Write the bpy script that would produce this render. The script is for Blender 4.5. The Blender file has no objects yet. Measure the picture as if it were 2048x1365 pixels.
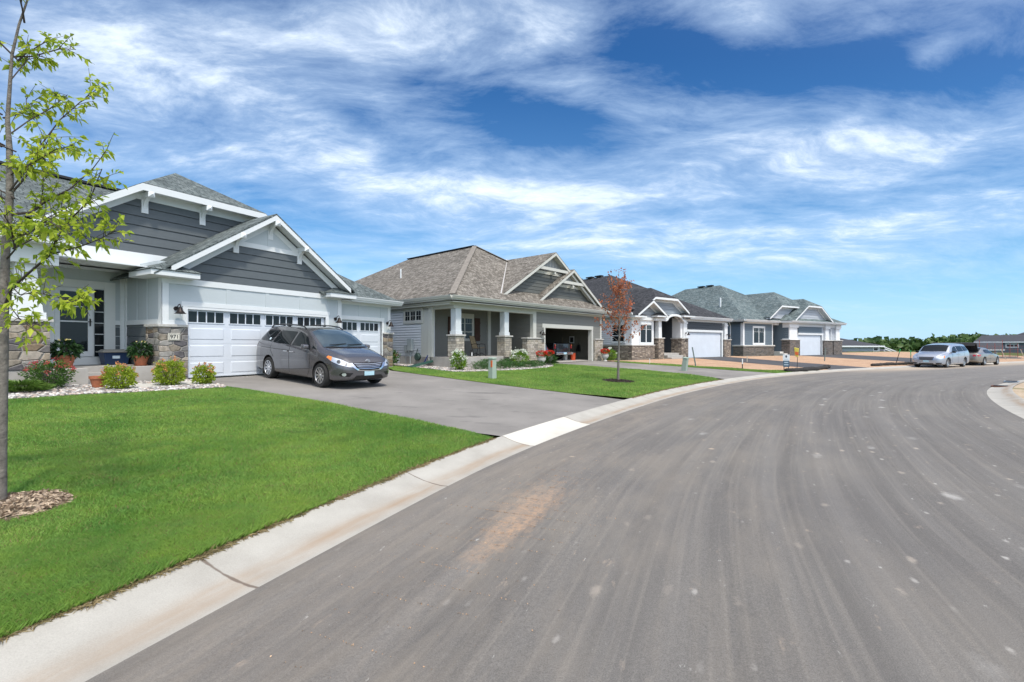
import bpy, bmesh, math, random
import numpy as np
from mathutils import Vector, Matrix
from mathutils.geometry import delaunay_2d_cdt
from mathutils.bvhtree import BVHTree
R=math.radians
rnd=random.Random(7); nr=np.random.RandomState(11)
SC=bpy.context.scene; COL=SC.collection

# ---------------------------------------------------------------- camera
cam=bpy.data.objects.new('camera',bpy.data.cameras.new('camera')); COL.objects.link(cam); SC.camera=cam
cam.data.sensor_width=36; cam.data.lens=36*935/2048; cam.data.shift_y=-7.5/2048*-1
cam.data.clip_end=3000; cam.data.clip_start=.05
cam.location=(0,0,1.65); cam.rotation_euler=(R(90),0,0)

# ---------------------------------------------------------------- light
SUN_AZ=(.48,-.88); SUN_EL=58
SKY_STRENGTH=.14; SUN_STRENGTH=2.0; EXPOSURE=.66
SC.view_settings.view_transform='Standard'; SC.view_settings.look='None'
SC.view_settings.exposure=EXPOSURE; SC.view_settings.gamma=1
az=math.atan2(SUN_AZ[0],SUN_AZ[1])
sd=Vector((math.sin(az)*math.cos(R(SUN_EL)),math.cos(az)*math.cos(R(SUN_EL)),math.sin(R(SUN_EL))))
sun=bpy.data.objects.new('sun',bpy.data.lights.new('sun','SUN')); COL.objects.link(sun)
sun.data.energy=SUN_STRENGTH; sun.data.angle=R(4); sun.data.color=(1,.92,.80)
sun.rotation_euler=sd.to_track_quat('Z','Y').to_euler(); sun.location=(0,0,30)
W=bpy.data.worlds.new('World'); SC.world=W; W.use_nodes=True
SC.cycles.max_bounces=6; SC.cycles.transparent_max_bounces=6

class NT:
    def __init__(s,nt): s.nt=nt; s.n=nt.nodes; s.l=nt.links
    def add(s,t,**k):
        n=s.n.new(t)
        for a,b in k.items(): setattr(n,a,b)
        return n
    def put(s,v,sock):
        if hasattr(v,'links') or isinstance(v,bpy.types.NodeSocket): s.l.new(v,sock)
        else:
            if isinstance(v,(int,float)) and sock.type in('RGBA','VECTOR'): v=(v,v,v,1) if sock.type=='RGBA' else (v,v,v)
            if sock.type=='RGBA' and len(v)==3: v=(*v,1)
            sock.default_value=v
    def m(s,op,a,b=None,c=None,clamp=False):
        n=s.add('ShaderNodeMath',operation=op); n.use_clamp=clamp
        s.put(a,n.inputs[0])
        if b is not None: s.put(b,n.inputs[1])
        if c is not None: s.put(c,n.inputs[2])
        return n.outputs[0]
    def mix(s,f,a,b,mode='MIX'):
        n=s.add('ShaderNodeMix',data_type='RGBA',blend_type=mode)
        s.put(f,n.inputs[0]); s.put(a,n.inputs[6]); s.put(b,n.inputs[7]); return n.outputs[2]
    def noise(s,vec,scale,detail=4,rough=.55,dist=0,out=0):
        n=s.add('ShaderNodeTexNoise'); s.put(vec,n.inputs['Vector'])
        n.inputs['Scale'].default_value=scale; n.inputs['Detail'].default_value=detail
        n.inputs['Roughness'].default_value=rough; n.inputs['Distortion'].default_value=dist
        return n.outputs[out]
    def ramp(s,f,st,interp='LINEAR'):
        n=s.add('ShaderNodeValToRGB'); s.put(f,n.inputs[0]); e=n.color_ramp.elements
        n.color_ramp.interpolation=interp
        while len(e)<len(st): e.new(.5)
        for x,(p,c) in zip(e,st):
            x.position=p; x.color=(c,c,c,1) if isinstance(c,(int,float)) else (*c,1)
        return n.outputs[0]
    def rng(s,v,a,b,c=0,d=1):
        n=s.add('ShaderNodeMapRange'); s.put(v,n.inputs[0])
        for i,x in zip((1,2,3,4),(a,b,c,d)): n.inputs[i].default_value=x
        return n.outputs[0]
    def sep(s,v):
        n=s.add('ShaderNodeSeparateXYZ'); s.put(v,n.inputs[0]); return n.outputs
    def comb(s,x,y,z):
        n=s.add('ShaderNodeCombineXYZ')
        for i,v in enumerate((x,y,z)): s.put(v,n.inputs[i])
        return n.outputs[0]
    def vm(s,op,a,b=None):
        n=s.add('ShaderNodeVectorMath',operation=op); s.put(a,n.inputs[0])
        if b is not None: s.put(b,n.inputs[1])
        return n.outputs[0]

# ---------------------------------------------------------------- sky
t=NT(W.node_tree); bg=t.n['Background']
sky=t.add('ShaderNodeTexSky',sky_type='NISHITA'); sky.sun_disc=False
sky.sun_elevation=R(SUN_EL); sky.sun_rotation=az; sky.altitude=300
sky.air_density=1.0; sky.dust_density=.4; sky.ozone_density=2.2
tc=t.add('ShaderNodeTexCoord').outputs['Generated']
X,Y,Z=t.sep(tc)
ya=t.m('MAXIMUM',t.m('ABSOLUTE',Y),.25)
U=t.m('DIVIDE',X,ya); V=t.m('DIVIDE',Z,ya)
zz=t.m('ADD',t.m('MAXIMUM',Z,0),.16)
pl=t.comb(t.m('DIVIDE',X,zz),t.m('DIVIDE',Y,zz),0)
warp=t.noise(pl,.9,3,.5,out=1)
wv=t.vm('SCALE',t.vm('SUBTRACT',warp,(.5,.5,.5)))
wv.node.inputs[3].default_value=.7
mp=t.add('ShaderNodeMapping'); mp.inputs['Rotation'].default_value=(0,0,R(-32)); mp.inputs['Scale'].default_value=(.62,1.35,1)
t.put(t.vm('ADD',pl,wv),mp.inputs[0])
n1=t.noise(mp.outputs[0],1.9,14,.66,.0)
mp2=t.add('ShaderNodeMapping'); mp2.inputs['Rotation'].default_value=(0,0,R(-48)); mp2.inputs['Scale'].default_value=(1.0,1.8,1); t.put(t.vm('ADD',pl,wv),mp2.inputs[0])
n2=t.noise(mp2.outputs[0],3.6,14,.68,.0)
cov=0.0
def px(a,b): return ((a-1024)/935,(690-b)/935)
B=[ # px,py,rx,ry,tilt(deg, + = falls to the right),amp
 (640,60,330,75,-6,.19),(330,130,300,120,20,.10),(120,150,260,120,10,.08),(90,330,220,90,0,.10),(520,310,260,90,10,.07),
 (1010,385,300,42,4,.24),(1300,215,420,60,10,.10),(1750,285,420,60,-6,.12),(1450,480,560,46,2,.17),(1900,430,300,60,-4,.10),(960,490,120,30,0,.12),
 (1120,55,80,50,0,.14),(1490,40,90,70,-20,.16),(1860,110,70,35,-25,.2),(1250,330,500,60,5,.05),(740,130,60,30,20,.1),
 (900,190,190,45,14,-.15),(1090,240,130,42,16,-.22),(1300,90,160,70,0,-.12),(1620,120,330,85,-5,-.16),(1950,160,200,60,0,-.08),
 (620,440,300,26,8,-.14),(700,225,140,40,20,-.08),(1250,425,330,20,2,-.10),(1600,380,330,24,0,-.06),(1750,590,700,52,0,-.13),(1100,560,250,24,0,-.05),(560,500,160,40,0,-.05)]
for (a,b,rx,ry,tl,am) in B:
    u0,v0=px(a,b); du=t.m('SUBTRACT',U,u0); dv=t.m('SUBTRACT',V,v0); c,s_=math.cos(R(tl)),math.sin(R(tl))
    p=t.m('MULTIPLY_ADD',du,c*935/rx,t.m('MULTIPLY',dv,-s_*935/rx))
    q=t.m('MULTIPLY_ADD',du,s_*935/ry,t.m('MULTIPLY',dv,c*935/ry))
    r2=t.m('MULTIPLY_ADD',p,p,t.m('MULTIPLY',q,q))
    g=t.m('MULTIPLY',t.m('EXPONENT',t.m('MULTIPLY',r2,-1)),am)
    cov=g if isinstance(cov,float) else t.m('ADD',cov,g)
dens=t.m('ADD',t.m('MULTIPLY_ADD',n1,.72,t.m('MULTIPLY',n2,.42)),cov)
thin=t.rng(dens,.44,.80); thick=t.rng(dens,.66,.92)
cl=t.m('MULTIPLY_ADD',t.m('POWER',thin,1.25),.72,t.m('MULTIPLY',t.m('POWER',thick,1.6),.35),clamp=True)
lowfade=t.rng(V,0.0,.10,.25,1); cl=t.m('MULTIPLY',cl,lowfade)
hs=t.add('ShaderNodeHueSaturation'); hs.inputs['Saturation'].default_value=1.28; hs.inputs['Value'].default_value=.62
t.put(sky.outputs[0],hs.inputs['Color'])
hz=t.m('EXPONENT',t.m('MULTIPLY',t.m('MAXIMUM',V,0),-1/.19)); SKYC=t.mix(t.m('MULTIPLY',hz,.95),t.mix(1,hs.outputs[0],(.58,.95,1.10),'MULTIPLY'),(2.5,3.8,5.15)); SKYC=t.mix(t.rng(V,.15,.62),SKYC,t.mix(1,SKYC,(.62,.74,.84),'MULTIPLY'))
CLOUD=t.mix(thick,(3.3,4.25,5.5),(5.3,5.6,5.9))
out=t.mix(cl,SKYC,CLOUD)
# wide glow added to the sky round the sun, behind the camera, as fill
dt=t.vm('DOT_PRODUCT',tc,tuple(sd)).node.outputs['Value']
gl=t.m('POWER',t.m('MAXIMUM',dt,0),3.0); gs=t.vm('SCALE',(9.5,9.1,8.6)); gs.node.inputs[0].default_value=(11.5,10.8,9.9); t.put(gl,gs.node.inputs[3]); out=t.vm('ADD',out,gs)
t.put(out,bg.inputs[0]); bg.inputs[1].default_value=SKY_STRENGTH

# ---------------------------------------------------------------- mesh helpers
class MB:
    def __init__(s): s.v=[];s.f=[]
    def add(s,vs,fs):
        o=len(s.v); s.v+= [tuple(p) for p in vs]; s.f+=[tuple(i+o for i in f) for f in fs]; return s
    def poly(s,*p): return s.add(p,[tuple(range(len(p)))])
    def box(s,x0,x1,y0,y1,z0,z1):
        return s.add([(x,y,z) for z in(z0,z1) for y in(y0,y1) for x in(x0,x1)],[(0,1,3,2),(4,6,7,5),(0,4,5,1),(2,3,7,6),(0,2,6,4),(1,5,7,3)])
    def prism(s,pts,fn,a,b): # pts 2d, fn(p,q,depth)->xyz
        n=len(pts); vs=[fn(p[0],p[1],a) for p in pts]+[fn(p[0],p[1],b) for p in pts]
        return s.add(vs,[tuple(range(n)),tuple(range(2*n-1,n-1,-1))]+[(i,(i+1)%n,n+(i+1)%n,n+i) for i in range(n)])
    def hull(s,lo,hi): # two loops same count
        n=len(lo); return s.add(list(lo)+list(hi),[tuple(range(n)),tuple(range(2*n-1,n-1,-1))]+[(i,(i+1)%n,n+(i+1)%n,n+i) for i in range(n)])
    def bar(s,a,b,w,h): # rectangular bar from a to b, w horizontal, h vertical thickness
        a=Vector(a);b=Vector(b);d=(b-a).normalized(); up=Vector((0,0,1))
        if abs(d.z)>.98: up=Vector((0,1,0))
        sx=d.cross(up).normalized(); sy=sx.cross(d).normalized()
        return s.hull([a+sx*i*w/2+sy*j*h/2 for i,j in((-1,-1),(1,-1),(1,1),(-1,1))],[b+sx*i*w/2+sy*j*h/2 for i,j in((-1,-1),(1,-1),(1,1),(-1,1))])
    def tube(s,path,rad,n=8,cap=True):
        path=[Vector(p) for p in path]; m=len(path)
        if not hasattr(rad,'__len__'): rad=[rad]*m
        vs=[];u=None
        for i,p in enumerate(path):
            d=(path[min(i+1,m-1)]-path[max(i-1,0)]).normalized()
            if u is None: u=d.orthogonal().normalized()
            u=(u-d*u.dot(d)); u=u.normalized() if u.length>1e-5 else d.orthogonal().normalized()
            w=d.cross(u)
            vs+=[p+(u*math.cos(2*math.pi*k/n)+w*math.sin(2*math.pi*k/n))*rad[i] for k in range(n)]
        fs=[(i*n+k,i*n+(k+1)%n,(i+1)*n+(k+1)%n,(i+1)*n+k) for i in range(m-1) for k in range(n)]
        if cap: fs+=[tuple(range(n-1,-1,-1)),tuple((m-1)*n+k for k in range(n))]
        return s.add(vs,fs)
    def lathe(s,prof,c=(0,0,0),n=20,axis='z',ph=0,cap=True):
        vs=[]
        for r,h in prof:
            for k in range(n):
                a=2*math.pi*k/n+ph; p=(r*math.cos(a),r*math.sin(a),h)
                if axis=='y': p=(p[0],p[2],p[1])
                if axis=='x': p=(p[2],p[0],p[1])
                vs.append((p[0]+c[0],p[1]+c[1],p[2]+c[2]))
        m=len(prof)
        return s.add(vs,[(i*n+k,i*n+(k+1)%n,(i+1)*n+(k+1)%n,(i+1)*n+k) for i in range(m-1) for k in range(n)]+([tuple(range(n-1,-1,-1)),tuple((m-1)*n+k for k in range(n))] if cap else []))
    def split(s,name,mat,parent=None,smooth=False,bevel=0):
        p=list(range(len(s.v)))
        def fd(a):
            while p[a]!=a: p[a]=p[p[a]]; a=p[a]
            return a
        for f in s.f:
            for b in f[1:]: p[fd(b)]=fd(f[0])
        g={}
        for f in s.f: g.setdefault(fd(f[0]),[]).append(f)
        for fs in g.values():
            m=MB(); ids=sorted({i for f in fs for i in f}); ix={a:b for b,a in enumerate(ids)}; m.add([s.v[i] for i in ids],[tuple(ix[i] for i in f) for f in fs]); o=m.build(name,mat,parent,smooth,bevel)
        return o
    def build(s,name,mat,parent=None,smooth=False,bevel=0,uv=None):
        me=bpy.data.meshes.new(name); me.from_pydata(s.v,[],s.f); me.materials.append(mat)
        bm=bmesh.new(); bm.from_mesh(me); bmesh.ops.recalc_face_normals(bm,faces=bm.faces); bm.to_mesh(me); bm.free()
        if smooth: me.polygons.foreach_set('use_smooth',[True]*len(me.polygons))
        o=bpy.data.objects.new(name,me); COL.objects.link(o)
        if parent: o.parent=parent
        if bevel:
            m=o.modifiers.new('bevel','BEVEL'); m.width=bevel; m.segments=2; m.limit_method='ANGLE'; m.angle_limit=R(40)
        if smooth=='auto':
            me.polygons.foreach_set('use_smooth',[True]*len(me.polygons)); auto(o)
        return o
def auto(o,ang=35):
    me=o.data; bm=bmesh.new(); bm.from_mesh(me)
    for e in bm.edges:
        if len(e.link_faces)==2 and e.calc_face_angle(0)>R(ang): e.smooth=False
    bm.to_mesh(me); bm.free()
def fast_mesh(name,verts,faces_flat,n_per,mat,parent=None,smooth=False,attr=None):
    me=bpy.data.meshes.new(name); nv=len(verts); nf=len(faces_flat)//n_per
    me.vertices.add(nv); me.vertices.foreach_set('co',np.asarray(verts,dtype=np.float32).ravel())
    me.loops.add(nf*n_per); me.loops.foreach_set('vertex_index',np.asarray(faces_flat,dtype=np.int32))
    me.polygons.add(nf); me.polygons.foreach_set('loop_start',np.arange(0,nf*n_per,n_per,dtype=np.int32))
    me.update(calc_edges=True); me.validate()
    if smooth: me.polygons.foreach_set('use_smooth',[True]*nf)
    if attr is not None:
        a=me.attributes.new('rnd','FLOAT','POINT'); a.data.foreach_set('value',np.asarray(attr,dtype=np.float32))
    me.materials.append(mat); o=bpy.data.objects.new(name,me); COL.objects.link(o)
    if parent: o.parent=parent
    return o
def tag(o,label=None,cat=None,group=None,kind=None):
    if label: o['label']=label
    if cat: o['category']=cat
    if group: o['group']=group
    if kind: o['kind']=kind
    return o
def empty(name,loc,rz,label,cat,group=None):
    o=bpy.data.objects.new(name,None); COL.objects.link(o); o.location=loc; o.rotation_euler=(0,0,rz); o.empty_display_size=.3
    return tag(o,label,cat,group)
def copy_tree(o,parent=None):
    c=o.copy(); COL.objects.link(c); c.parent=parent
    for ch in list(o.children): copy_tree(ch,c)
    return c

# ---------------------------------------------------------------- materials
def mat(name,col=(.5,.5,.5),rough=.6,metal=0,spec=.5,var=0,vscale=3,bump=0,bscale=60,coat=0,trans=0,emit=None,fn=None):
    m=bpy.data.materials.new(name); m.use_nodes=True; t=NT(m.node_tree); b=t.n['Principled BSDF']
    b.inputs['Base Color'].default_value=(*col,1); b.inputs['Roughness'].default_value=rough
    b.inputs['Metallic'].default_value=metal; b.inputs['Specular IOR Level'].default_value=spec
    b.inputs['Coat Weight'].default_value=coat; b.inputs['Coat Roughness'].default_value=.03
    oc=t.add('ShaderNodeTexCoord').outputs['Object']
    if var:
        n=t.noise(oc,vscale,5,.6); f=t.rng(n,.3,.7,1-var,1+var)
        v=t.vm('SCALE',col); v.node.inputs[0].default_value=col; t.put(f,v.node.inputs[3]); t.put(v,b.inputs['Base Color'])
    if bump:
        bn=t.add('ShaderNodeBump'); bn.inputs['Strength'].default_value=bump; bn.inputs['Distance'].default_value=.01
        t.put(t.noise(oc,bscale,4,.6),bn.inputs['Height']); t.put(bn.outputs[0],b.inputs['Normal'])
    if emit: b.inputs['Emission Color'].default_value=(*emit[0],1); b.inputs['Emission Strength'].default_value=emit[1]
    if fn: fn(t,b,oc)
    return m
def faceuv(t,oc,zs=1.0):
    x,y,z=t.sep(oc); nn=t.sep(t.add('ShaderNodeTexCoord').outputs['Normal'])
    k=t.m('GREATER_THAN',t.m('ABSOLUTE',nn[0]),t.m('ABSOLUTE',nn[1]))
    u=t.m('ADD',t.m('MULTIPLY',y,k),t.m('MULTIPLY',x,t.m('SUBTRACT',1,k)))
    return t.comb(u,t.m('MULTIPLY',z,zs),0)
def shingle(name,c1,c2,dark,scale=1.0):
    def fn(t,b,oc):
        uv=faceuv(t,oc,1.9)
        br=t.add('ShaderNodeTexBrick'); t.put(uv,br.inputs['Vector']); br.offset=.37; br.squash=.7; br.squash_frequency=3
        for k,v in(('Scale',1),('Mortar Size',.012),('Mortar Smooth',.4),('Bias',0),('Brick Width',.24*scale),('Row Height',.14*scale)): br.inputs[k].default_value=v
        t.put(c1,br.inputs['Color1']); t.put(c2,br.inputs['Color2']); t.put(dark,br.inputs['Mortar'])
        br2=t.add('ShaderNodeTexBrick'); t.put(uv,br2.inputs['Vector']); br2.offset=.61
        for k,v in(('Scale',1),('Mortar Size',0),('Brick Width',.11*scale),('Row Height',.14*scale)): br2.inputs[k].default_value=v
        t.put(.72,br2.inputs['Color1']); t.put(1.3,br2.inputs['Color2'])
        c=t.mix(.8,br.outputs[0],br2.outputs[0],'MULTIPLY')
        n=t.noise(oc,.5,4,.6); c=t.mix(1,c,t.ramp(n,[(.3,.88),(.7,1.1)]),'MULTIPLY')
        g=t.noise(oc,110,2,.5); c=t.mix(.35,c,t.ramp(g,[(.25,.4),(.75,1.5)]),'MULTIPLY')
        t.put(c,b.inputs['Base Color'])
        bn=t.add('ShaderNodeBump'); bn.inputs['Strength'].default_value=.5; bn.inputs['Distance'].default_value=.012
        t.put(br.outputs[1],bn.inputs['Height']); bn.invert=True; t.put(bn.outputs[0],b.inputs['Normal'])
    return mat(name,rough=.9,spec=.2,fn=fn)
def stone(name,cols,sx,sz,mort,mw=.05,randomness=.75,blocky=False):
    def fn(t,b,oc):
        x,y,z=t.sep(oc); u=t.m('SUBTRACT',x,y)
        if blocky:
            u=t.m('ADD',u,0)
            w=t.noise(t.comb(u,z,0),1.1,2,.5); vec=t.comb(t.m('MULTIPLY',u,1),t.m('MULTIPLY_ADD',w,.06,z),0)
            br=t.add('ShaderNodeTexBrick'); t.put(vec,br.inputs['Vector']); br.offset=.43; br.offset_frequency=2; br.squash=.6; br.squash_frequency=2
            for k,v in(('Scale',1),('Mortar Size',mw),('Mortar Smooth',.3),('Bias',0),('Brick Width',sx),('Row Height',sz)): br.inputs[k].default_value=v
            t.put(0.0,br.inputs['Color1']); t.put(1.0,br.inputs['Color2']); t.put(.5,br.inputs['Mortar'])
            cell=br.outputs[0]; edge=t.m('SUBTRACT',1,br.outputs[1]); e2=edge
        else:
            vec=t.comb(t.m('MULTIPLY',u,sx),t.m('MULTIPLY',z,sz),0)
            vo=t.add('ShaderNodeTexVoronoi',voronoi_dimensions='2D',distance='CHEBYCHEV' if False else 'EUCLIDEAN'); t.put(vec,vo.inputs['Vector']); vo.inputs['Scale'].default_value=1; vo.inputs['Randomness'].default_value=randomness
            ve=t.add('ShaderNodeTexVoronoi',voronoi_dimensions='2D',feature='DISTANCE_TO_EDGE'); t.put(vec,ve.inputs['Vector']); ve.inputs['Scale'].default_value=1; ve.inputs['Randomness'].default_value=randomness
            cell=t.sep(vo.outputs['Color'])[0]; edge=t.rng(ve.outputs['Distance'],mw*.4,mw); e2=t.rng(ve.outputs['Distance'],0,mw*3)
        n=len(cols); c=t.ramp(cell,[(i/n,cc) for i,cc in enumerate(cols)],'LINEAR' if blocky else 'CONSTANT')
        nn=t.noise(oc,9,6,.65); c=t.mix(.75,c,t.ramp(nn,[(.3,.55),(.7,1.45)]),'MULTIPLY')
        c=t.mix(edge,mort,c); t.put(c,b.inputs['Base Color'])
        h=t.m('ADD',t.m('MULTIPLY',e2,1),t.m('MULTIPLY',nn,.6))
        bn=t.add('ShaderNodeBump'); bn.inputs['Strength'].default_value=.9; bn.inputs['Distance'].default_value=.03
        t.put(h,bn.inputs['Height']); t.put(bn.outputs[0],b.inputs['Normal'])
    return mat(name,rough=.85,spec=.3,fn=fn)
def siding(name,col,var=.07):
    def fn(t,b,oc):
        x,y,z=t.sep(oc); g=t.noise(t.comb(t.m('MULTIPLY',t.m('ADD',x,y),1.3),0,t.m('MULTIPLY',z,4)),3,6,.7)
        f=t.rng(g,.25,.75,1-var,1+var); v=t.vm('SCALE',col); v.node.inputs[0].default_value=col; t.put(f,v.node.inputs[3]); t.put(v,b.inputs['Base Color'])
        bn=t.add('ShaderNodeBump'); bn.inputs['Strength'].default_value=.15; bn.inputs['Distance'].default_value=.004
        t.put(t.noise(t.comb(t.m('MULTIPLY',t.m('ADD',x,y),4),0,t.m('MULTIPLY',z,60)),2,3,.6),bn.inputs['Height']); t.put(bn.outputs[0],b.inputs['Normal'])
    return mat(name,col,rough=.65,fn=fn)
WHITE=siding('white trim paint',(.66,.69,.70),.04)
PWHITE=mat('garage door paint',(.60,.645,.70),.45,var=.05,vscale=1.2)
CREAM=siding('warm grey trim paint',(.50,.50,.46),.04)
GLASS=mat('window glass',(.012,.016,.02),.04,spec=.35)
DARK=mat('dark interior',(.01,.01,.011),.9)
BRONZE=mat('dark bronze metal',(.022,.017,.016),.45,metal=.5)
BLACKP=mat('black plastic',(.012,.012,.013),.5,var=.2,vscale=20)
CONC=mat('concrete',(.36,.345,.32),.9,var=.12,vscale=2.5,bump=.4,bscale=90)
CONCL=mat('pale concrete',(.52,.51,.48),.9,var=.08,vscale=2.5,bump=.3,bscale=90)
CAP=mat('stone cap',(.47,.46,.43),.85,var=.15,vscale=12,bump=.5)
TERRA=mat('terracotta',(.36,.125,.06),.8,var=.15,vscale=15)
FLASH=mat('galvanised flashing',(.55,.53,.5),.5,metal=.3)
# ---------------------------------------------------------------- ground layout (world metres; z=0 is the road)
TOP=np.array([(-15,-40),(-11.4,-26),(-8.6,-16),(-5.9,-7.4),(-3.5,.4),(-2.69,2.46),(-1.69,4.86),(-.32,7.75),(4.35,14.9),(9.2,20.7),(13.7,24.9),(19.4,28.9),(30.0,35.0),(38.6,39.4),(48,44),(70,54),(100,66),(160,86)],float)
def spline(P,step=.25):
    out=[]
    for i in range(len(P)-1):
        p0=P[max(i-1,0)];p1=P[i];p2=P[i+1];p3=P[min(i+2,len(P)-1)]
        L=np.linalg.norm(p2-p1); n=max(2,int(L/step)); t=np.linspace(0,1,n,endpoint=False)[:,None]
        out.append(.5*((2*p1)+(-p0+p2)*t+(2*p0-5*p1+4*p2-p3)*t*t+(-p0+3*p1-3*p2+p3)*t**3))
    out.append(P[-1:]); return np.vstack(out)
C=spline(TOP)
for _ in range(60): C[1:-1]=.25*C[:-2]+.5*C[1:-1]+.25*C[2:]
S=np.r_[0,np.cumsum(np.linalg.norm(np.diff(C,axis=0),axis=1))]
Tn=np.gradient(C,axis=0); Tn/=np.linalg.norm(Tn,axis=1)[:,None]; NL=np.c_[-Tn[:,1],Tn[:,0]]   # left normal (towards the houses)
def curbd(x,y):
    """signed distance left of the kerb top line, and arc length there"""
    x=np.atleast_1d(np.asarray(x,float)); y=np.atleast_1d(np.asarray(y,float)); D=np.empty(len(x)); A=np.empty(len(x))
    for k in range(0,len(x),20000):
        dx=x[k:k+20000,None]-C[None,::2,0]; dy=y[k:k+20000,None]-C[None,::2,1]; j=(dx*dx+dy*dy).argmin(1)*2
        j=np.minimum(j,len(C)-1); ex=x[k:k+20000]-C[j,0]; ey=y[k:k+20000]-C[j,1]
        D[k:k+20000]=ex*NL[j,0]+ey*NL[j,1]; A[k:k+20000]=S[j]
    return D,A
def zt(x,y):
    sc=np.isscalar(x); D,A=curbd(x,y); X=np.atleast_1d(x)
    k=np.interp(X,[-2,3,14,28,60],[.045,.048,.056,.044,.03])
    z=.095+k*np.maximum(D,0)
    z=np.where(z>.56,.56+.08*np.tanh((z-.56)/.08),z)
    far=np.clip((D-34)/34,0,1); z=z-far*far*(3-2*far)*4.2
    fx=np.clip((np.hypot(X-20,np.atleast_1d(y)-20)-75)/90,0,1); z=z-fx*3.0
    z=np.where(D<0,.095+np.minimum(0,D*.02),z)
    return float(z[0]) if sc else z
def at(i_s): # index along curve from arclength
    return int(np.clip(np.searchsorted(S,i_s),0,len(S)-1))
def strip(name,ds,zs,mat_,kind='structure',step=1,i0=0,i1=None):
    idx=np.arange(i0,(i1 or len(C)),step); n=len(ds); vs=[]
    for i in idx:
        for d,z in zip(ds,zs): vs.append((C[i,0]+NL[i,0]*d,C[i,1]+NL[i,1]*d,z))
    fs=[(a*n+k,(a+1)*n+k,(a+1)*n+k+1,a*n+k+1) for a in range(len(idx)-1) for k in range(n-1)]
    me=bpy.data.meshes.new(name); me.from_pydata(vs,[],fs); me.materials.append(mat_)
    uv=me.uv_layers.new(name='sd'); dd=np.cumsum(np.r_[0,np.hypot(np.diff(ds),np.diff(zs))]) if name!='road' else -np.array(ds)
    vu=np.array([(S[i],dd[k]) for i in idx for k in range(n)]); li=np.empty(len(me.loops),int); me.loops.foreach_get('vertex_index',li)
    uv.data.foreach_set('uv',vu[li].ravel()); me.polygons.foreach_set('use_smooth',[True]*len(me.polygons))
    o=bpy.data.objects.new(name,me); COL.objects.link(o)
    bm=bmesh.new(); bm.from_mesh(me); bmesh.ops.recalc_face_normals(bm,faces=bm.faces)
    if sum(f.normal.z for f in bm.faces)<0: bmesh.ops.reverse_faces(bm,faces=bm.faces)
    bm.to_mesh(me); bm.free()
    return tag(o,kind=kind)
KW=.62; RW=7.7      # kerb width, asphalt width
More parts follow.
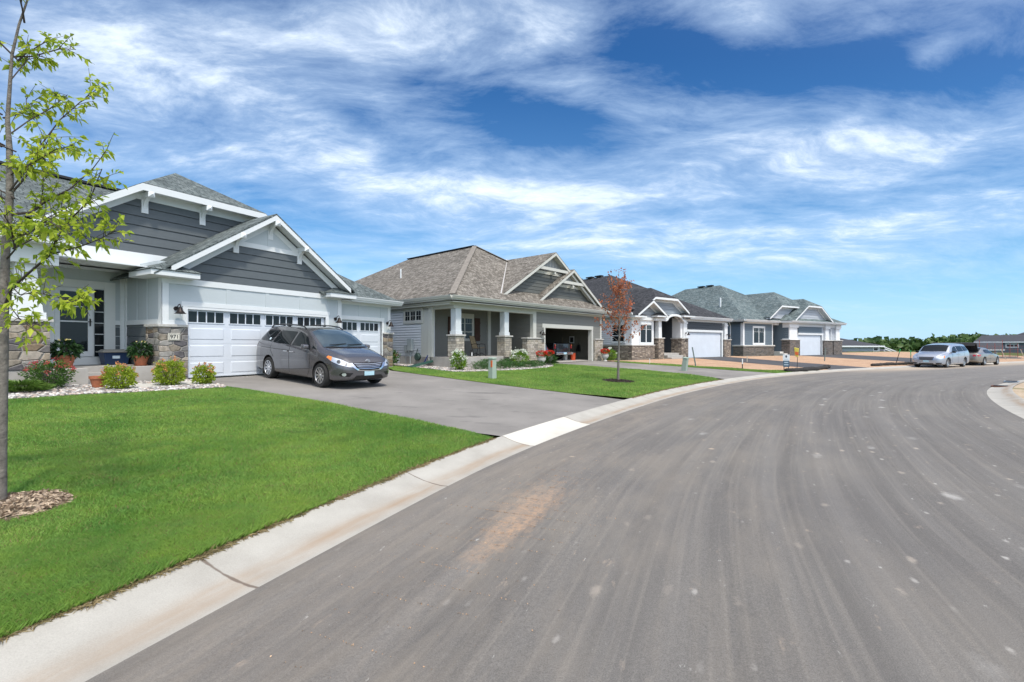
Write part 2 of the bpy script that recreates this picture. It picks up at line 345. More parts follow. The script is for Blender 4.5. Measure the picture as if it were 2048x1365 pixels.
def f_road(t,b,oc):
    uv=t.add('ShaderNodeUVMap',uv_map='sd').outputs[0]; s,d,_=t.sep(uv)
    base=(.102,.100,.104)
    st=t.noise(t.comb(t.m('MULTIPLY',s,.10),t.m('MULTIPLY',d,3.2),0),1.0,6,.62)
    st2=t.noise(t.comb(t.m('MULTIPLY',s,.22),t.m('MULTIPLY',d,16),3),1.0,4,.6)
    big=t.noise(oc,.35,4,.6)
    c=t.mix(t.rng(st,.35,.7),(.130,.122,.111),(.182,.172,.157))
    c=t.mix(t.m('MULTIPLY',t.rng(st2,.5,.8),.6),c,(.25,.228,.196))
    c=t.mix(t.rng(big,.35,.65),t.mix(1,c,(.88,.88,.9),'MULTIPLY'),c)
    fine=t.noise(oc,140,3,.7); c=t.mix(.8,c,t.ramp(fine,[(.25,.5),(.75,1.5)]),'MULTIPLY')
    fine2=t.noise(oc,38,4,.75); c=t.mix(.4,c,t.ramp(fine2,[(.25,.7),(.8,1.35)]),'MULTIPLY')
    # pale and orange dirt spots
    sp=t.noise(t.comb(t.m('MULTIPLY',s,1.6),t.m('MULTIPLY',d,4.2),7),1.6,6,.7)
    c=t.mix(t.m('MULTIPLY',t.rng(sp,.63,.74),.6),c,(.40,.32,.245))
    sp2=t.noise(t.comb(t.m('MULTIPLY',s,3),t.m('MULTIPLY',d,7),2),2.2,5,.7)
    c=t.mix(t.m('MULTIPLY',t.rng(sp2,.67,.73),.65),c,(.46,.45,.42))
    # sandy smear near the gutter, a few metres ahead
    def blob(s0,d0,rs,rd):
        a=t.m('MULTIPLY',t.m('SUBTRACT',s,s0),1/rs); q=t.m('MULTIPLY',t.m('SUBTRACT',d,d0),1/rd)
        return t.m('EXPONENT',t.m('MULTIPLY',t.m('MULTIPLY_ADD',a,a,t.m('MULTIPLY',q,q)),-1))
    rag=t.noise(t.comb(t.m('MULTIPLY',s,1.1),t.m('MULTIPLY',d,4),1),3.0,12,.78)
    SM=SMEAR
    bl=t.m('ADD',blob(SM[0],SM[1],1.15,.42),t.m('MULTIPLY',blob(SM[0]-1.1,SM[1]+.1,.9,.2),.8))
    k=t.rng(t.m('ADD',t.m('MULTIPLY',bl,.26),rag),.62,.86)
    gr2=t.noise(oc,22,8,.8); c=t.mix(t.m('MULTIPLY',t.m('MULTIPLY',k,t.m('MINIMUM',bl,1)),t.rng(gr2,.38,.62,.15,.9)),c,(.44,.285,.175))
    gut=t.m('EXPONENT',t.m('MULTIPLY',t.m('POWER',t.m('MULTIPLY',t.m('SUBTRACT',d,KW+.5),1/.9),2),-1))
    c=t.mix(t.m('MULTIPLY',gut,t.rng(rag,.35,.75,0,.42)),c,(.24,.20,.16))
    # dust on the far gutter where the cars stand
    dust=t.m('MULTIPLY',t.rng(s,DUST0,DUST0+8),t.rng(d,3.2,1.4)); dust=t.m('MULTIPLY',dust,t.rng(rag,.3,.6,.45,1))
    c=t.mix(dust,c,(.50,.40,.29))
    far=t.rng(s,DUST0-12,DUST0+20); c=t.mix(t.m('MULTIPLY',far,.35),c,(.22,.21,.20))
    vo=t.add('ShaderNodeTexVoronoi'); t.put(oc,vo.inputs['Vector']); vo.inputs['Scale'].default_value=.85; vo.inputs['Randomness'].default_value=1
    c=t.mix(t.m('MULTIPLY',t.rng(vo.outputs['Distance'],.05,.02),.8),c,(.46,.37,.28))
    for sc_,thr,col_,rr_ in ((1.0,.35,(.52,.51,.48),.15),(1.9,.42,(.46,.40,.33),.14),(3.3,.5,(.52,.50,.46),.14)):
        v2=t.add('ShaderNodeTexVoronoi'); t.put(t.comb(t.m('MULTIPLY',s,.75),t.m('MULTIPLY',d,1.7),sc_),v2.inputs['Vector']); v2.inputs['Scale'].default_value=sc_; cc=t.sep(v2.outputs['Color'])
        e_=t.m('MULTIPLY_ADD',t.m('SUBTRACT',t.noise(oc,9,6,.75),.5),.35,v2.outputs['Distance']); f_=t.m('MULTIPLY',t.rng(e_,rr_,rr_*.35),t.m('GREATER_THAN',cc[0],thr)); c=t.mix(t.m('MULTIPLY',t.m('MULTIPLY',f_,t.rng(d,1.5,4.5,.35,1)),t.rng(cc[1],0,1,.1,.6)),c,col_)
    du=t.noise(t.comb(t.m('MULTIPLY',s,.35),t.m('MULTIPLY',d,1.3),5),1.3,8,.7); c=t.mix(t.m('MULTIPLY',t.rng(du,.46,.66),t.rng(d,5.5,2.0,.10,.42)),c,(.27,.235,.19))
    dk=t.noise(oc,1.1,6,.75); c=t.mix(t.m('MULTIPLY',t.rng(dk,.62,.72),.3),c,(.07,.066,.062))
    t.put(c,b.inputs['Base Color'])
    bn=t.add('ShaderNodeBump'); bn.inputs['Strength'].default_value=.55; bn.inputs['Distance'].default_value=.006
    t.put(t.m('ADD',fine,t.m('MULTIPLY',fine2,.8)),bn.inputs['Height']); t.put(bn.outputs[0],b.inputs['Normal'])
_d,_s=curbd([.25],[5.0]); SMEAR=(float(_s[0]),float(-_d[0]))
_,_s=curbd([19],[29]); DUST0=float(_s[0])
ROAD=mat('asphalt',rough=.85,spec=.3,fn=f_road)
_,_a=curbd([-.1,2.1],[8.0,11.3]); WS=(round(float(_a[0])/3)*3,round(float(_a[0])/3)*3+3)
JO=float(_a[0])%2.5
def f_kerb(t,b,oc):
    uv=t.add('ShaderNodeUVMap',uv_map='sd').outputs[0]; s,d,_=t.sep(uv)
    n=t.noise(oc,1.7,5,.6); c=t.mix(t.rng(n,.3,.7),(.33,.315,.28),(.42,.405,.365))
    f=t.noise(oc,120,3,.7); c=t.mix(.5,c,t.ramp(f,[(.25,.72),(.75,1.2)]),'MULTIPLY')
    r=t.noise(t.comb(t.m('MULTIPLY',s,.7),t.m('MULTIPLY',d,5),0),1.2,5,.6)
    gz=t.m('EXPONENT',t.m('MULTIPLY',t.m('POWER',t.m('MULTIPLY',t.m('SUBTRACT',d,.46),1/.11),2),-1))
    c=t.mix(t.m('MULTIPLY',gz,t.rng(r,.35,.7,.2,.9)),c,(.30,.215,.14))
    ms=t.m('ABSOLUTE',t.m('SUBTRACT',t.m('MODULO',t.m('ADD',s,25-JO+1.25),2.5),1.25))
    seg=t.m('MULTIPLY',t.m('GREATER_THAN',s,WS_A),t.m('LESS_THAN',s,WS_A+2.5)); c=t.mix(t.m('MULTIPLY',seg,t.rng(n,.3,.7,.65,1)),c,(.58,.56,.495))
    wob=t.m('MULTIPLY',t.m('SUBTRACT',t.noise(oc,6,3,.6),.5),.035)
    jl=t.rng(t.m('ABSOLUTE',t.m('ADD',ms,wob)),.016,.006); c=t.mix(t.m('MULTIPLY',jl,.85),c,(.12,.09,.07))
    t.put(c,b.inputs['Base Color'])
    bn=t.add('ShaderNodeBump'); bn.inputs['Strength'].default_value=.4; bn.inputs['Distance'].default_value=.004; t.put(f,bn.inputs['Height']); t.put(bn.outputs[0],b.inputs['Normal'])
WS_A=float(_a[0])
KERB=mat('kerb concrete',rough=.9,spec=.3,fn=f_kerb)
zs_=[.10,.093,.06,.028,.006,-.004,.0]; ds_=[0,-.05,-.16,-.28,-.42,-.54,-.62]
road=strip('road',[-KW,-KW-2,-KW-4,-KW-6,-KW-RW],[0,.02,.03,.02,0],ROAD)
strip('kerb_and_gutter',ds_,zs_,KERB)
strip('kerb_and_gutter',[-KW-RW-x for x in (0,.08,.2,.34,.46,.57,.62)],[0,-.004,.006,.028,.06,.093,.10],KERB)
# far-side ground and the near-side base terrain
DIRT=(.33,.20,.125)
def f_ground(t,b,oc):
    n=t.noise(oc,.6,6,.65); g=t.mix(t.rng(n,.35,.65),(.06,.085,.025),(.12,.13,.05))
    x,y,z=t.sep(oc); t.put(g,b.inputs['Base Color'])
GROUND=mat('rough grass ground',rough=1,spec=.1,bump=.5,bscale=20,fn=f_ground)
def f_sand(t,b,oc):
    n=t.noise(oc,1.3,7,.7); c=t.mix(t.rng(n,.35,.68),(.34,.26,.18),(.47,.39,.29)); n2=t.noise(oc,30,4,.7); c=t.mix(.6,c,t.ramp(n2,[(.3,.6),(.7,1.4)]),'MULTIPLY')
    gr=t.noise(oc,.8,4,.6); c=t.mix(t.m('MULTIPLY',t.rng(gr,.56,.64),.7),c,(.10,.13,.04)); t.put(c,b.inputs['Base Color'])
SANDM=mat('sandy verge',rough=1,spec=.1,bump=.8,bscale=25,fn=f_sand)
ds=[-KW-RW-KW-.0,-KW*2-RW-1,-KW*2-RW-3,-KW*2-RW-6,-KW*2-RW-12]
strip('verge',ds,[.085,.09,.1,.1,.05],SANDM,step=4)
# big base sheet
gx=np.r_[np.linspace(-900,-120,8),np.linspace(-100,150,101),np.linspace(170,900,8)]; gy=np.r_[np.linspace(-300,-60,4),np.linspace(-50,170,89),np.linspace(200,1600,10)]
GX,GY=np.meshgrid(gx,gy); fx_,fy_=GX.ravel(),GY.ravel(); D_,A_=curbd(fx_,fy_)
gz_=zt(fx_,fy_)-.05; gz_=np.where(D_<.9,-.12-np.clip(-D_-9,0,60)*.003,gz_)
gz_=np.where(np.hypot(fx_,fy_)>260,-9.0,gz_)
w=len(gx); fl=np.array([(j*w+i,j*w+i+1,(j+1)*w+i+1,(j+1)*w+i) for j in range(len(gy)-1) for i in range(w-1)]).ravel()
g=fast_mesh('ground',np.c_[fx_,fy_,gz_],fl,4,GROUND,smooth=True); tag(g,kind='structure')

def inpoly(x,y,P):
    P=np.asarray(P); r=np.zeros(len(x),bool); n=len(P)
    for i in range(n):
        x1,y1=P[i];x2,y2=P[(i+1)%n]
        c=((y1>y)!=(y2>y))&(x<(x2-x1)*(y-y1)/((y2-y1) or 1e-9)+x1); r^=c
    return r
def dens(P,step=.5): # densify polygon edges
    o=[];n=len(P)
    for i in range(n):
        a=np.array(P[i],float);b=np.array(P[(i+1)%n],float); k=max(1,int(np.linalg.norm(b-a)/step))
        o+=[tuple(a+(b-a)*j/k) for j in range(k)]
    return o
def tri(P,grid=.5,keep=None):
    P=dens(P,grid); xs=[p[0] for p in P]; ys=[p[1] for p in P]
    gx,gy=np.meshgrid(np.arange(min(xs),max(xs),grid),np.arange(min(ys),max(ys),grid)); gx=gx.ravel();gy=gy.ravel(); k=inpoly(gx,gy,P)
    v=[Vector(p) for p in P]+[Vector((a,b)) for a,b in zip(gx[k],gy[k])]; n=len(P)
    r=delaunay_2d_cdt(v,[(i,(i+1)%n) for i in range(n)],[tuple(range(n))],1,1e-4)
    return r[0],r[2]
def sheet(name,P,off,mat_,grid=.6,kind='structure',skirt=0.0):
    v,f=tri(P,grid); x=np.array([p.x for p in v]); y=np.array([p.y for p in v]); z=zt(x,y)+off
    mb=MB(); mb.add(list(zip(x,y,z)),f); me=bpy.data.meshes.new(name); me.from_pydata(mb.v,[],mb.f); me.materials.append(mat_)
    bm=bmesh.new(); bm.from_mesh(me)
    for fc in bm.faces:
        if fc.normal.z<0: fc.normal_flip()
    if skirt:
        be=[e for e in bm.edges if e.is_boundary]; r=bmesh.ops.extrude_edge_only(bm,edges=be)
        for q in r['geom']:
            if isinstance(q,bmesh.types.BMVert): q.co.z-=skirt
    bm.to_mesh(me); bm.free(); o=bpy.data.objects.new(name,me); COL.objects.link(o); return tag(o,kind=kind)
def kerbpts(p0,p1,off=0.0,step=6): # kerb-top points between the ones nearest p0 and p1
    _,a=curbd([p0[0],p1[0]],[p0[1],p1[1]]); i,j=at(a[0]),at(a[1]); s=step if j>i else -step
    idx=list(range(i,j,s))+[j]; return [(C[k,0]+NL[k,0]*off,C[k,1]+NL[k,1]*off) for k in idx]
class HF: # house frame: local x along the front, local y into the house
    def __init__(s,ox,oy,a): s.ox,s.oy,s.a=ox,oy,a; r=R(a); s.d=(math.sin(r),math.cos(r)); s.i=(-math.cos(r),math.sin(r)); s.rz=R(90-a)
    def w(s,x,y): return (s.ox+x*s.d[0]+y*s.i[0],s.oy+x*s.d[1]+y*s.i[1])
F1=HF(-9.74,14.03,30.2);F2=HF(1.90,26.9,41.2);F3=HF(13.9,37,53);F4=HF(28.8,47,58)
def f_drive(c0,c1):
    def fn(t,b,oc):
        n=t.noise(oc,.5,5,.6); c=t.mix(t.rng(n,.35,.65),c0,c1); st=t.noise(t.vm('MULTIPLY',oc,(.6,1.8,1)),1.3,6,.65)
        c=t.mix(t.m('MULTIPLY',t.rng(st,.58,.70),.5),c,(.06,.058,.056)); st2=t.noise(t.vm('MULTIPLY',oc,(1.5,.5,1)),1.9,5,.65)
        c=t.mix(t.m('MULTIPLY',t.rng(st2,.62,.72),.3),c,(.3,.27,.24)); f=t.noise(oc,110,3,.7); c=t.mix(.5,c,t.ramp(f,[(.2,.6),(.8,1.4)]),'MULTIPLY')
        t.put(c,b.inputs['Base Color']); bn=t.add('ShaderNodeBump'); bn.inputs['Strength'].default_value=.4; bn.inputs['Distance'].default_value=.005; t.put(f,bn.inputs['Height']); t.put(bn.outputs[0],b.inputs['Normal'])
    return fn
DRIVE=mat('weathered driveway asphalt',rough=.9,spec=.25,fn=f_drive((.185,.175,.162),(.25,.236,.218)))
DRIVEN=mat('new driveway asphalt',rough=.9,spec=.25,fn=f_drive((.06,.06,.066),(.085,.085,.09)))
def f_dirt(t,b,oc):
    n=t.noise(oc,.9,7,.7); c=t.mix(t.rng(n,.3,.7),(.36,.225,.145),(.50,.35,.24)); f=t.noise(oc,12,5,.75); c=t.mix(.7,c,t.ramp(f,[(.3,.6),(.7,1.35)]),'MULTIPLY')
    t.put(c,b.inputs['Base Color']); bn=t.add('ShaderNodeBump'); bn.inputs['Strength'].default_value=1; bn.inputs['Distance'].default_value=.08; t.put(t.m('ADD',n,t.m('MULTIPLY',f,.3)),bn.inputs['Height']); t.put(bn.outputs[0],b.inputs['Normal'])
DIRTM=mat('bare red dirt',rough=1,spec=.1,fn=f_dirt)
def f_soil(t,b,oc):
    n=t.noise(oc,1.1,6,.65); c=t.mix(t.rng(n,.35,.65),(.09,.14,.03),(.14,.19,.05)); f=t.noise(oc,60,4,.8); c=t.mix(.8,c,t.ramp(f,[(.3,.45),(.7,1.5)]),'MULTIPLY'); t.put(c,b.inputs['Base Color'])
LAWNB=mat('lawn turf base',rough=1,spec=.1,bump=1,bscale=70,fn=f_soil)
dw1R=[(-9.74+.503*8.3-.1,14.03+.864*8.3+.1),(-5.12,19.63),(-4.08,18.75),(-.4,15.7),(1.6,14.25),(3.2,13.45)]
dw1L=[(-.32,7.75),(-.7,8.15),(-2.2,9.3),(-5.2,11.35),(-7.3,12.55),F1.w(-.1,-1.6),F1.w(-.15,-.02)]
K1=kerbpts((3.2,13.45),(-.32,7.75))
DW1=[F1.w(8.25,.2)]+dw1R[1:-1]+K1+dw1L[1:]
dw2N=[F2.w(-.15,0),(2.5,27.4),(4.0,26.6),(7.1,24.6),(8.7,22.9),(9.35,21.6),(9.5,20.95)]
dw2F=[(14.25,25.3),(12.5,26.3),F2.w(5.6,-2.0),F2.w(5.4,0)]
DW2=dw2N[:-1]+kerbpts((9.5,20.95),(14.25,25.3))+dw2F[1:]
DW3=[F3.w(-.1,0),F3.w(-.1,-4.4)]+kerbpts(F3.w(.2,-9),F3.w(5.2,-11.5))+[F3.w(5.3,-3),F3.w(5.3,0)]
DW4=[F4.w(-.2,0),F4.w(-.2,-4)]+kerbpts(F4.w(-.0,-13),F4.w(8.6,-13))+[F4.w(9.2,-3),F4.w(9.2,0)]
sheet('driveway',DW1,.004,DRIVE); sheet('driveway',DW2,.004,DRIVE)
sheet('driveway',DW3,.006,DRIVEN); sheet('driveway',DW4,.006,DRIVEN)
# lawns
bedF=[F1.w(0,-1.9),F1.w(-.2,-2.45),F1.w(-1.2,-2.35),F1.w(-2.2,-2.1),F1.w(-3.0,-1.85),F1.w(-4.2,-1.9),F1.w(-5.4,-2.2)]
LAWN1=dw1L[:5]+[F1.w(-.05,-1.75)]+bedF+[F1.w(-14,-1.0),(-22,-6),(-12,-16)]+kerbpts((-8.4,-14),(-.32,7.75))[:-1]
sheet('lawn',LAWN1,.0,LAWNB,.5)
bed2=[F2.w(-8.1,1.3),F2.w(-8.0,-1.15),F2.w(-6.4,-1.75),F2.w(-4.2,-1.95),F2.w(-2.2,-1.75),F2.w(-.9,-1.25),F2.w(-.45,-.9),F2.w(-.2,-.45)]
LAWN2=kerbpts((3.25,13.5),(9.4,20.95))+dw2N[::-1][1:-1]+bed2[::-1][:-1]+[F2.w(-8.6,4.5),F1.w(8.9,1.0),(-5.0,19.8),(-4.0,18.85),(-.35,15.8),(1.65,14.35)]
sheet('lawn',LAWN2,.0,LAWNB,.6)
STRIP=kerbpts((14.35,25.35),(16.6,26.9))+[(15.8,27.4),(14.0,27.5),(11.5,28.6),(9.0,30.3),F2.w(6.0,-1.1),F2.w(5.5,-1.7)]
sheet('lawn',STRIP,.003,LAWNB,.6)
DL1=kerbpts((16.7,27.0),F3.w(.15,-9))+[F3.w(-.15,-4.4),F3.w(-.15,-.2),F3.w(-8.5,-.2),F2.w(6.6,1.5),F2.w(6.1,-1.0),(9.1,30.35),(11.6,28.65),(14.1,27.55),(15.9,27.45)]
sheet('dirt_ground',DL1,.0,DIRTM,.8)
DL2=kerbpts(F3.w(5.3,-11.5),F4.w(-.1,-13))+[F4.w(-.25,-4),F4.w(-.25,0),F4.w(-9.5,0),F3.w(7.5,2),F3.w(5.4,0)]
sheet('dirt_ground',DL2,.0,DIRTM,.8)
DL3=kerbpts(F4.w(8.7,-13),F4.w(34,-13),0,12)+[F4.w(34,4),F4.w(9.4,4)]
sheet('dirt_ground',DL3,.0,DIRTM,1.2)

# grass blades
def f_blade(t,b,oc):
    a=t.add('ShaderNodeAttribute',attribute_name='rnd').outputs['Fac']
    n=t.noise(oc,.55,4,.6); n2=t.noise(oc,3.2,4,.65)
    n3=t.noise(oc,1.3,5,.7); c=t.mix(t.rng(n,.36,.62),(.118,.27,.055),(.22,.375,.085)); c=t.mix(t.m('MULTIPLY',t.rng(n3,.55,.75),.5),c,(.27,.33,.11)); c=t.mix(t.m('MULTIPLY',t.rng(n3,.45,.3),.5),c,(.085,.18,.055)); c=t.mix(t.rng(n2,.35,.7),c,t.mix(1,c,(1.25,1.1,.9),'MULTIPLY'))
    c=t.mix(t.rng(a,0,1,0,.55),c,t.mix(1,c,(1.35,1.2,1.3),'MULTIPLY')); c=t.mix(t.m('GREATER_THAN',a,.955),c,(.30,.26,.11))
    t.put(c,b.inputs['Base Color']); ts=t.add('ShaderNodeBsdfTranslucent'); t.put(c,ts.inputs[0])
    ad=t.add('ShaderNodeMixShader'); ad.inputs[0].default_value=.35; t.put(b.outputs[0],ad.inputs[1]); t.put(ts.outputs[0],ad.inputs[2]); t.put(ad.outputs[0],t.n['Material Output'].inputs[0])
BLADE=mat('grass blade',rough=.55,spec=.25,fn=f_blade)
def grass(name,P,n,h,w,box=None,excl=None,seed=1):
    r=np.random.RandomState(seed); P=np.array(P); lo=P.min(0);hi=P.max(0)
    if box: lo=np.maximum(lo,box[:2]); hi=np.minimum(hi,box[2:])
    xs=[];c=0
    while c<n:
        x=r.uniform(lo[0],hi[0],n*2);y=r.uniform(lo[1],hi[1],n*2); k=inpoly(x,y,P)&excl(x,y)
        xs.append(np.c_[x[k],y[k]]); c+=k.sum()
        if k.sum()<10: break
    q=np.vstack(xs)[:n]; n=len(q); x,y=q.T; z=zt(x,y)-.005
    a=r.uniform(0,2*np.pi,n); hh=h*r.uniform(.55,1.25,n)*(.85+.3*np.sin(x*1.7+2)*np.sin(y*1.3)); ww=w*r.uniform(.6,1.3,n); b=r.uniform(0,2*np.pi,n); ln=hh*r.uniform(.1,.9,n)
    dx,dy=np.cos(a)*ww/2,np.sin(a)*ww/2; ex,ey=np.cos(b)*ln,np.sin(b)*ln
    v=np.empty((n,4,3)); v[:,0]=np.c_[x-dx,y-dy,z]; v[:,1]=np.c_[x+dx,y+dy,z]
    v[:,2]=np.c_[x+dx*.7+ex*.35,y+dy*.7+ey*.35,z+hh*.6]; v[:,3]=np.c_[x+ex,y+ey,z+hh]
    i=np.arange(n)*4; f=np.c_[i,i+1,i+2,i,i+2,i+3].ravel(); at_=np.repeat(r.uniform(0,1,n),4)
    return fast_mesh(name,v.reshape(-1,3),f,3,BLADE,attr=at_)
# ---------------------------------------------------------------- house kit
def clipz(P,z0,z1):
    def cut(P,f):
        o=[];n=len(P)
        for i in range(n):
            a,b=P[i],P[(i+1)%n]; fa,fb=f(a),f(b)
            if fa>=0:o.append(a)
            if fa*fb<0: k=fa/(fa-fb); o.append((a[0]+(b[0]-a[0])*k,a[1]+(b[1]-a[1])*k))
        return o
    P=cut(P,lambda p:p[1]-z0)
    return cut(P,lambda p:z1-p[1]) if len(P)>2 else []
def pt(pl,c):
    if pl=='y': return lambda a,z,o:(a,c-o,z)
    if pl=='x': return lambda a,z,o:(c-o,a,z)
    if pl=='X': return lambda a,z,o:(c+o,a,z)
def lap(mb,P,pl,c,row=.2,out=.014,z00=None,g=.07):
    f=pt(pl,c); zs=[p[1] for p in P]; z=min(zs) if z00 is None else z00
    while z<max(zs)-1e-4:
        Q=clipz(P,z,min(z+row*(1-g),max(zs)))
        if len(Q)>2:
            o=lambda q:out*(1-(q[1]-z)/row)+.001
            mb.prism(Q,lambda a,zz,d:f(a,zz,-.02 if d==0 else o((a,zz))),0,1)
        z+=row
    return mb
def pb(mb,pl,c,a0,a1,z0,z1,o0,o1):
    f=pt(pl,c); p=f(a0,z0,o0); q=f(a1,z1,o1)
    return mb.box(min(p[0],q[0]),max(p[0],q[0]),min(p[1],q[1]),max(p[1],q[1]),min(p[2],q[2]),max(p[2],q[2]))
def slab(mb,P,th=.05):
    return mb.hull([(x,y,z-th) for x,y,z in P],P)
def window(par,pl,c,a0,a1,z0,z1,cols=1,trim=.1,mt=None,mun=None,head=0,bar=None,col=None,glass=None):
    mb=MB(); mt=col or WHITE
    pb(mb,pl,c,a0-trim,a0,z0-trim,z1+trim+head,0,.045);pb(mb,pl,c,a1,a1+trim,z0-trim,z1+trim+head,0,.045)
    pb(mb,pl,c,a0,a1,z1,z1+trim+head,0,.045);pb(mb,pl,c,a0,a1,z0-trim,z0,0,.05)
    w=(a1-a0)/cols; g=MB()
    for i in range(cols):
        p,q=a0+i*w,a0+(i+1)*w; s=.045
        pb(mb,pl,c,p,p+s,z0,z1,0,.03);pb(mb,pl,c,q-s,q,z0,z1,0,.03);pb(mb,pl,c,p+s,q-s,z0,z0+s,0,.03);pb(mb,pl,c,p+s,q-s,z1-s,z1,0,.03)
        if mun=='top': # grid in the top third
            zz=z1-(z1-z0)*.27; pb(mb,pl,c,p+s,q-s,zz-.01,zz+.01,0,.022)
            for k in (1,2): xx=p+w*k/3; pb(mb,pl,c,xx-.008,xx+.008,zz+.01,z1-s,0,.022)
        if mun=='grid':
            zz=(z0+z1)/2; pb(mb,pl,c,p+s,q-s,zz-.01,zz+.01,0,.022); xx=(p+q)/2; pb(mb,pl,c,xx-.009,xx+.009,z0+s,z1-s,0,.023)
        if bar: pb(mb,pl,c,p+s,q-s,bar-.025,bar+.025,0,.026)
        pb(g,pl,c,p+s,q-s,z0+s,z1-s,.004,.019)
    f=mb.build('window',mt,par,bevel=.004); g.build('pane',glass or GLASS,f); return f
def lamp(par,x,y,z,s=1.0):
    m=MB(); m.lathe([(.02,-.015),(.062,-.015),(.062,.02),(.02,.025)],(x-.02,y-.02,z+.06),14,'y')
    m.tube([(x,y-.03,z+.06),(x,y-.1,z+.16),(x,y-.2,z+.18),(x,y-.22,z+.1)],.013,8)
    m.lathe([(.02,.10),(.045,.09),(.065,0),(.13,-.085),(.16,-.1),(.15,-.1),(.05,-.02)],(x,y-.22,z),20)
    return m.build('wall_lamp',BRONZE,par,smooth='auto')
def garage_door(par,x0,x1,z0,z1,y,style,cols,mat_=None):
    m=MB(); m.box(x0,x1,y,y+.05,z0,z1); H=z1-z0; n=4; w=(x1-x0)/cols
    if style=='panel':
        for r in range(n-1):
            a=z0+H*r/n+.10; b=z0+H*(r+1)/n-.08
            for k in range(cols):
                p=x0+k*w+.10;q=x0+(k+1)*w-.13
                m.hull([(p,y,a),(q,y,a),(q,y,b),(p,y,b)],[(p+.02,y-.014,a+.02),(q-.02,y-.014,a+.02),(q-.02,y-.014,b-.02),(p+.02,y-.014,b-.02)])
    else:
        for r in range(n*4): zz=z0+H*r/(n*4); m.box(x0,x1,y-.004,y,zz+.012,zz+H/(n*4)-.004)
    for r in range(1,n): zz=z0+H*r/n; m.box(x0,x1,y-.003,y,zz-.012,zz-.003)
    m.box(x0,x1,y-.012,y,z0,z0+.04)
    d=m.build('garage_door',mat_ or PWHITE,par)
    if style=='panel':
        g=MB();f=MB(); a=z1-.43;b=z1-.10
        for k in range(cols):
            p=x0+k*w+.06;q=x0+(k+1)*w-.14
            f.box(p-.03,q+.03,y-.02,y,b,b+.03).box(p-.03,q+.03,y-.02,y,a-.03,a).box(p-.03,p,y-.02,y,a,b).box(q,q+.03,y-.02,y,a,b)
            for j in range(1,4): xx=p+(q-p)*j/4; f.box(xx-.016,xx+.016,y-.018,y,a,b)
            g.box(p,q,y-.006,y-.002,a,b)
        f.build('window_frame',PWHITE,d); g.build('pane',GLASS,d)
    return d
def bracket(par,x,y,zt_,dep=.47,mat_=None):
    m=MB(); w=.088; m.box(x-w,x+w,y-.05,y,zt_-.60,zt_); m.box(x-w*.8,x+w*.8,y-dep,y-.05,zt_-.16,zt_-.01)
    e=y-dep; m.add([(x-w,e,zt_-.18),(x+w,e,zt_-.18),(x+w,e,zt_),(x-w,e,zt_),(x,e-.07,zt_-.09)],[(0,1,2,3),(0,1,4),(1,2,4),(2,3,4),(3,0,4)])
    ar=[]
    for k in range(9):
        a=math.pi/2*k/8; ar.append((y-.04-(dep-.1)*(1-math.cos(a)),zt_-.56+(.42)*math.sin(a)))
    top=[(p[0]+.0,p[1]) for p in ar]; P=[(y-.04,zt_-.56)]+top[1:]+[(y-.04,zt_-.12)]
    for i in range(8):
        a,b=ar[i],ar[i+1]; q=lambda r,o:(r[0]+o*.5,r[1]+o)
        A=[(a[0],a[1]),(b[0],b[1]),(min(b[0]+.12,y-.04),b[1]+.04),(min(a[0]+.12,y-.04),a[1]+.04)]
        m.prism(A,lambda p,z,d:(d,p,z),x-w*.55,x+w*.55)
    return m.build('bracket',mat_ or WHITE,par)
def rake(m,xa,za,xb,zb,y,h=.19,t=.03): # board following a slope on plane y
    m.prism([(xa,za),(xb,zb),(xb,zb-h),(xa,za-h)],lambda a,z,d:(a,d,z),y-t,y)
def gutter(par,pts,mat_,z,h=.13):
    m=MB()
    for (a,b) in zip(pts[:-1],pts[1:]):
        a=Vector((*a,z));b=Vector((*b,z)); d=(b-a).normalized(); n=Vector((d.y,-d.x,0))
        prof=[(0,0),(.055,0),(.075,h*.35),(.105,h*.75),(.11,h),(.10,h),(.0,h-.01)]
        ex=d*.08
        m.hull([a-ex*0+n*p+Vector((0,0,q)) for p,q in prof],[b+ex*0+n*p+Vector((0,0,q)) for p,q in prof])
    return m.build('gutter',mat_,par)
def fascia(m,x0,x1,y,z0,z1,t=.03): m.box(x0,x1,y-t,y,z0,z1)
def ret(par,x0,x1,y0,y1,z0,z1,mr,mw=None,sl=.5): # little roofed return at the foot of a rake
    m=MB(); m.box(x0,x1,y0,y1,z0,z1); m.build('eave_return',mw or WHITE,par,bevel=.004)
    m=MB(); c=(x0+x1)/2; k=min((x1-x0)/2,.62); e=.03
    m.hull([(x0-e,y0-e,z1+.002),(x1+e,y0-e,z1+.002),(x1+e,y1,z1+.002),(x0-e,y1,z1+.002)],[(x0-e,y0-e,z1+.02),(x1+e,y0-e,z1+.02),(x1+e,y1,z1+.02),(x0-e,y1,z1+.02)])
    m.hull([(x0-e,y0-e,z1+.02),(x1+e,y0-e,z1+.02),(x1+e,y1,z1+.02),(x0-e,y1,z1+.02)],[(x0+k,y0+k*.9,z1+.02+k*sl),(x1-k+.001,y0+k*.9,z1+.02+k*sl),(x1-k+.001,y1,z1+.02+k*sl),(x0+k,y1,z1+.02+k*sl)])
    m.build('return_roof',mr,par)
def flue(par,x,y,z,h=.5,r=.045,m_=None):
    m=MB(); m.tube([(x,y,z-.3),(x,y,z+h)],r,12); return m.build('roof_vent',m_ or WHITE,par,smooth='auto')
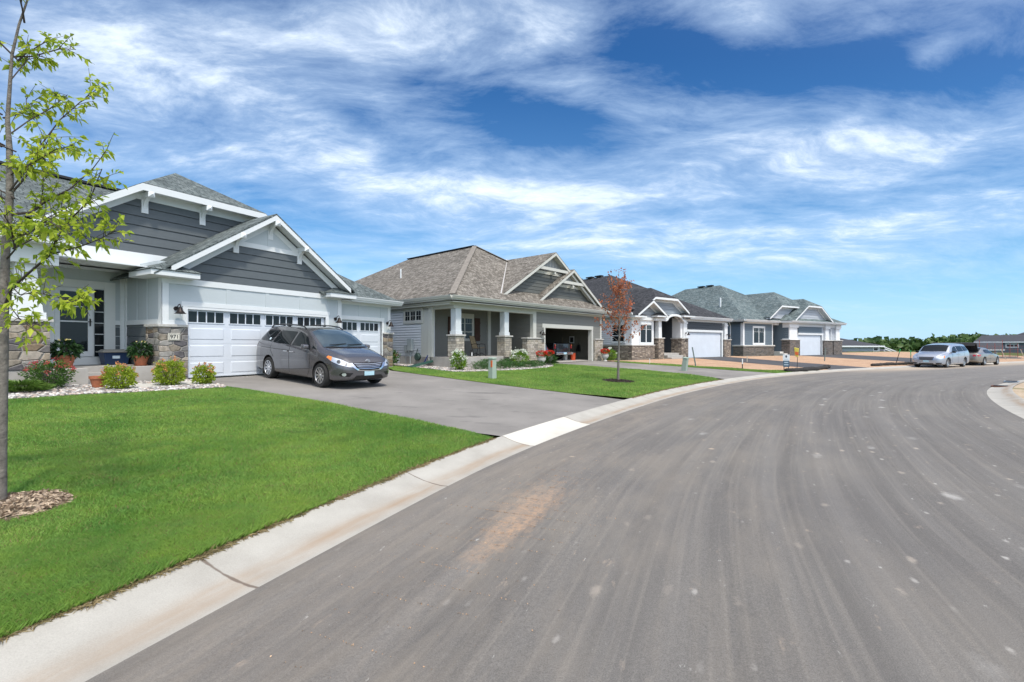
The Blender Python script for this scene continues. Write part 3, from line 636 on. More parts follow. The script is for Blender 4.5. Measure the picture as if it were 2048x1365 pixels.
def number(par,txt,x,y,z,size,mat_,w=None):
    cu=bpy.data.curves.new('digits','FONT'); cu.body=txt; cu.size=size; cu.extrude=.004; cu.align_x='CENTER'; cu.align_y='CENTER'
    o=bpy.data.objects.new('digits',cu); COL.objects.link(o); cu.materials.append(mat_); o.location=(x,y,z); o.rotation_euler=(R(90),0,0)
    bpy.context.view_layer.update(); me=bpy.data.meshes.new_from_object(o.evaluated_get(bpy.context.evaluated_depsgraph_get())); bpy.data.objects.remove(o); me.materials.clear(); me.materials.append(mat_)
    o=bpy.data.objects.new('digits',me); COL.objects.link(o); o.location=(x,y,z); o.rotation_euler=(R(90),0,0); o.parent=par; return o
def downspout(par,pts,mat_,w=.06):
    m=MB()
    for a,b in zip(pts[:-1],pts[1:]): m.bar(a,b,w,w*.8)
    return m.build('downspout',mat_,par)

# ================================================================ HOUSE 1
PANEL=siding('light grey panel paint',(.47,.52,.54),.03); SHAKE1=siding('dark slate shake paint',(.092,.108,.118),.12)
ROOF1=shingle('grey green shingles',(.085,.105,.105),(.155,.18,.178),(.03,.036,.038))
STONE1=stone('field stone',[(.23,.20,.16),(.13,.12,.115),(.30,.25,.19),(.17,.165,.16),(.34,.30,.25),(.20,.15,.10),(.27,.26,.24),(.10,.095,.10)],2.9,6.0,(.30,.285,.26),.04,.62)
def house_a():
    g=.65; H=empty('house',(F1.ox,F1.oy,0),F1.rz,'slate grey gabled house with white three bay garage doors and entry porch','house')
    # core
    m=MB(); m.box(-12,8.35,2.45,14,-.3,3.9); m.box(-.6,8.35,.4,2.45,-.3,3.5); m.build('house_body',PANEL,H)
    # garage front wall pieces round the openings
    m=MB(); m.box(-.66,0,0,.25,.3,3.6).box(4.89,5.61,0,.25,.3,3.6).box(0,4.89,0,.25,2.77,3.6); m.box(-.66,-.41,.25,2.4,2.2,4.1)
    m.box(5.61,5.66,.25,.5,.3,3.6).box(8.09,8.58,.25,.5,.3,3.6).box(5.66,8.09,.25,.5,2.68,3.6)
    m.box(-5,-.66,2.37,2.5,1.0,4.0); m.build('panel_wall',PANEL,H)
    m=MB() # white trim
    m.box(-.69,-.5,-.025,.0,2.25,3.44).box(-.69,-.66,-.025,.17,2.25,3.6).box(5.45,5.64,-.025,.0,2.2,3.44).box(5.61,5.64,0,.25,2.2,3.44)
    m.box(-.69,5.64,-.03,.0,3.44,3.62)
    m.box(-.17,5.07,-.028,0,2.80,2.94).box(-.13,0,-.025,0,.62,2.80).box(4.89,5.03,-.025,0,.62,2.80).box(0,4.89,-.02,.12,2.72,2.80)
    m.box(-.03,0,0,.12,.62,2.72).box(4.89,4.92,0,.12,.62,2.72)
    m.box(-.5,-.13,-.022,0,2.25,2.37)
    m.box(8.43,8.6,.225,.25,2.2,3.44).box(5.64,8.6,.22,.25,3.34,3.6).box(5.64,8.22,.222,.25,2.70,2.86).box(8.09,8.2,.225,.25,.62,2.70).box(8.09,8.12,.25,.36,.62,2.7)
    # side wall + entry trim
    m.box(-.69,-.66,.17,2.30,2.26,2.40).box(-.70,-.66,2.23,2.37,1.06,3.87).box(-.80,-.70,2.33,2.37,1.06,3.87).box(-.69,-.66,.17,2.23,3.75,3.9)
    m.box(-1.0,-.80,2.345,2.37,2.26,2.40)
    m.build('trim',WHITE,H,bevel=.003)
    m=MB()
    for a,b in ((1.13,1.26),(2.44,2.57),(3.75,3.88),(4.96,5.06)): m.box(a,b,-.014,0,2.94,3.44)
    for a in (-2.9,-1.75,): m.box(a,a+.06,2.356,2.37,3.5,3.87)
    for a in (.9,1.55): m.box(-.674,-.66,a,a+.05,2.4,3.75)
    for a in (6.75,8.0): m.box(a,a+.1,.236,.25,2.86,3.34)
    m.split('batten',PANEL,H)
    m=MB(); lap(m,[(.17,1.05),(2.30,1.05),(2.30,2.26),(.17,2.26)],'x',-.66,.29); lap(m,[(-1.0,1.05),(-.80,1.05),(-.80,2.26),(-1.0,2.26)],'y',2.37,.29); m.build('lower_siding',SHAKE1,H)
    # gable
    C0=2.56; s=.69; ap=6.11; G=lambda x,o=0:ap-o-s*abs(x-C0)
    P=[(-.66,3.62),(5.61,3.62),(5.61,G(5.61,.1)),(C0,ap-.1),(-.66,G(-.66,.1))]
    m=MB(); lap(m,P,'y',0,.262,.022); m.prism(P,lambda a,z,d:(a,d,z),.02,.2)
    # shake joints
    m.build('gable_siding',SHAKE1,H)
    f=MB(); rake(f,-.66,G(-.66,.2),C0,G(C0,.2),-.0,.24,.04); rake(f,C0,G(C0,.2),5.61,G(5.61,.2),-.0,.24,.04)
    f.box(1.35,3.77,-.035,0,4.90,5.06); f.build('frieze_board',WHITE,H)
    f=MB(); f.prism([(1.5,5.06),(3.62,5.06),(C0,5.06+s*1.06)],lambda a,z,d:(a,d,z),-.03,0); f.box(C0-.06,C0+.06,-.04,-.03,5.06,5.6); f.build('gable_panel',PANEL,H)
    for x,z in ((1.42,5.25),(2.60,5.90),(3.73,5.22)): bracket(H,x,0,z)
    f=MB(); rake(f,-.62,G(-.62),C0,ap,-.42,.19,.035); rake(f,C0,ap,5.74,G(5.74),-.42,.19,.035)
    f.poly((-.62,-.42,G(-.62,.12)),(C0,-.42,ap-.12),(C0,0,ap-.12),(-.62,0,G(-.62,.12))); f.poly((5.74,-.42,G(5.74,.12)),(C0,-.42,ap-.12),(C0,0,ap-.12),(5.74,0,G(5.74,.12)))
    f.build('rake_board',WHITE,H)
    m=MB(); slab(m,[(-1.05,-.46,G(-1.05)+.03),(C0,-.46,ap+.03),(C0,8,ap+.03),(-1.05,8,G(-1.05)+.03)],.05); slab(m,[(5.95,-.46,G(5.95)+.03),(C0,-.46,ap+.03),(C0,8,ap+.03),(5.95,8,G(5.95)+.03)],.05)
    # third bay hip
    e=(8.93,-.18,3.62); k=5
    slab(m,[(4.6,-.18,3.62),e,(8.93-k,-.18+k,3.62+.6*k),(4.6,-.18+k,3.62+.6*k)],.05); slab(m,[e,(8.93,14,3.62),(8.93-k,14,3.62+.6*k),(8.93-k,-.18+k,3.62+.6*k)],.05)
    # upper clipped gable
    s2=.69; cz=6.47; x0,x1=-.75,3.05; xc=1.15; pz=cz+s2*(xc-x0); py=3.3; zl=lambda x:cz-s2*(x0-x)
    slab(m,[(-3.3,.97,zl(-3.3)),(x0,.97,cz),(xc,py,pz),(xc,12,pz),(-3.3,12,zl(-3.3))],.05); slab(m,[(5.6,.97,zl(-3.3)),(x1,.97,cz),(xc,py,pz),(xc,12,pz),(5.6,12,zl(-3.3))],.05); slab(m,[(x0,.97,cz),(x1,.97,cz),(xc,py,pz)],.05)
    # main roof to the left
    a=.535; mz=lambda y:4.14+a*(y+.1)
    slab(m,[(-14,-.1,mz(-.1)),(-3.15,-.1,mz(-.1)),(-3.15,1.6,mz(1.6)),(-14,1.6,mz(1.6))],.05); slab(m,[(-14,1.6,mz(1.6)),(1,1.6,mz(1.6)),(1,5.9,mz(5.9)),(-14,5.9,mz(5.9))],.05)
    slab(m,[(-14,5.9,mz(5.9)),(1,5.9,mz(5.9)),(1,12,mz(5.9)-3.3),(-14,12,mz(5.9)-3.3)],.05)
    m.build('roof',ROOF1,H)
    m=MB(); m.bar((-14,5.9,mz(5.9)+.03),(.7,5.9,mz(5.9)+.03),.3,.08); m.build('ridge_cap',BLACKP,H)
    # upper wall
    m=MB(); P=[(-1.96,4.42),(4.2,4.42),(4.2,zl(x0-(4.2-x1))-.12),(x1,cz-.12),(x0,cz-.12),(-2.78,4.80)]
    P=[(-1.96,4.42),(5.0,4.42),(5.0,5.0),(x1,cz-.12),(x0,cz-.12),(-2.85,cz-.12-s2*2.1)]
    lap(m,P,'y',1.45,.285,.024,4.42); m.prism(P,lambda a,z,d:(a,d,z),1.47,1.6); m.build('gable_siding',SHAKE1,H)
    f=MB(); f.prism([(-3.25,4.42),(-1.96,4.42),(-2.85,cz-.12-s2*2.1),(-3.25,4.60)],lambda a,z,d:(a,d,z),1.40,1.6)
    f.box(-3.25,1.2,1.38,1.7,3.87,4.43)
    rake(f,x0,cz-.16,-3.2,zl(-3.2)-.16,1.45,.26,.04); f.box(x0,x1,1.41,1.45,cz-.40,cz-.16); rake(f,x1,cz-.16,5,zl(-3.2)+.1,1.45,.24,.04)
    f.build('frieze_board',WHITE,H)
    f=MB(); rake(f,x0,cz-.02,-3.3,zl(-3.3)-.02,1.0,.21,.035); f.box(x0,x1,.965,1.0,cz-.22,cz-.02); rake(f,x1,cz-.02,5.55,zl(-3.25)-.02,1.0,.2,.035)
    f.poly((x0,1,cz-.16),(x1,1,cz-.16),(x1,1.45,cz-.16),(x0,1.45,cz-.16)); f.poly((-3.3,1,zl(-3.3)-.16),(x0,1,cz-.16),(x0,1.45,cz-.16),(-3.3,1.45,zl(-3.3)-.16)); f.build('rake_board',WHITE,H)
    for x in (-.52,1.12): bracket(H,x,1.45,cz-.2)
    # returns, gutter
    ret(H,-1.12,.14,-.45,.9,3.60,3.75,ROOF1); ret(H,4.78,6.02,-.45,.3,3.50,3.66,ROOF1)
    m=MB(); m.box(5.64,8.93,-.16,.24,3.44,3.47); m.box(8.6,8.93,.24,14,3.44,3.47); m.box(6.0,8.93,-.18,-.16,3.44,3.62); m.box(8.91,8.93,-.16,14,3.44,3.62); m.build('soffit',WHITE,H)
    gutter(H,[(6.05,-.18),(8.93,-.18)],WHITE,3.5)
    # porch left: beam, return, pillar
    m=MB(); m.box(-6.5,-2.86,.05,.35,3.60,4.08); m.box(-3.3,-2.86,.35,1.6,3.60,4.08); m.build('porch_beam',WHITE,H,bevel=.004)
    ret(H,-4.9,-2.66,-.32,.9,4.08,4.24,ROOF1,sl=.45)
    m=MB(); m.box(-6.5,-.66,.3,2.4,3.87,3.9); m.build('porch_ceiling',WHITE,H)
    m=MB(); b=lambda x0_,x1_,y0,y1,z:[(x0_,y0,z),(x1_,y0,z),(x1_,y1,z),(x0_,y1,z)]
    m.hull(b(-3.69,-3.13,.08,.62,2.42),b(-3.60,-3.24,.17,.53,3.60)); m.box(-3.73,-3.09,.04,.66,2.27,2.43); m.build('porch_column',WHITE,H,bevel=.004)
    m=MB(); m.box(-3.76,-3.04,0,.72,1.06,2.20); m.build('stone_pier',STONE1,H); m=MB(); m.box(-3.81,-2.98,-.05,.78,2.20,2.27); m.build('pier_cap',CAP,H,bevel=.01)
    m=MB(); m.box(-.76,-.13,-.075,.75,.35,2.17).box(-.13,-.02,-.075,0,.35,2.17); m.build('stone_pier',STONE1,H); m=MB(); m.box(-.80,-.02,-.11,.79,2.17,2.245); m.build('pier_cap',CAP,H,bevel=.01)
    m=MB(); m.box(8.13,8.68,.16,.7,.35,2.13); m.build('stone_pier',STONE1,H); m=MB(); m.box(8.11,8.73,.12,.75,2.13,2.20); m.build('pier_cap',CAP,H,bevel=.01)
    # porch slab and steps
    m=MB(); m.box(-6.5,-2.3,.02,2.37,.2,1.05).box(-2.3,-1.3,.92,2.37,.2,1.05).box(-1.3,-.77,.05,2.37,.2,1.05)
    m.box(-2.3,-1.3,.62,.92,.2,.90).box(-2.3,-1.3,.32,.62,.2,.76); m.build('porch_steps',CONC,H,bevel=.012)
    # entry door
    d=MB(); y=2.37; d.box(-2.62,-2.31,y-.03,y,1.06,3.55).box(-1.19,-.92,y-.03,y,1.06,3.55).box(-2.31,-1.19,y-.03,y,3.32,3.55).box(-2.31,-1.19,y-.05,y,1.06,1.28).box(-1.47,-1.44,y-.03,y,1.28,3.32)
    D=d.build('entry_door',siding('door frame paint',(.66,.68,.67),.02),H,bevel=.004)
    d=MB(); d.box(-2.31,-2.20,y-.045,y-.01,1.30,3.31).box(-1.58,-1.47,y-.045,y-.01,1.30,3.31).box(-2.20,-1.58,y-.045,y-.01,3.20,3.31).box(-2.20,-1.58,y-.045,y-.01,1.30,1.46).box(-2.20,-1.58,y-.04,y-.012,2.31,2.35); d.build('storm_door',WHITE,D,bevel=.004)
    d=MB(); d.box(-2.20,-1.58,y-.015,y-.008,1.46,3.20).box(-1.42,-1.2,y-.015,y-.008,1.30,3.30); d.build('pane',GLASS,D)
    d=MB()
    for k in range(1,6): zz=1.3+k*2.0/6; d.box(-1.42,-1.2,y-.024,y-.015,zz-.01,zz+.01)
    d.box(-2.14,-1.66,y-.018,y-.015,2.75,2.78); d.split('muntin',WHITE,D)
    d=MB(); d.box(-1.55,-1.52,y-.07,y-.045,2.2,2.42).bar((-1.60,y-.09,2.33),(-1.50,y-.09,2.33),.02,.02); d.build('handle',BRONZE,D)
    m=MB(); m.box(-.71,-.675,1.66,1.80,1.52,1.75); m.build('outlet_box',BLACKP,H); 
    # garage doors
    garage_door(H,.0,4.89,g,2.77,.09,'panel',4); garage_door(H,5.66,8.09,g-.02,2.70,.36,'panel',2)
    for x,y,z in ((-.29,-.0,2.66),(5.36,-.0,2.62),(8.42,.23,2.58)): lamp(H,x,y,z)
    n=MB(); n.box(-.545,-.235,-.10,-.075,1.775,1.985); N=n.build('house_number',mat('number plaque',(.62,.60,.52),.7),H,bevel=.006)
    n=MB(); n.box(-.53,-.25,-.103,-.10,1.962,1.97).box(-.53,-.25,-.103,-.10,1.79,1.798).box(-.53,-.522,-.103,-.10,1.798,1.962).box(-.258,-.25,-.103,-.10,1.798,1.962); n.build('plaque_border',BLACKP,N)
    number(N,'971',-.39,-.106,1.88,.155,BLACKP)
    m=MB(); m.box(-.69,-.3,-.001,.0,.0,.01)
    return H
HA=house_a()

# ================================================================ HOUSE 2
TAUPE=siding('warm grey siding paint',(.175,.175,.160),.05); TAUPED=siding('dark grey gable paint',(.095,.10,.092),.08); VINYL=siding('light grey vinyl siding',(.62,.64,.66),.02)
VINYLG=siding('grey siding paint',(.27,.285,.29),.03)
ROOF2=shingle('taupe shingles',(.125,.112,.095),(.255,.235,.205),(.06,.053,.045)); RIDGE2=mat('ridge shingles',(.20,.18,.155),.9,var=.2,vscale=6)
STONE2=stone('tan cut stone',[(.30,.26,.20),(.42,.38,.31),(.24,.22,.19),(.36,.33,.28),(.46,.42,.36)],.34,.115,(.20,.18,.155),.008,blocky=True)
GW=siding('grey white column paint',(.56,.60,.62),.03)
def gable(H,c,zf,z0,half,s,yf,yw,mt,lapm,base,collar=True,back=6,row=.2,roofm=None,trim=None):
    """gable front: apex x c, apex z zf, fascia plane yf, wall plane yw, feet at c+-half"""
    tr=trim or CREAM; G=lambda x,o=0:zf-o-s*abs(x-c)
    f=MB(); rake(f,c-half,G(c-half),c,zf,yf,.17,.03); rake(f,c,zf,c+half,G(c+half),yf,.17,.03)
    for sg in(-1,1): f.poly((c+sg*half,yf,G(c+half,.1)),(c,yf,zf-.1),(c,yw,zf-.1),(c+sg*half,yw,G(c+half,.1)))
    f.build('rake_board',tr,H)
    m=MB(); hb=(zf-.1-base)/s; P=[(c-hb,base),(c+hb,base),(c,zf-.1)]; lap(m,P,'y',yw,row,.018); m.prism(P,lambda p,q,d:(p,d,q),yw+.015,yw+.1); m.build('gable_siding',lapm,H)
    f=MB(); rake(f,c-hb,base,c,zf-.1,yw,.17,.035); rake(f,c,zf-.1,c+hb,base,yw,.17,.035)
    if collar:
        w=.30*half; z=zf-.1-s*w-.12; f.box(c-w-.25,c+w+.25,yf-.0,yf+.05,z-.02,z+.15); f.box(c-w-.3,c+w+.3,yw-.04,yw,z-.2,z-.03); f.box(c-.07,c+.07,yf+.02,yw,z-.2,z-.06)
        m=MB(); m.prism([(c-w-.1,z+.14),(c+w+.1,z+.14),(c,z+.14+s*(w+.1))],lambda p,q,d:(p,d,q),yw-.04,yw-.025); m.build('gable_panel',VINYLG,H)
        k=c-w*.7
        while k<c+w*.7: f.box(k,k+.03,yw-.055,yw-.04,z+.15,max(z+.16,zf-.3-s*abs(k-c))); k+=.3
    f.build('frieze_board',tr,H)
    m=MB(); e=.03; h2=half+.04
    for sg in(-1,1): slab(m,[(c+sg*h2,yf-.03,G(c+h2)+e),(c,yf-.03,zf+e),(c,yf+back,zf+e),(c+sg*h2,yf+back,G(c+h2)+e)],.04)
    m.build('gable_roof',roofm,H)
def house_b():
    g=.57; H=empty('house',(F2.ox,F2.oy,0),F2.rz,'taupe roofed grey house with open garage and covered front porch','house'); ze=3.88
    m=MB(); m.box(-6.85,-1.1,2.3,14,.2,ze); m.build('house_body',TAUPE,H)
    m=MB(); m.box(-.95,-.80,.25,8,.1,ze-.1).box(6.05,6.2,.25,8,.1,ze-.1).box(-.95,6.2,7.9,8,.1,ze-.1).box(-.95,6.2,.3,8,3.2,3.3); m.build('garage_interior',mat('garage inner wall',(.17,.16,.13),.9,var=.1),H)
    m=MB(); lap(m,[(-.84,.5),(-.14,.5),(-.14,3.5),(-.84,3.5)],'y',0,.2); lap(m,[(5.06,.5),(6.25,.5),(6.25,3.5),(5.06,3.5)],'y',0,.2); lap(m,[(-.14,2.7),(5.06,2.7),(5.06,3.5),(-.14,3.5)],'y',0,.2,.014,2.7)
    m.box(-1.08,-.96,.25,4.1,.3,3.6).box(-.84,-.12,.0,.25,.3,3.5).box(5.04,6.25,0,.25,.3,3.5).box(-.12,5.04,0,.25,2.66,3.5)
    lap(m,[(0,.6),(4.1,.6),(4.1,3.6),(0,3.6)],'x',-1.1,.2)
    lap(m,[(-6.95,1.05),(-2.4,1.05),(-2.4,3.6),(-6.95,3.6)],'y',2.3,.2); m.build('siding',TAUPE,H)
    m=MB(); lap(m,[(1.7,.6),(14,.6),(14,3.6),(1.7,3.6)],'x',-6.95,.13,.045,None,.2); m.box(-6.94,-6.7,1.7,14,.3,ze); S_=m.build('vinyl_siding',VINYL,H)
    m=MB(); m.box(-7.0,-6.85,1.62,2.4,.6,3.5).box(-7.05,-6.9,1.5,1.72,1.05,3.5); m.box(-6.9,-6.75,2.24,2.3,1.05,3.5); m.build('corner_board',CREAM,H,bevel=.004)
    # trim
    m=MB(); m.box(-1.12,-.84,-.03,.2,2.05,3.5).box(6.1,6.28,-.03,.2,2.0,3.5)
    m.box(-.28,5.20,-.035,0,2.63,2.86).box(-.14,0,-.03,0,.55,2.63).box(5.04,5.18,-.03,0,.55,2.63).box(0,.03,0,.25,.55,2.63).box(5.02,5.05,0,.25,.55,2.63).box(0,5.04,0,.25,2.62,2.66)
    m.box(-7.3,6.3,-.06,.04,3.5,3.72).box(-7.3,-7.2,.04,14,3.5,3.7); m.box(-2.42,-2.2,2.2,2.35,1.05,3.6)
    m.build('trim',CREAM,H,bevel=.004)
    m=MB(); m.box(-7.0,-1.0,-.02,.32,3.36,3.6).box(-7.0,-6.7,.3,2.4,3.36,3.6); m.build('porch_beam',CREAM,H,bevel=.004)
    m=MB(); m.box(-7.4,6.4,-.45,3.9,3.6,3.63).box(-7.4,-6.9,3.9,14,3.6,3.63); m.build('soffit',CREAM,H)
    # porch
    m=MB(); m.box(-7.0,-1.1,-.02,4.2,.2,1.06); m.build('porch_slab',CONC,H,bevel=.01)
    for xc,w in ((-6.68,.175),(-3.3,.17)):
        m=MB(); m.box(xc-w,xc+w,0,2*w,2.14,3.38); m.box(xc-w-.03,xc+w+.03,-.03,2*w+.03,2.14,2.3) ; m.build('porch_column',GW,H,bevel=.006)
        a=.27; m=MB(); m.box(xc-a,xc+a,-.10,2*w+.10,1.0,2.06); m.build('stone_pier',STONE2,H); m=MB(); m.box(xc-a-.06,xc+a+.06,-.16,2*w+.16,2.06,2.13); m.build('pier_cap',CAP,H,bevel=.01)
    m=MB(); m.box(-1.72,-.2,-.1,.25,.4,1.98); m.build('stone_pier',STONE2,H); m=MB(); m.box(-1.78,-.2,-.15,.3,1.98,2.05); m.build('pier_cap',CAP,H,bevel=.01)
    m=MB(); m.box(5.3,6.32,-.1,.3,.4,1.98); m.build('stone_pier',STONE2,H); m=MB(); m.box(5.3,6.38,-.15,.35,1.98,2.05); m.build('pier_cap',CAP,H,bevel=.01)
    window(H,'y',2.3,-4.75,-3.58,1.95,3.12,2,.1,mun='top',head=.12,bar=2.35,col=CREAM)
    for x0,x1 in ((-5.35,-4.95),(-3.42,-3.02)):
        m=MB(); m.box(x0,x1,2.25,2.28,1.86,3.12)
        for k in range(4): m.box(x0+.01+k*.1,x0+.09+k*.1,2.235,2.25,1.86,3.12)
        m.box(x0,x1,2.22,2.235,2.1,2.2).box(x0,x1,2.22,2.235,2.8,2.9); m.build('shutter',mat('brown shutter wood',(.055,.024,.014),.7,var=.2),H)
    # entry door in recess
    m=MB(); m.box(-2.2,-1.1,4.15,4.3,1.0,3.6); m.build('recess_wall',TAUPE,H)
    m=MB(); m.box(-2.2,-2.05,4.1,4.15,1.06,3.35).box(-1.2,-1.12,4.1,4.15,1.06,3.35).box(-2.05,-1.2,4.1,4.15,3.2,3.35).box(-2.05,-1.93,4.08,4.12,1.08,3.2).box(-1.32,-1.2,4.08,4.12,1.08,3.2); d=m.build('entry_door',CREAM,H); m=MB(); m.box(-1.93,-1.32,4.1,4.11,1.1,3.18); m.build('pane',GLASS,d)
    # roof
    cx0,cy0=-7.53,-.5; pk=(-1.0,4.75,7.82); xr=6.75; yb=14
    m=MB(); zz=ze+.04
    slab(m,[(cx0,cy0,zz),(xr,cy0,zz),(pk[0]+.0,pk[1],pk[2])],.05)
    slab(m,[(cx0,cy0,zz),pk,(pk[0],11.6,pk[2]),(cx0,18,zz)],.05); slab(m,[(xr,cy0,zz),pk,(pk[0],11.6,pk[2]),(xr,18,zz)],.05); slab(m,[(cx0,18,zz),(xr,18,zz),(pk[0],11.6,pk[2])],.05); m.build('roof',ROOF2,H)
    m=MB(); m.bar((cx0,cy0,zz+.02),(pk[0],pk[1],pk[2]+.02),.28,.03); m.bar((xr,cy0,zz+.02),(pk[0],pk[1],pk[2]+.02),.28,.03); m.build('ridge_cap',RIDGE2,H); m=MB(); m.bar((pk[0],pk[1],pk[2]+.02),(pk[0],11.6,pk[2]+.02),.3,.05); m.build('ridge_vent',BLACKP,H)
    gutter(H,[(cx0,cy0),(xr,cy0)],CREAM,ze-.12); gutter(H,[(cx0,18),(cx0,cy0)],CREAM,ze-.12)
    m=MB(); m.box(cx0,xr,cy0-.0,cy0+.03,ze-.2,ze).box(cx0,cx0+.03,cy0,18,ze-.2,ze).box(xr-.03,xr,cy0,18,ze-.2,ze).box(cx0,xr,cy0,.0,ze-.2,ze-.17).box(cx0,-6.9,0,18,ze-.2,ze-.17); m.build('fascia',CREAM,H)
    gable(H,1.05,7.10,4.2,4.75,.61,0.0,.4,None,TAUPED,4.40,True,8,roofm=ROOF2); gable(H,2.75,6.28,4.1,3.75,.61,-.15,.25,None,TAUPED,4.25,True,6,roofm=ROOF2)
    # valley flashing
    m=MB(); v0=Vector((-3.75,.02,4.30)); v1=Vector((1.05,3.9,7.16)); m.bar(v0,v1,.11,.02); m.build('valley_flashing',FLASH,H)
    flue(H,-4.5,7.6,5.72,.55); flue(H,-6.0,10.3,4.78,.6,.04)
    window(H,'x',-6.995,2.35,3.72,2.84,3.38,3,.12,mun='grid',col=CREAM)
    lamp(H,-.42,0,2.28)
    downspout(H,[(-7.5,1.9,3.8),(-7.35,1.9,3.62),(-7.02,1.75,3.45),(-7.02,1.75,.75)],CREAM,.07)
    # utilities on the side wall
    m=MB(); m.box(-7.15,-6.97,3.0,3.35,1.35,1.95); m.tube([(-7.06,3.2,1.35),(-7.06,3.2,.6)],.03,8); m.box(-7.1,-6.97,3.5,3.68,1.3,1.6); m.tube([(-7.04,3.6,1.3),(-7.04,3.6,.6)],.012,6); m.build('electric_meter',mat('grey meter box',(.33,.37,.38),.6,var=.1),H,bevel=.006)
    m=MB(); m.tube([(-7.1,5.6,.6),(-7.1,5.6,1.25),(-7.1,5.3,1.25),(-7.1,5.3,.9)],.03,8); m.lathe([(.02,-.1),(.12,-.08),(.14,0),(.12,.08),(.02,.1)],(-7.2,5.45,1.1),14,'x'); m.box(-7.25,-7.05,5.85,6.1,.9,1.15); m.build('gas_meter',mat('pale meter metal',(.45,.45,.43),.5),H)
    m=MB(); m.lathe([(.02,-.09),(.17,-.08),(.19,0),(.17,.08),(.02,.09)],(-7.1,2.55,1.05),18,'x'); m.tube([(-7.1,2.5,1.2),(-7.1,2.55,1.45),(-7.1,2.65,1.2)],.015,6); m.build('hose_reel',mat('dark green hose',(.03,.06,.05),.6),H)
    return H
HB=house_b()

# ================================================================ HOUSE 3
ROOF3=shingle('charcoal shingles',(.036,.038,.042),(.07,.072,.078),(.018,.018,.02)); ROOF4=shingle('green grey shingles',(.085,.115,.12),(.165,.20,.20),(.04,.055,.06),1.3)
GREY3=siding('mid grey siding paint',(.25,.28,.31),.05); DG3=siding('charcoal siding paint',(.055,.064,.075),.08); BW=siding('white wall paint',(.68,.70,.71),.03)
STONE3=stone('ledge stone',[(.16,.13,.105),(.25,.21,.17),(.11,.095,.085),(.32,.27,.21),(.20,.17,.15),(.38,.33,.27)],.30,.09,(.085,.075,.065),.008,blocky=True)
SLIGHT=siding('white vinyl siding',(.70,.72,.74),.02)
def jerk(H,x0,x1,cz,s,yf,yw,base,sidm,roofm,trim=None,left=True,right=True,fl=None,fr=None,back=7,hs=.6,row=.27):
    """clipped gable: clip edge x0..x1 at cz on plane yf; feet fl, fr"""
    tr=trim or WHITE; xc=(x0+x1)/2; z=lambda x:cz-s*max(0,x0-x,x-x1); pz=cz+s*(xc-x0); py=yf+(pz-cz)/hs
    f=MB()
    if fl is not None: rake(f,x0,cz,fl,z(fl),yf,.17,.035); f.poly((fl,yf,z(fl)-.12),(x0,yf,cz-.12),(x0,yw,cz-.12),(fl,yw,z(fl)-.12))
    if fr is not None: rake(f,x1,cz,fr,z(fr),yf,.17,.035); f.poly((fr,yf,z(fr)-.12),(x1,yf,cz-.12),(x1,yw,cz-.12),(fr,yw,z(fr)-.12))
    f.box(x0,x1,yf-.035,yf,cz-.17,cz); f.poly((x0,yf,cz-.12),(x1,yf,cz-.12),(x1,yw,cz-.12),(x0,yw,cz-.12)); f.build('rake_board',tr,H)
    a=x0-(cz-.1-base)/s; b=x1+(cz-.1-base)/s
    if fl is not None: a=max(a,fl)
    if fr is not None: b=min(b,fr)
    P=[(a,base),(b,base),(b,max(base,z(b)-.1)),(x1,cz-.1),(x0,cz-.1),(a,max(base,z(a)-.1))]
    m=MB(); lap(m,P,'y',yw,row,.018); m.prism(P,lambda p,q,d:(p,d,q),yw+.02,yw+.1); m.build('gable_siding',sidm,H)
    f=MB(); f.box(x0,x1,yw-.04,yw,cz-.32,cz-.12); rake(f,x0,cz-.12,a,z(a)-.12,yw,.18,.035); rake(f,x1,cz-.12,b,z(b)-.12,yw,.18,.035); f.build('frieze_board',tr,H)
    m=MB(); e=.03; l=(fl if fl is not None else x0-1); r=(fr if fr is not None else x1+1)
    slab(m,[(l,yf-.04,z(l)+e),(x0,yf-.04,cz+e),(xc,py,pz+e),(xc,yf+back,pz+e),(l,yf+back,z(l)+e)],.04); slab(m,[(r,yf-.04,z(r)+e),(x1,yf-.04,cz+e),(xc,py,pz+e),(xc,yf+back,pz+e),(r,yf+back,z(r)+e)],.04); slab(m,[(x0,yf-.04,cz+e),(x1,yf-.04,cz+e),(xc,py,pz+e)],.04); m.build('gable_roof',roofm,H)
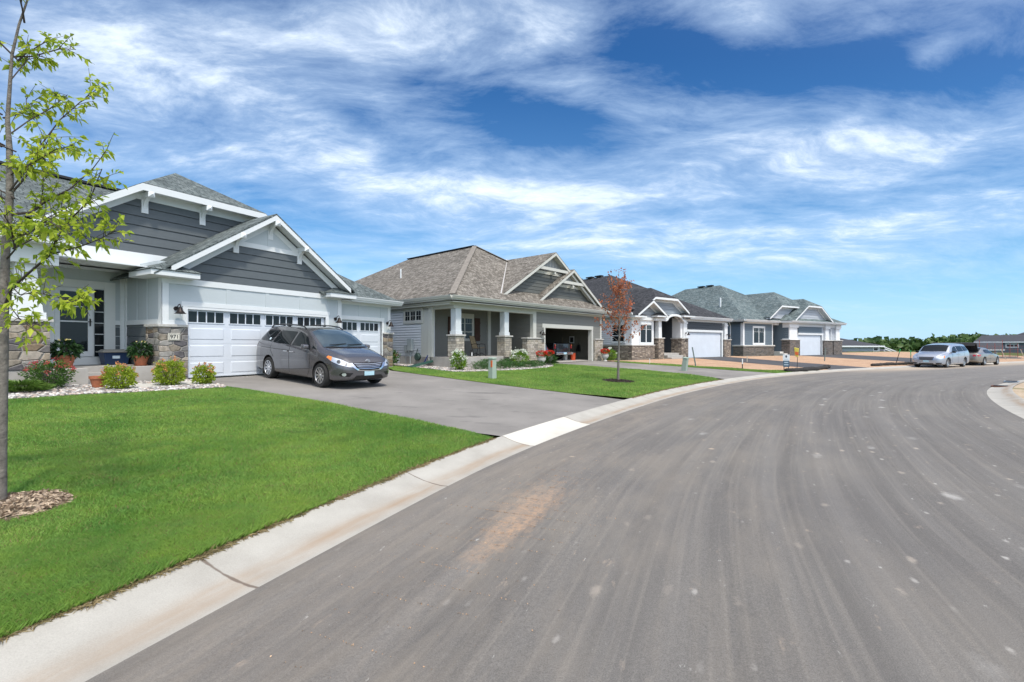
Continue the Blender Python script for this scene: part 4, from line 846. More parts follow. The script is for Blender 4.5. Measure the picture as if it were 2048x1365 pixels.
def house_c():
    H=empty('house',(F3.ox,F3.oy,0),F3.rz,'charcoal roofed white and grey house with arched stone entry','house'); ze=3.85
    m=MB(); m.box(-6.7,-3.6,.15,11,.2,ze).box(-3.6,-.9,3.0,11,.2,ze).box(-.75,5.9,.3,11,.2,ze); m.build('house_body',DG3,H)
    m=MB(); m.box(-6.88,-4.35,0,.2,1.6,3.75).box(-6.88,-6.7,.2,2.7,1.6,3.75); m.box(-.7,5.95,.02,.3,3.45,3.9); m.box(-.97,-.7,.0,.75,2.2,3.75); m.split('white_wall',BW,H); m=MB(); m.box(-6.88,-3.4,.0,.15,3.6,3.9); m.build('gable_panel',GREY3,H)
    m=MB(); lap(m,[(1.6,.5),(11,.5),(11,3.75),(1.6,3.75)],'x',-6.9,.15,.04,None,.2); m.build('vinyl_siding',SLIGHT,H)
    m=MB(); lap(m,[(0,2.85),(5.2,2.85),(5.2,3.5),(0,3.5)],'y',.02,.2); m.build('dark_siding',DG3,H)
    m=MB(); lap(m,[(.75,.9),(3.0,.9),(3.0,3.8),(.75,3.8)],'x',-.93,.2); lap(m,[(-3.5,.9),(-1.0,.9),(-1.0,3.8),(-3.5,3.8)],'y',2.95,.2); m.build('entry_siding',DG3,H)
    # stone
    m=MB(); m.box(-6.97,-4.38,-.1,.2,.2,1.58).box(-6.97,-6.8,.2,2.7,.2,1.58); m.box(-4.12,-3.45,-.25,.3,.2,2.1); m.box(-1.0,-.1,-.12,.8,.2,2.1); m.box(5.33,6.4,-.12,.6,.2,2.05); m.split('stone_pier',STONE3,H)
    m=MB(); m.box(-7.02,-4.36,-.15,.2,1.58,1.66).box(-7.02,-6.8,.2,2.75,1.58,1.66).box(-4.18,-3.39,-.3,.35,2.1,2.18).box(-1.06,-.06,-.17,.85,2.1,2.18).box(5.3,6.46,-.17,.65,2.05,2.13); m.split('stone_cap',CAP,H,bevel=.01)
    m=MB(); b=lambda c,w,y0,y1,z:[(c-w,y0,z),(c+w,y0,z),(c+w,y1,z),(c-w,y1,z)]
    m.hull(b(-3.80,.19,-.18,.2,2.18),b(-3.80,.17,-.16,.2,3.5)); m.hull(b(-.4,.27,-.06,.4,2.18),b(-.4,.24,-.06,.4,3.55)); m.box(-.70,-.1,-.1,.42,3.3,3.42); m.hull(b(5.72,.27,-.06,.4,2.13),b(5.72,.24,-.06,.4,3.55)); m.box(5.42,6.0,-.1,.42,3.25,3.37)
    m.box(-.05,5.3,-.02,.04,2.68,2.86).box(5.12,5.28,-.02,.06,.55,2.68).box(-.1,0,-.02,.06,.55,2.68)
    m.split('column',WHITE,H,bevel=.006)
    # arched beam
    m=MB(); A=[]; x0,x1=-3.4,-.75; n=16
    for i in range(n+1):
        u=i/n; x=x0+(x1-x0)*u; k=max(0,1-((u-.5)/.38)**2)**.5; A.append((x,3.40+.42*k))
    for i in range(n): (xa,za),(xb,zb)=A[i],A[i+1]; m.prism([(xa,za),(xb,zb),(xb,zb+.16),(xa,za+.16)],lambda p,q,d:(p,d,q),-.32,.1)
    m.box(-6.95,-3.4,-.12,.1,3.42,3.62); m.box(-4.5,-3.4,-.3,-.12,3.42,3.62); m.build('arched_beam',WHITE,H)
    m=MB(); m.box(-3.5,-.75,.05,.1,3.8,3.9) ; m.prism([(p,q) for p,q in A]+[(-.75,3.95),(-3.4,3.95)],lambda p,q,d:(p,d,q),-.2,-.0); m.build('arch_infill',GREY3,H)
    garage_door(H,0,5.12,.56,2.69,.12,'plain',4)
    # entry slab, door
    m=MB(); m.box(-3.5,-1.0,.1,3,.2,1.02).box(-3.0,-1.0,-.25,.1,.2,.86).box(-3.0,-1.0,-.6,-.25,.2,.7); m.build('porch_steps',CONC,H,bevel=.01)
    m=MB(); m.box(-3.42,-3.34,2.2,2.4,1.0,3.6).box(-3.42,-3.3,.6,2.2,2.2,3.5); m.build('sidelight_trim',BW,H)
    window(H,'y',0,-5.95,-4.6,1.78,3.12,2,.12,mun='top',bar=None)
    window(H,'x',-6.91,.6,1.75,1.85,3.1,1,.1,mun='top',bar=2.3)
    # roofs
    ex0,ey,exr=-7.35,-.45,6.0; pk=(-1.5,6.55,7.8); m=MB(); zz=ze+.03
    zf=zz+(pk[2]-zz)/(pk[1]-ey)*.55; slab(m,[(-6.89,.1,zf),(-.3,.1,zf),(-.3,ey,zz),(exr+.1,ey,zz),pk],.05); slab(m,[(ex0,ey,zz),pk,(pk[0],11,pk[2]),(ex0,18,zz)],.05); slab(m,[(exr+.1,ey,zz),pk,(pk[0],11,pk[2]),(exr+.1,18,zz)],.05); m.build('roof',ROOF3,H)
    m=MB(); 
    for y in (7.6,8.7,10.2): m.box(pk[0]-.2,pk[0]+.2,y,y+.75,pk[2]+.02,pk[2]+.13)
    m.bar((-3.6,3.6,5.95),(-1.2,2.2,5.55),.1,.08); m.split('roof_vent',BLACKP,H,bevel=.02)
    m=MB(); m.box(-.3,exr,ey,ey+.03,ze-.16,ze).box(ex0,ex0+.03,ey,18,ze-.16,ze).box(exr-.0,exr+.03,ey,18,ze-.16,ze).box(-.3,exr,ey,.2,ze-.19,ze-.16).box(ex0,-6.8,.2,18,ze-.19,ze-.16); m.build('fascia',WHITE,H)
    gutter(H,[(ex0,18),(ex0,ey)],WHITE,ze-.1); gutter(H,[(.2,ey),(exr,ey)],WHITE,ze-.1)
    jerk(H,-4.76,-2.05,5.13,.62,-.45,0,3.8,GREY3,ROOF3,fl=-6.4,fr=-.5)
    gable(H,-5.24,4.82,0,1.72,.6,-.62,-.08,None,GREY3,3.62,False,3,row=.22,roofm=ROOF3,trim=WHITE)
    ret(H,-7.25,-5.95,-.62,.1,3.56,3.70,ROOF3,sl=.35); ret(H,-4.75,-3.35,-.62,.1,3.66,3.78,ROOF3,sl=.35); ret(H,-1.35,.2,-.55,.1,3.78,3.92,ROOF3,sl=.3)
    lamp(H,-.42,-.12,2.5); lamp(H,5.75,-.12,2.45)
    downspout(H,[(-7.4,2.6,3.8),(-7.0,2.75,3.5),(-7.0,2.75,.6)],WHITE,.07)
    return H
HC=house_c()

# ================================================================ HOUSE 4
BLUE4=siding('slate blue siding paint',(.115,.155,.19),.05); G4=siding('light grey siding paint',(.38,.41,.45),.04)
STONE4=stone('dark ledge stone',[(.13,.115,.10),(.20,.175,.155),(.09,.085,.08),(.24,.20,.17),(.16,.15,.145)],.42,.085,(.07,.065,.06),.007,blocky=True)
def house_d():
    H=empty('house',(F4.ox,F4.oy,0),F4.rz,'slate blue house with green grey roof and two clipped gables','house'); ze=4.0; gx=-7.75; gy=1.1
    m=MB(); m.box(gx+.1,-2.9,gy+.1,12,.2,ze).box(-2.9,-1.9,3.6,12,.2,ze).box(-1.85,8.5,.3,12,.2,ze); m.build('house_body',BLUE4,H)
    m=MB(); lap(m,[(gx,.6),(-2.72,.6),(-2.72,3.85),(gx,3.85)],'y',gy,.2); lap(m,[(gy,.5),(12,.5),(12,3.85),(gy,3.85)],'x',gx,.16,.03,None,.12); lap(m,[(0,.6),(3.6,.6),(3.6,3.85),(0,3.85)],'x',-1.9,.2); lap(m,[(0,2.85),(4.75,2.85),(4.75,3.5),(0,3.5)],'y',.02,.2); m.build('siding',BLUE4,H)
    m=MB(); m.box(gx-.02,gx+.22,gy-.03,gy+.0,1.62,3.7).box(gx-.03,gx,gy-.03,gy+.22,1.62,3.7).box(-2.85,-2.7,gy-.03,gy+.1,1.6,3.7).box(gx,-2.7,gy-.03,gy,3.68,3.88)
    m.box(-2.7,-1.9,.9,1.1,3.6,3.88); m.box(-.3,5.0,-.02,.04,3.5,3.88).box(-.1,5.0,-.03,.05,2.66,2.84).box(4.72,4.88,-.03,.05,.5,2.66).box(4.9,8.6,.0,.2,3.5,3.88)
    b=lambda x0,x1,y0,y1,z:[(x0,y0,z),(x1,y0,z),(x1,y1,z),(x0,y1,z)]
    m.hull(b(-1.85,-.35,-.08,.5,2.2),b(-1.85,-.35,-.08,.5,3.4)); m.box(-1.95,-.25,-.16,.55,3.35,3.8).box(-1.98,-.22,-.14,.55,2.14,2.26)
    m.hull(b(5.35,6.15,-.08,.5,2.15),b(5.4,6.1,-.05,.45,3.4)); m.box(5.25,6.25,-.16,.55,3.35,3.8); m.hull(b(7.7,8.6,-.08,.5,2.15),b(7.75,8.55,-.05,.45,3.4)); m.box(7.6,8.7,-.16,.55,3.35,3.8); m.box(6.7,6.8,-.02,.1,.5,3.3)
    m.build('trim',BW,H,bevel=.005)
    m=MB(); m.box(4.88,8.5,.1,.3,.4,3.6); m.build('grey_wall',G4,H)
    m=MB(); m.box(gx-.12,-2.65,gy-.12,gy+.2,.1,1.5).box(gx-.12,gx+.1,gy+.2,gy+.9,.1,1.5).box(-2.02,-.1,-.2,.6,.1,2.1).box(4.8,6.65,-.2,.6,.1,2.06).box(6.9,8.8,-.2,.6,.1,2.06); m.split('stone_pier',STONE4,H)
    m=MB(); m.box(gx-.2,-2.58,gy-.19,gy+.2,1.5,1.62).box(gx-.2,gx+.1,gy+.2,gy+.95,1.5,1.62); m.box(-2.1,-.05,-.27,.65,2.1,2.17).box(4.75,6.7,-.27,.65,2.06,2.13).box(6.85,8.88,-.27,.65,2.06,2.13); m.split('stone_cap',CONCL,H,bevel=.01)
    window(H,'y',gy,-6.05,-4.25,1.78,3.3,2,.14,mun='top'); window(H,'x',gx-.03,4.6,5.7,2.45,3.2,1,.12,mun='grid')
    garage_door(H,0,4.72,.54,2.66,.12,'plain',4); garage_door(H,6.8,8.0,.54,2.66,.2,'plain',1)
    m=MB(); m.box(-2.7,-2.0,.4,3.6,.2,.98).box(-2.7,-2.0,.0,.4,.2,.8); m.build('porch_steps',CONCL,H,bevel=.01)
    m=MB(); zz=ze+.03; x0=gx-.5; y0=gy-.5; pk=(-1.9,7.4,8.3)
    slab(m,[(x0,y0,zz),(4,y0,zz),(4,pk[1],pk[2]-.0),pk],.05) if False else None
    slab(m,[(x0,y0,zz),(5.2,y0,zz),pk],.05); slab(m,[(x0,y0,zz),pk,(pk[0],12,pk[2]),(x0,19,zz)],.05); slab(m,[(5.2,y0,zz),pk,(pk[0],12,pk[2]),(5.2,19,zz)],.05)
    ex=9.0; slab(m,[(-2.3,-.5,zz),(ex,-.5,zz),(ex-4,3.5,zz+2.2),(1.7,3.5,zz+2.2)],.05); slab(m,[(ex,-.5,zz),(ex,14,zz),(ex-4,14,zz+2.2),(ex-4,3.5,zz+2.2)],.05); slab(m,[(-2.3,-.5,zz),(1.7,3.5,zz+2.2),(-2.3,3.5,zz)],.05)
    m.build('roof',ROOF4,H)
    jerk(H,-2.5,3.0,5.53,.6,.3,.75,4.25,G4,ROOF4,fl=-4.6,fr=3.4,back=8,hs=.72); jerk(H,1.03,3.66,5.62,.6,-.45,-.0,4.18,G4,ROOF4,fl=-1.5,fr=6.15,back=5,hs=.7)
    m=MB()
    for y in (8.3,9.4): m.box(pk[0]-.2,pk[0]+.2,y,y+.8,pk[2]+.02,pk[2]+.14)
    m.split('roof_vent',BLACKP,H,bevel=.02); flue(H,-6.0,4.6,5.7,.75,.08)
    m=MB(); m.box(x0,-2.3,y0,y0+.03,ze-.17,ze).box(x0,x0+.03,y0,19,ze-.17,ze).box(-2.3,ex,-.5,-.47,ze-.17,ze).box(-2.3,-2.27,-.47,.6,ze-.17,ze).box(ex-.03,ex,-.47,14,ze-.17,ze).box(x0,-1.9,y0,gy+1,ze-.2,ze-.17).box(-2.3,ex,-.47,.4,ze-.2,ze-.17).box(x0,gx+.1,y0,19,ze-.2,ze-.17); m.build('fascia',WHITE,H)
    gutter(H,[(x0,y0),(-2.3,y0)],WHITE,ze-.12); gutter(H,[(x0,19),(x0,y0)],WHITE,ze-.12); gutter(H,[(-2.3,-.5),(ex,-.5)],WHITE,ze-.12)
    downspout(H,[(x0,2.2,3.85),(gx-.1,2.3,3.5),(gx-.1,2.3,.5)],WHITE,.08)
    return H
HD=house_d()
# ---------------------------------------------------------------- cars
def interp(xs,ys,x): # smooth monotone-ish
    return float(np.interp(x,xs,ys))
def paint(name,col,metal=.55,rough=.28):
    def fn(t,b,oc):
        n=t.noise(oc,900,1,.5); v=t.vm('SCALE',col); v.node.inputs[0].default_value=col; t.put(t.rng(n,.3,.7,.85,1.15),v.node.inputs[3]); t.put(v,b.inputs['Base Color'])
    return mat(name,col,rough,metal=metal,coat=1,fn=fn)
CARGLASS=mat('tinted car glass',(.010,.013,.015),.04,spec=.18); WSGLASS=mat('windscreen glass',(.03,.05,.055),.02,spec=1.0,coat=1)
TYRE=mat('tyre rubber',(.018,.018,.018),.85); CHROME=mat('chrome',(.75,.75,.77),.12,metal=1); ALLOY=mat('alloy',(.55,.56,.58),.25,metal=.9)
LENS=mat('clear headlamp lens',(.62,.66,.70),.06,metal=.55,coat=1); AMBER=mat('amber lens',(.75,.22,.03),.2,coat=1); RED=mat('red lens',(.42,.015,.02),.15,coat=1); BLKTRIM=mat('gloss black trim',(.01,.01,.011),.25)
PLATE=mat('plate',(.40,.60,.68),.5,var=.1,vscale=12)
def wheel(par,x,y,r,w,spokes=10,rim=.68):
    sg=1 if y>0 else -1
    m=MB(); pr=[(r*rim,-w/2),(r*.93,-w/2),(r,-w*.32),(r,w*.32),(r*.93,w/2),(r*rim,w/2)]
    m.lathe(pr,(0,0,0),32,'y',cap=False); T=m.build('tyre',TYRE,None,smooth='auto'); W_=bpy.data.objects.new('wheel',None); COL.objects.link(W_); W_.parent=par; W_.location=(x,y,r); T.parent=W_
    m=MB(); R_=r*rim; o=sg*w*.5
    m.lathe([(R_*1.0,-w*.3),(R_*1.02,0),(R_*1.0,w*.45),(R_*.93,w*.50),(R_*.90,w*.42),(R_*.88,w*.1),(.02,w*.05)] if sg>0 else [(R_*1.0,w*.3),(R_*1.02,0),(R_*1.0,-w*.45),(R_*.93,-w*.50),(R_*.90,-w*.42),(R_*.88,-w*.1),(.02,-w*.05)],(0,0,0),32,'y')
    rm=m.build('rim',mat_rimdark,W_,smooth='auto'); m=MB()
    for k in range(spokes):
        a=2*math.pi*k/spokes; c,s=math.cos(a),math.sin(a); t=R_*.09; y1=sg*w*.40
        P=lambda rr,off,yy:(rr*c-off*s,yy,rr*s+off*c)
        m.hull([P(R_*.12,-t,y1),P(R_*.93,-t*1.3,y1+sg*.012),P(R_*.93,t*1.3,y1+sg*.012),P(R_*.12,t,y1)],[P(R_*.12,-t,y1-sg*.03),P(R_*.93,-t*1.4,y1-sg*.02),P(R_*.93,t*1.4,y1-sg*.02),P(R_*.12,t,y1-sg*.03)])
    m.lathe([(.0,y1+sg*.015),(R_*.16,y1+sg*.012),(R_*.2,y1-sg*.02)],(0,0,0),16,'y'); m.build('spokes',ALLOY,W_); 
    m=MB(); m.lathe([(R_*1.01,sg*w*.44),(R_*1.0,sg*w*.51),(R_*.93,sg*w*.51),(R_*.91,sg*w*.44)],(0,0,0),32,'y',cap=False); m.build('rim_edge',ALLOY,W_,smooth='auto')
    return W_
mat_rimdark=mat('wheel barrel',(.12,.12,.125),.4,metal=.8)
VAN=dict(L=5.09,wb=(.95,3.98),r=.345,
 x  =[0,.04,.12,.25,.45,.8,1.05,1.2,1.45,1.75,2.05,2.4,2.9,3.5,4.1,4.6,4.84,4.93,5.0,5.06,5.09],
 zc =[.56,.68,.80,.90,.98,1.07,1.12,1.17,1.33,1.51,1.64,1.70,1.735,1.745,1.735,1.70,1.62,1.38,1.12,.86,.62],
 zb =[.52,.62,.72,.80,.86,.93,.97,1.0,1.03,1.06,1.08,1.10,1.12,1.15,1.18,1.20,1.19,1.12,.98,.78,.58],
 zr =[.54,.65,.76,.855,.925,1.0,1.05,1.08,1.20,1.36,1.48,1.555,1.60,1.62,1.60,1.565,1.49,1.30,1.06,.82,.60],
 yr =[.42,.52,.60,.66,.72,.78,.82,.83,.795,.755,.725,.70,.69,.685,.675,.655,.63,.66,.70,.70,.62],
 yb =[.48,.62,.72,.80,.86,.905,.92,.925,.93,.935,.94,.945,.95,.95,.94,.915,.88,.86,.84,.80,.68],
 yw =[.50,.66,.78,.87,.93,.965,.975,.98,.985,.99,.992,.992,.992,.992,.988,.97,.945,.93,.905,.86,.72],
 z0 =[.34,.27,.24,.225,.21,.20,.20,.20,.20,.20,.20,.20,.20,.20,.21,.23,.26,.28,.31,.35,.42])
SEDAN=dict(L=4.81,wb=(.96,3.70),r=.325,
 x  =[0,.05,.15,.3,.55,.9,1.2,1.35,1.6,1.9,2.15,2.5,2.9,3.3,3.6,3.9,4.1,4.35,4.6,4.72,4.78,4.81],
 zc =[.50,.60,.70,.77,.84,.90,.94,.98,1.12,1.27,1.37,1.42,1.435,1.40,1.32,1.18,1.07,1.04,1.02,.95,.75,.55],
 zb =[.46,.55,.64,.70,.76,.82,.86,.875,.89,.90,.91,.92,.93,.94,.95,.955,.955,.95,.93,.88,.70,.52],
 zr =[.48,.58,.67,.74,.80,.86,.90,.925,1.02,1.15,1.24,1.30,1.31,1.28,1.21,1.09,1.01,.99,.97,.91,.73,.54],
 yr =[.35,.50,.60,.66,.70,.74,.77,.765,.71,.665,.64,.625,.62,.62,.63,.68,.72,.72,.70,.66,.6,.5],
 yb =[.42,.60,.72,.79,.84,.87,.88,.885,.89,.895,.895,.895,.895,.89,.885,.88,.87,.86,.82,.76,.68,.55],
 yw =[.44,.64,.77,.84,.885,.905,.91,.91,.91,.91,.91,.91,.91,.91,.908,.905,.90,.88,.84,.78,.70,.58],
 z0 =[.32,.26,.23,.21,.20,.19,.19,.19,.19,.19,.19,.19,.19,.19,.19,.20,.21,.23,.26,.30,.34,.42])
VAN2={k:list(v) if isinstance(v,list) else v for k,v in VAN.items()}
VAN2['yr']=[a+(.055 if i>7 else 0) for i,a in enumerate(VAN['yr'])]; VAN2['zr']=[a+(.045 if 8<i<17 else 0) for i,a in enumerate(VAN['zr'])]; VAN2['zc']=[a+(.03 if 0<i<8 else 0) for i,a in enumerate(VAN['zc'])]; VAN2['zb']=[a+(.03 if 0<i<8 else 0) for i,a in enumerate(VAN['zb'])]; VAN2['x'][16:20]=[4.90,4.96,5.01,5.06]; VAN2['x'][8:11]=[1.40,1.63,1.88]
PICK=dict(L=5.5,wb=(.95,4.35),r=.38,
 x  =[0,.05,.2,.5,1.2,1.5,1.9,2.2,2.6,3.0,3.25,3.34,3.36,4,5,5.42,5.48,5.5],
 zc =[.8,.95,1.08,1.15,1.2,1.25,1.55,1.75,1.82,1.82,1.76,1.6,.95,.9,.9,.9,1.1,1.1],
 zb =[.75,.9,1.0,1.05,1.1,1.12,1.14,1.15,1.16,1.17,1.18,1.18,1.18,1.18,1.18,1.18,1.16,1.12],
 zr =[.78,.93,1.04,1.1,1.15,1.18,1.45,1.66,1.72,1.72,1.68,1.55,1.2,1.2,1.2,1.2,1.18,1.13],
 yr =[.6,.7,.78,.82,.86,.86,.78,.72,.70,.70,.70,.72,.86,.86,.86,.86,.84,.8],
 yb =[.7,.82,.88,.92,.94,.94,.94,.94,.94,.94,.94,.94,.94,.94,.94,.94,.92,.86],
 yw =[.72,.84,.9,.94,.96,.96,.96,.96,.96,.96,.96,.96,.96,.96,.96,.96,.94,.88],
 z0 =[.45,.42,.4,.38,.36,.36,.36,.36,.36,.36,.36,.36,.36,.38,.42,.45,.5,.55])
def car_body(P,mt,par,name='body'):
    L=P['L']; X=P['x']; g=lambda k,x:interp(X,P[k],x)
    xs=sorted(set(list(X)+[i*.16+.08 for i in range(int(L/.16))])); xs=[x for i,x in enumerate(xs) if i==0 or x-xs[i-1]>.025 or x in X]
    ring=[]
    for x in xs:
        z0,zb,zr,zc,yr,yb,yw=[g(k,x) for k in('z0','zb','zr','zc','yr','yb','yw')]; h=zb-z0
        R_=[(0,z0),(yw*.85,z0),(yw*.965,z0+.03),(yw*.985,z0+.12*h+.02),(yw*.995,z0+.35*h),(yw,z0+.62*h),(yw*.992,z0+.82*h),(yb+.012,z0+.95*h),(yb-.008,zb+.01),
           (yb*.62+yr*.38,zb*.62+zr*.38),(yb*.25+yr*.75,zb*.25+zr*.75),(yr,zr),(yr*.955,zr+(zc-zr)*.42),(yr*.85,zr+(zc-zr)*.70),(yr*.55,zr+(zc-zr)*.92),(yr*.25,zr+(zc-zr)*.985),(0,zc)]
        ring.append(R_)
    n=len(ring[0]); vs=[];fs=[]
    for x,R_ in zip(xs,ring):
        full=[(p,q) for p,q in R_]+[(-p,q) for p,q in R_[-2:0:-1]]
        vs+=[(L/2-x,p,q) for p,q in full]
    N=2*n-2; m=len(xs)
    fs=[(i*N+k,i*N+(k+1)%N,(i+1)*N+(k+1)%N,(i+1)*N+k) for i in range(m-1) for k in range(N)]
    for base in(0,(m-1)*N): # caps as ladder
        for k in range(n-1):
            a,b=base+k,base+k+1; c=base+(N-k-1)%N; d=base+(N-k)%N
            q=[a,b,c,d]; q2=[]
            for v in q:
                if v not in q2: q2.append(v)
            if len(q2)>2: fs.append(tuple(q2))
    mb=MB(); mb.add(vs,fs); o=mb.build(name,mt,None,smooth=True)
    s=o.modifiers.new('s','SUBSURF'); s.levels=s.render_levels=1
    cut=[]
    for ax in P['wb']:
        for sg in(-1,1):
            c=MB(); c.lathe([(P['r']+.065,-.3),(P['r']+.065,.3)],(L/2-ax,sg*(g('yw',ax)+.02),P['r']+.005),40,'y'); co=c.build('c',mt,None); b=o.modifiers.new('b','BOOLEAN'); b.operation='DIFFERENCE'; b.object=co; b.solver='EXACT'; cut.append(co)
    bpy.context.view_layer.update(); dg=bpy.context.evaluated_depsgraph_get()
    me=bpy.data.meshes.new_from_object(o.evaluated_get(dg)); bpy.data.objects.remove(o)
    for c in cut: bpy.data.objects.remove(c)
    o=bpy.data.objects.new(name,me); COL.objects.link(o); o.parent=par; me.polygons.foreach_set('use_smooth',[True]*len(me.polygons)); auto(o,50)
    bm=bmesh.new(); bm.from_mesh(me); bvh=BVHTree.FromBMesh(bm); bm.free()
    return o,bvh
def patch(bvh,poly,plane,off=.006,grid=.05,sgn=1,L=5,dirv=None,thick=None):
    """project a flat outline onto the body. plane 's' side (x,z), 'f' front (y,z), 'r' rear (y,z), 't' top (x,y)"""
    v,f=tri(poly,grid); out=[];nrm=[]
    for p in v:
        a,b=p.x,p.y
        if plane=='s': o_=Vector((a,2.5*sgn,b)); d=Vector((0,-sgn,0))
        elif plane=='f': o_=Vector((4,a,b)); d=Vector((-1,0,0))
        elif plane=='r': o_=Vector((-4,a,b)); d=Vector((1,0,0))
        elif plane=='t': o_=Vector((a,b,4)); d=Vector((0,0,-1))
        elif plane=='d': # diagonal front corner view; a along the diagonal, b height
            e=Vector((-.55,sgn*.835,0)); dd=Vector((.835,sgn*.55,0)); o_=dd*5+e*a+Vector((0,0,b)); d=-dd
        h=bvh.ray_cast(o_,d)
        if h[0] is None: out.append(None); nrm.append(None); continue
        nn=h[1] if h[1].dot(d)<0 else -h[1]
        out.append(h[0]+nn*off)
    idx={};vs=[]
    for i,p in enumerate(out):
        if p is not None: idx[i]=len(vs); vs.append(p)
    mb=MB(); mb.add(vs,[tuple(idx[i] for i in fc) for fc in f if all(i in idx for i in fc)]); return mb
def line(pts,w): # thin closed outline along a polyline in 2d
    a=[];b=[]
    for i,p in enumerate(pts):
        q=Vector(pts[min(i+1,len(pts)-1)])-Vector(pts[max(i-1,0)]); q.normalize(); n=Vector((-q.y,q.x))*w/2
        a.append((p[0]+n.x,p[1]+n.y)); b.append((p[0]-n.x,p[1]-n.y))
    return a+b[::-1]
def join(ms):
    r=MB()
    for m in ms: r.add(m.v,m.f)
    return r
def place_car(name,x,y,heading,z,pitch,label,cat,grp=None):
    o=empty(name,(x,y,z),0,label,cat,grp); o.rotation_euler=(0,-pitch,math.atan2(heading[1],heading[0])); return o
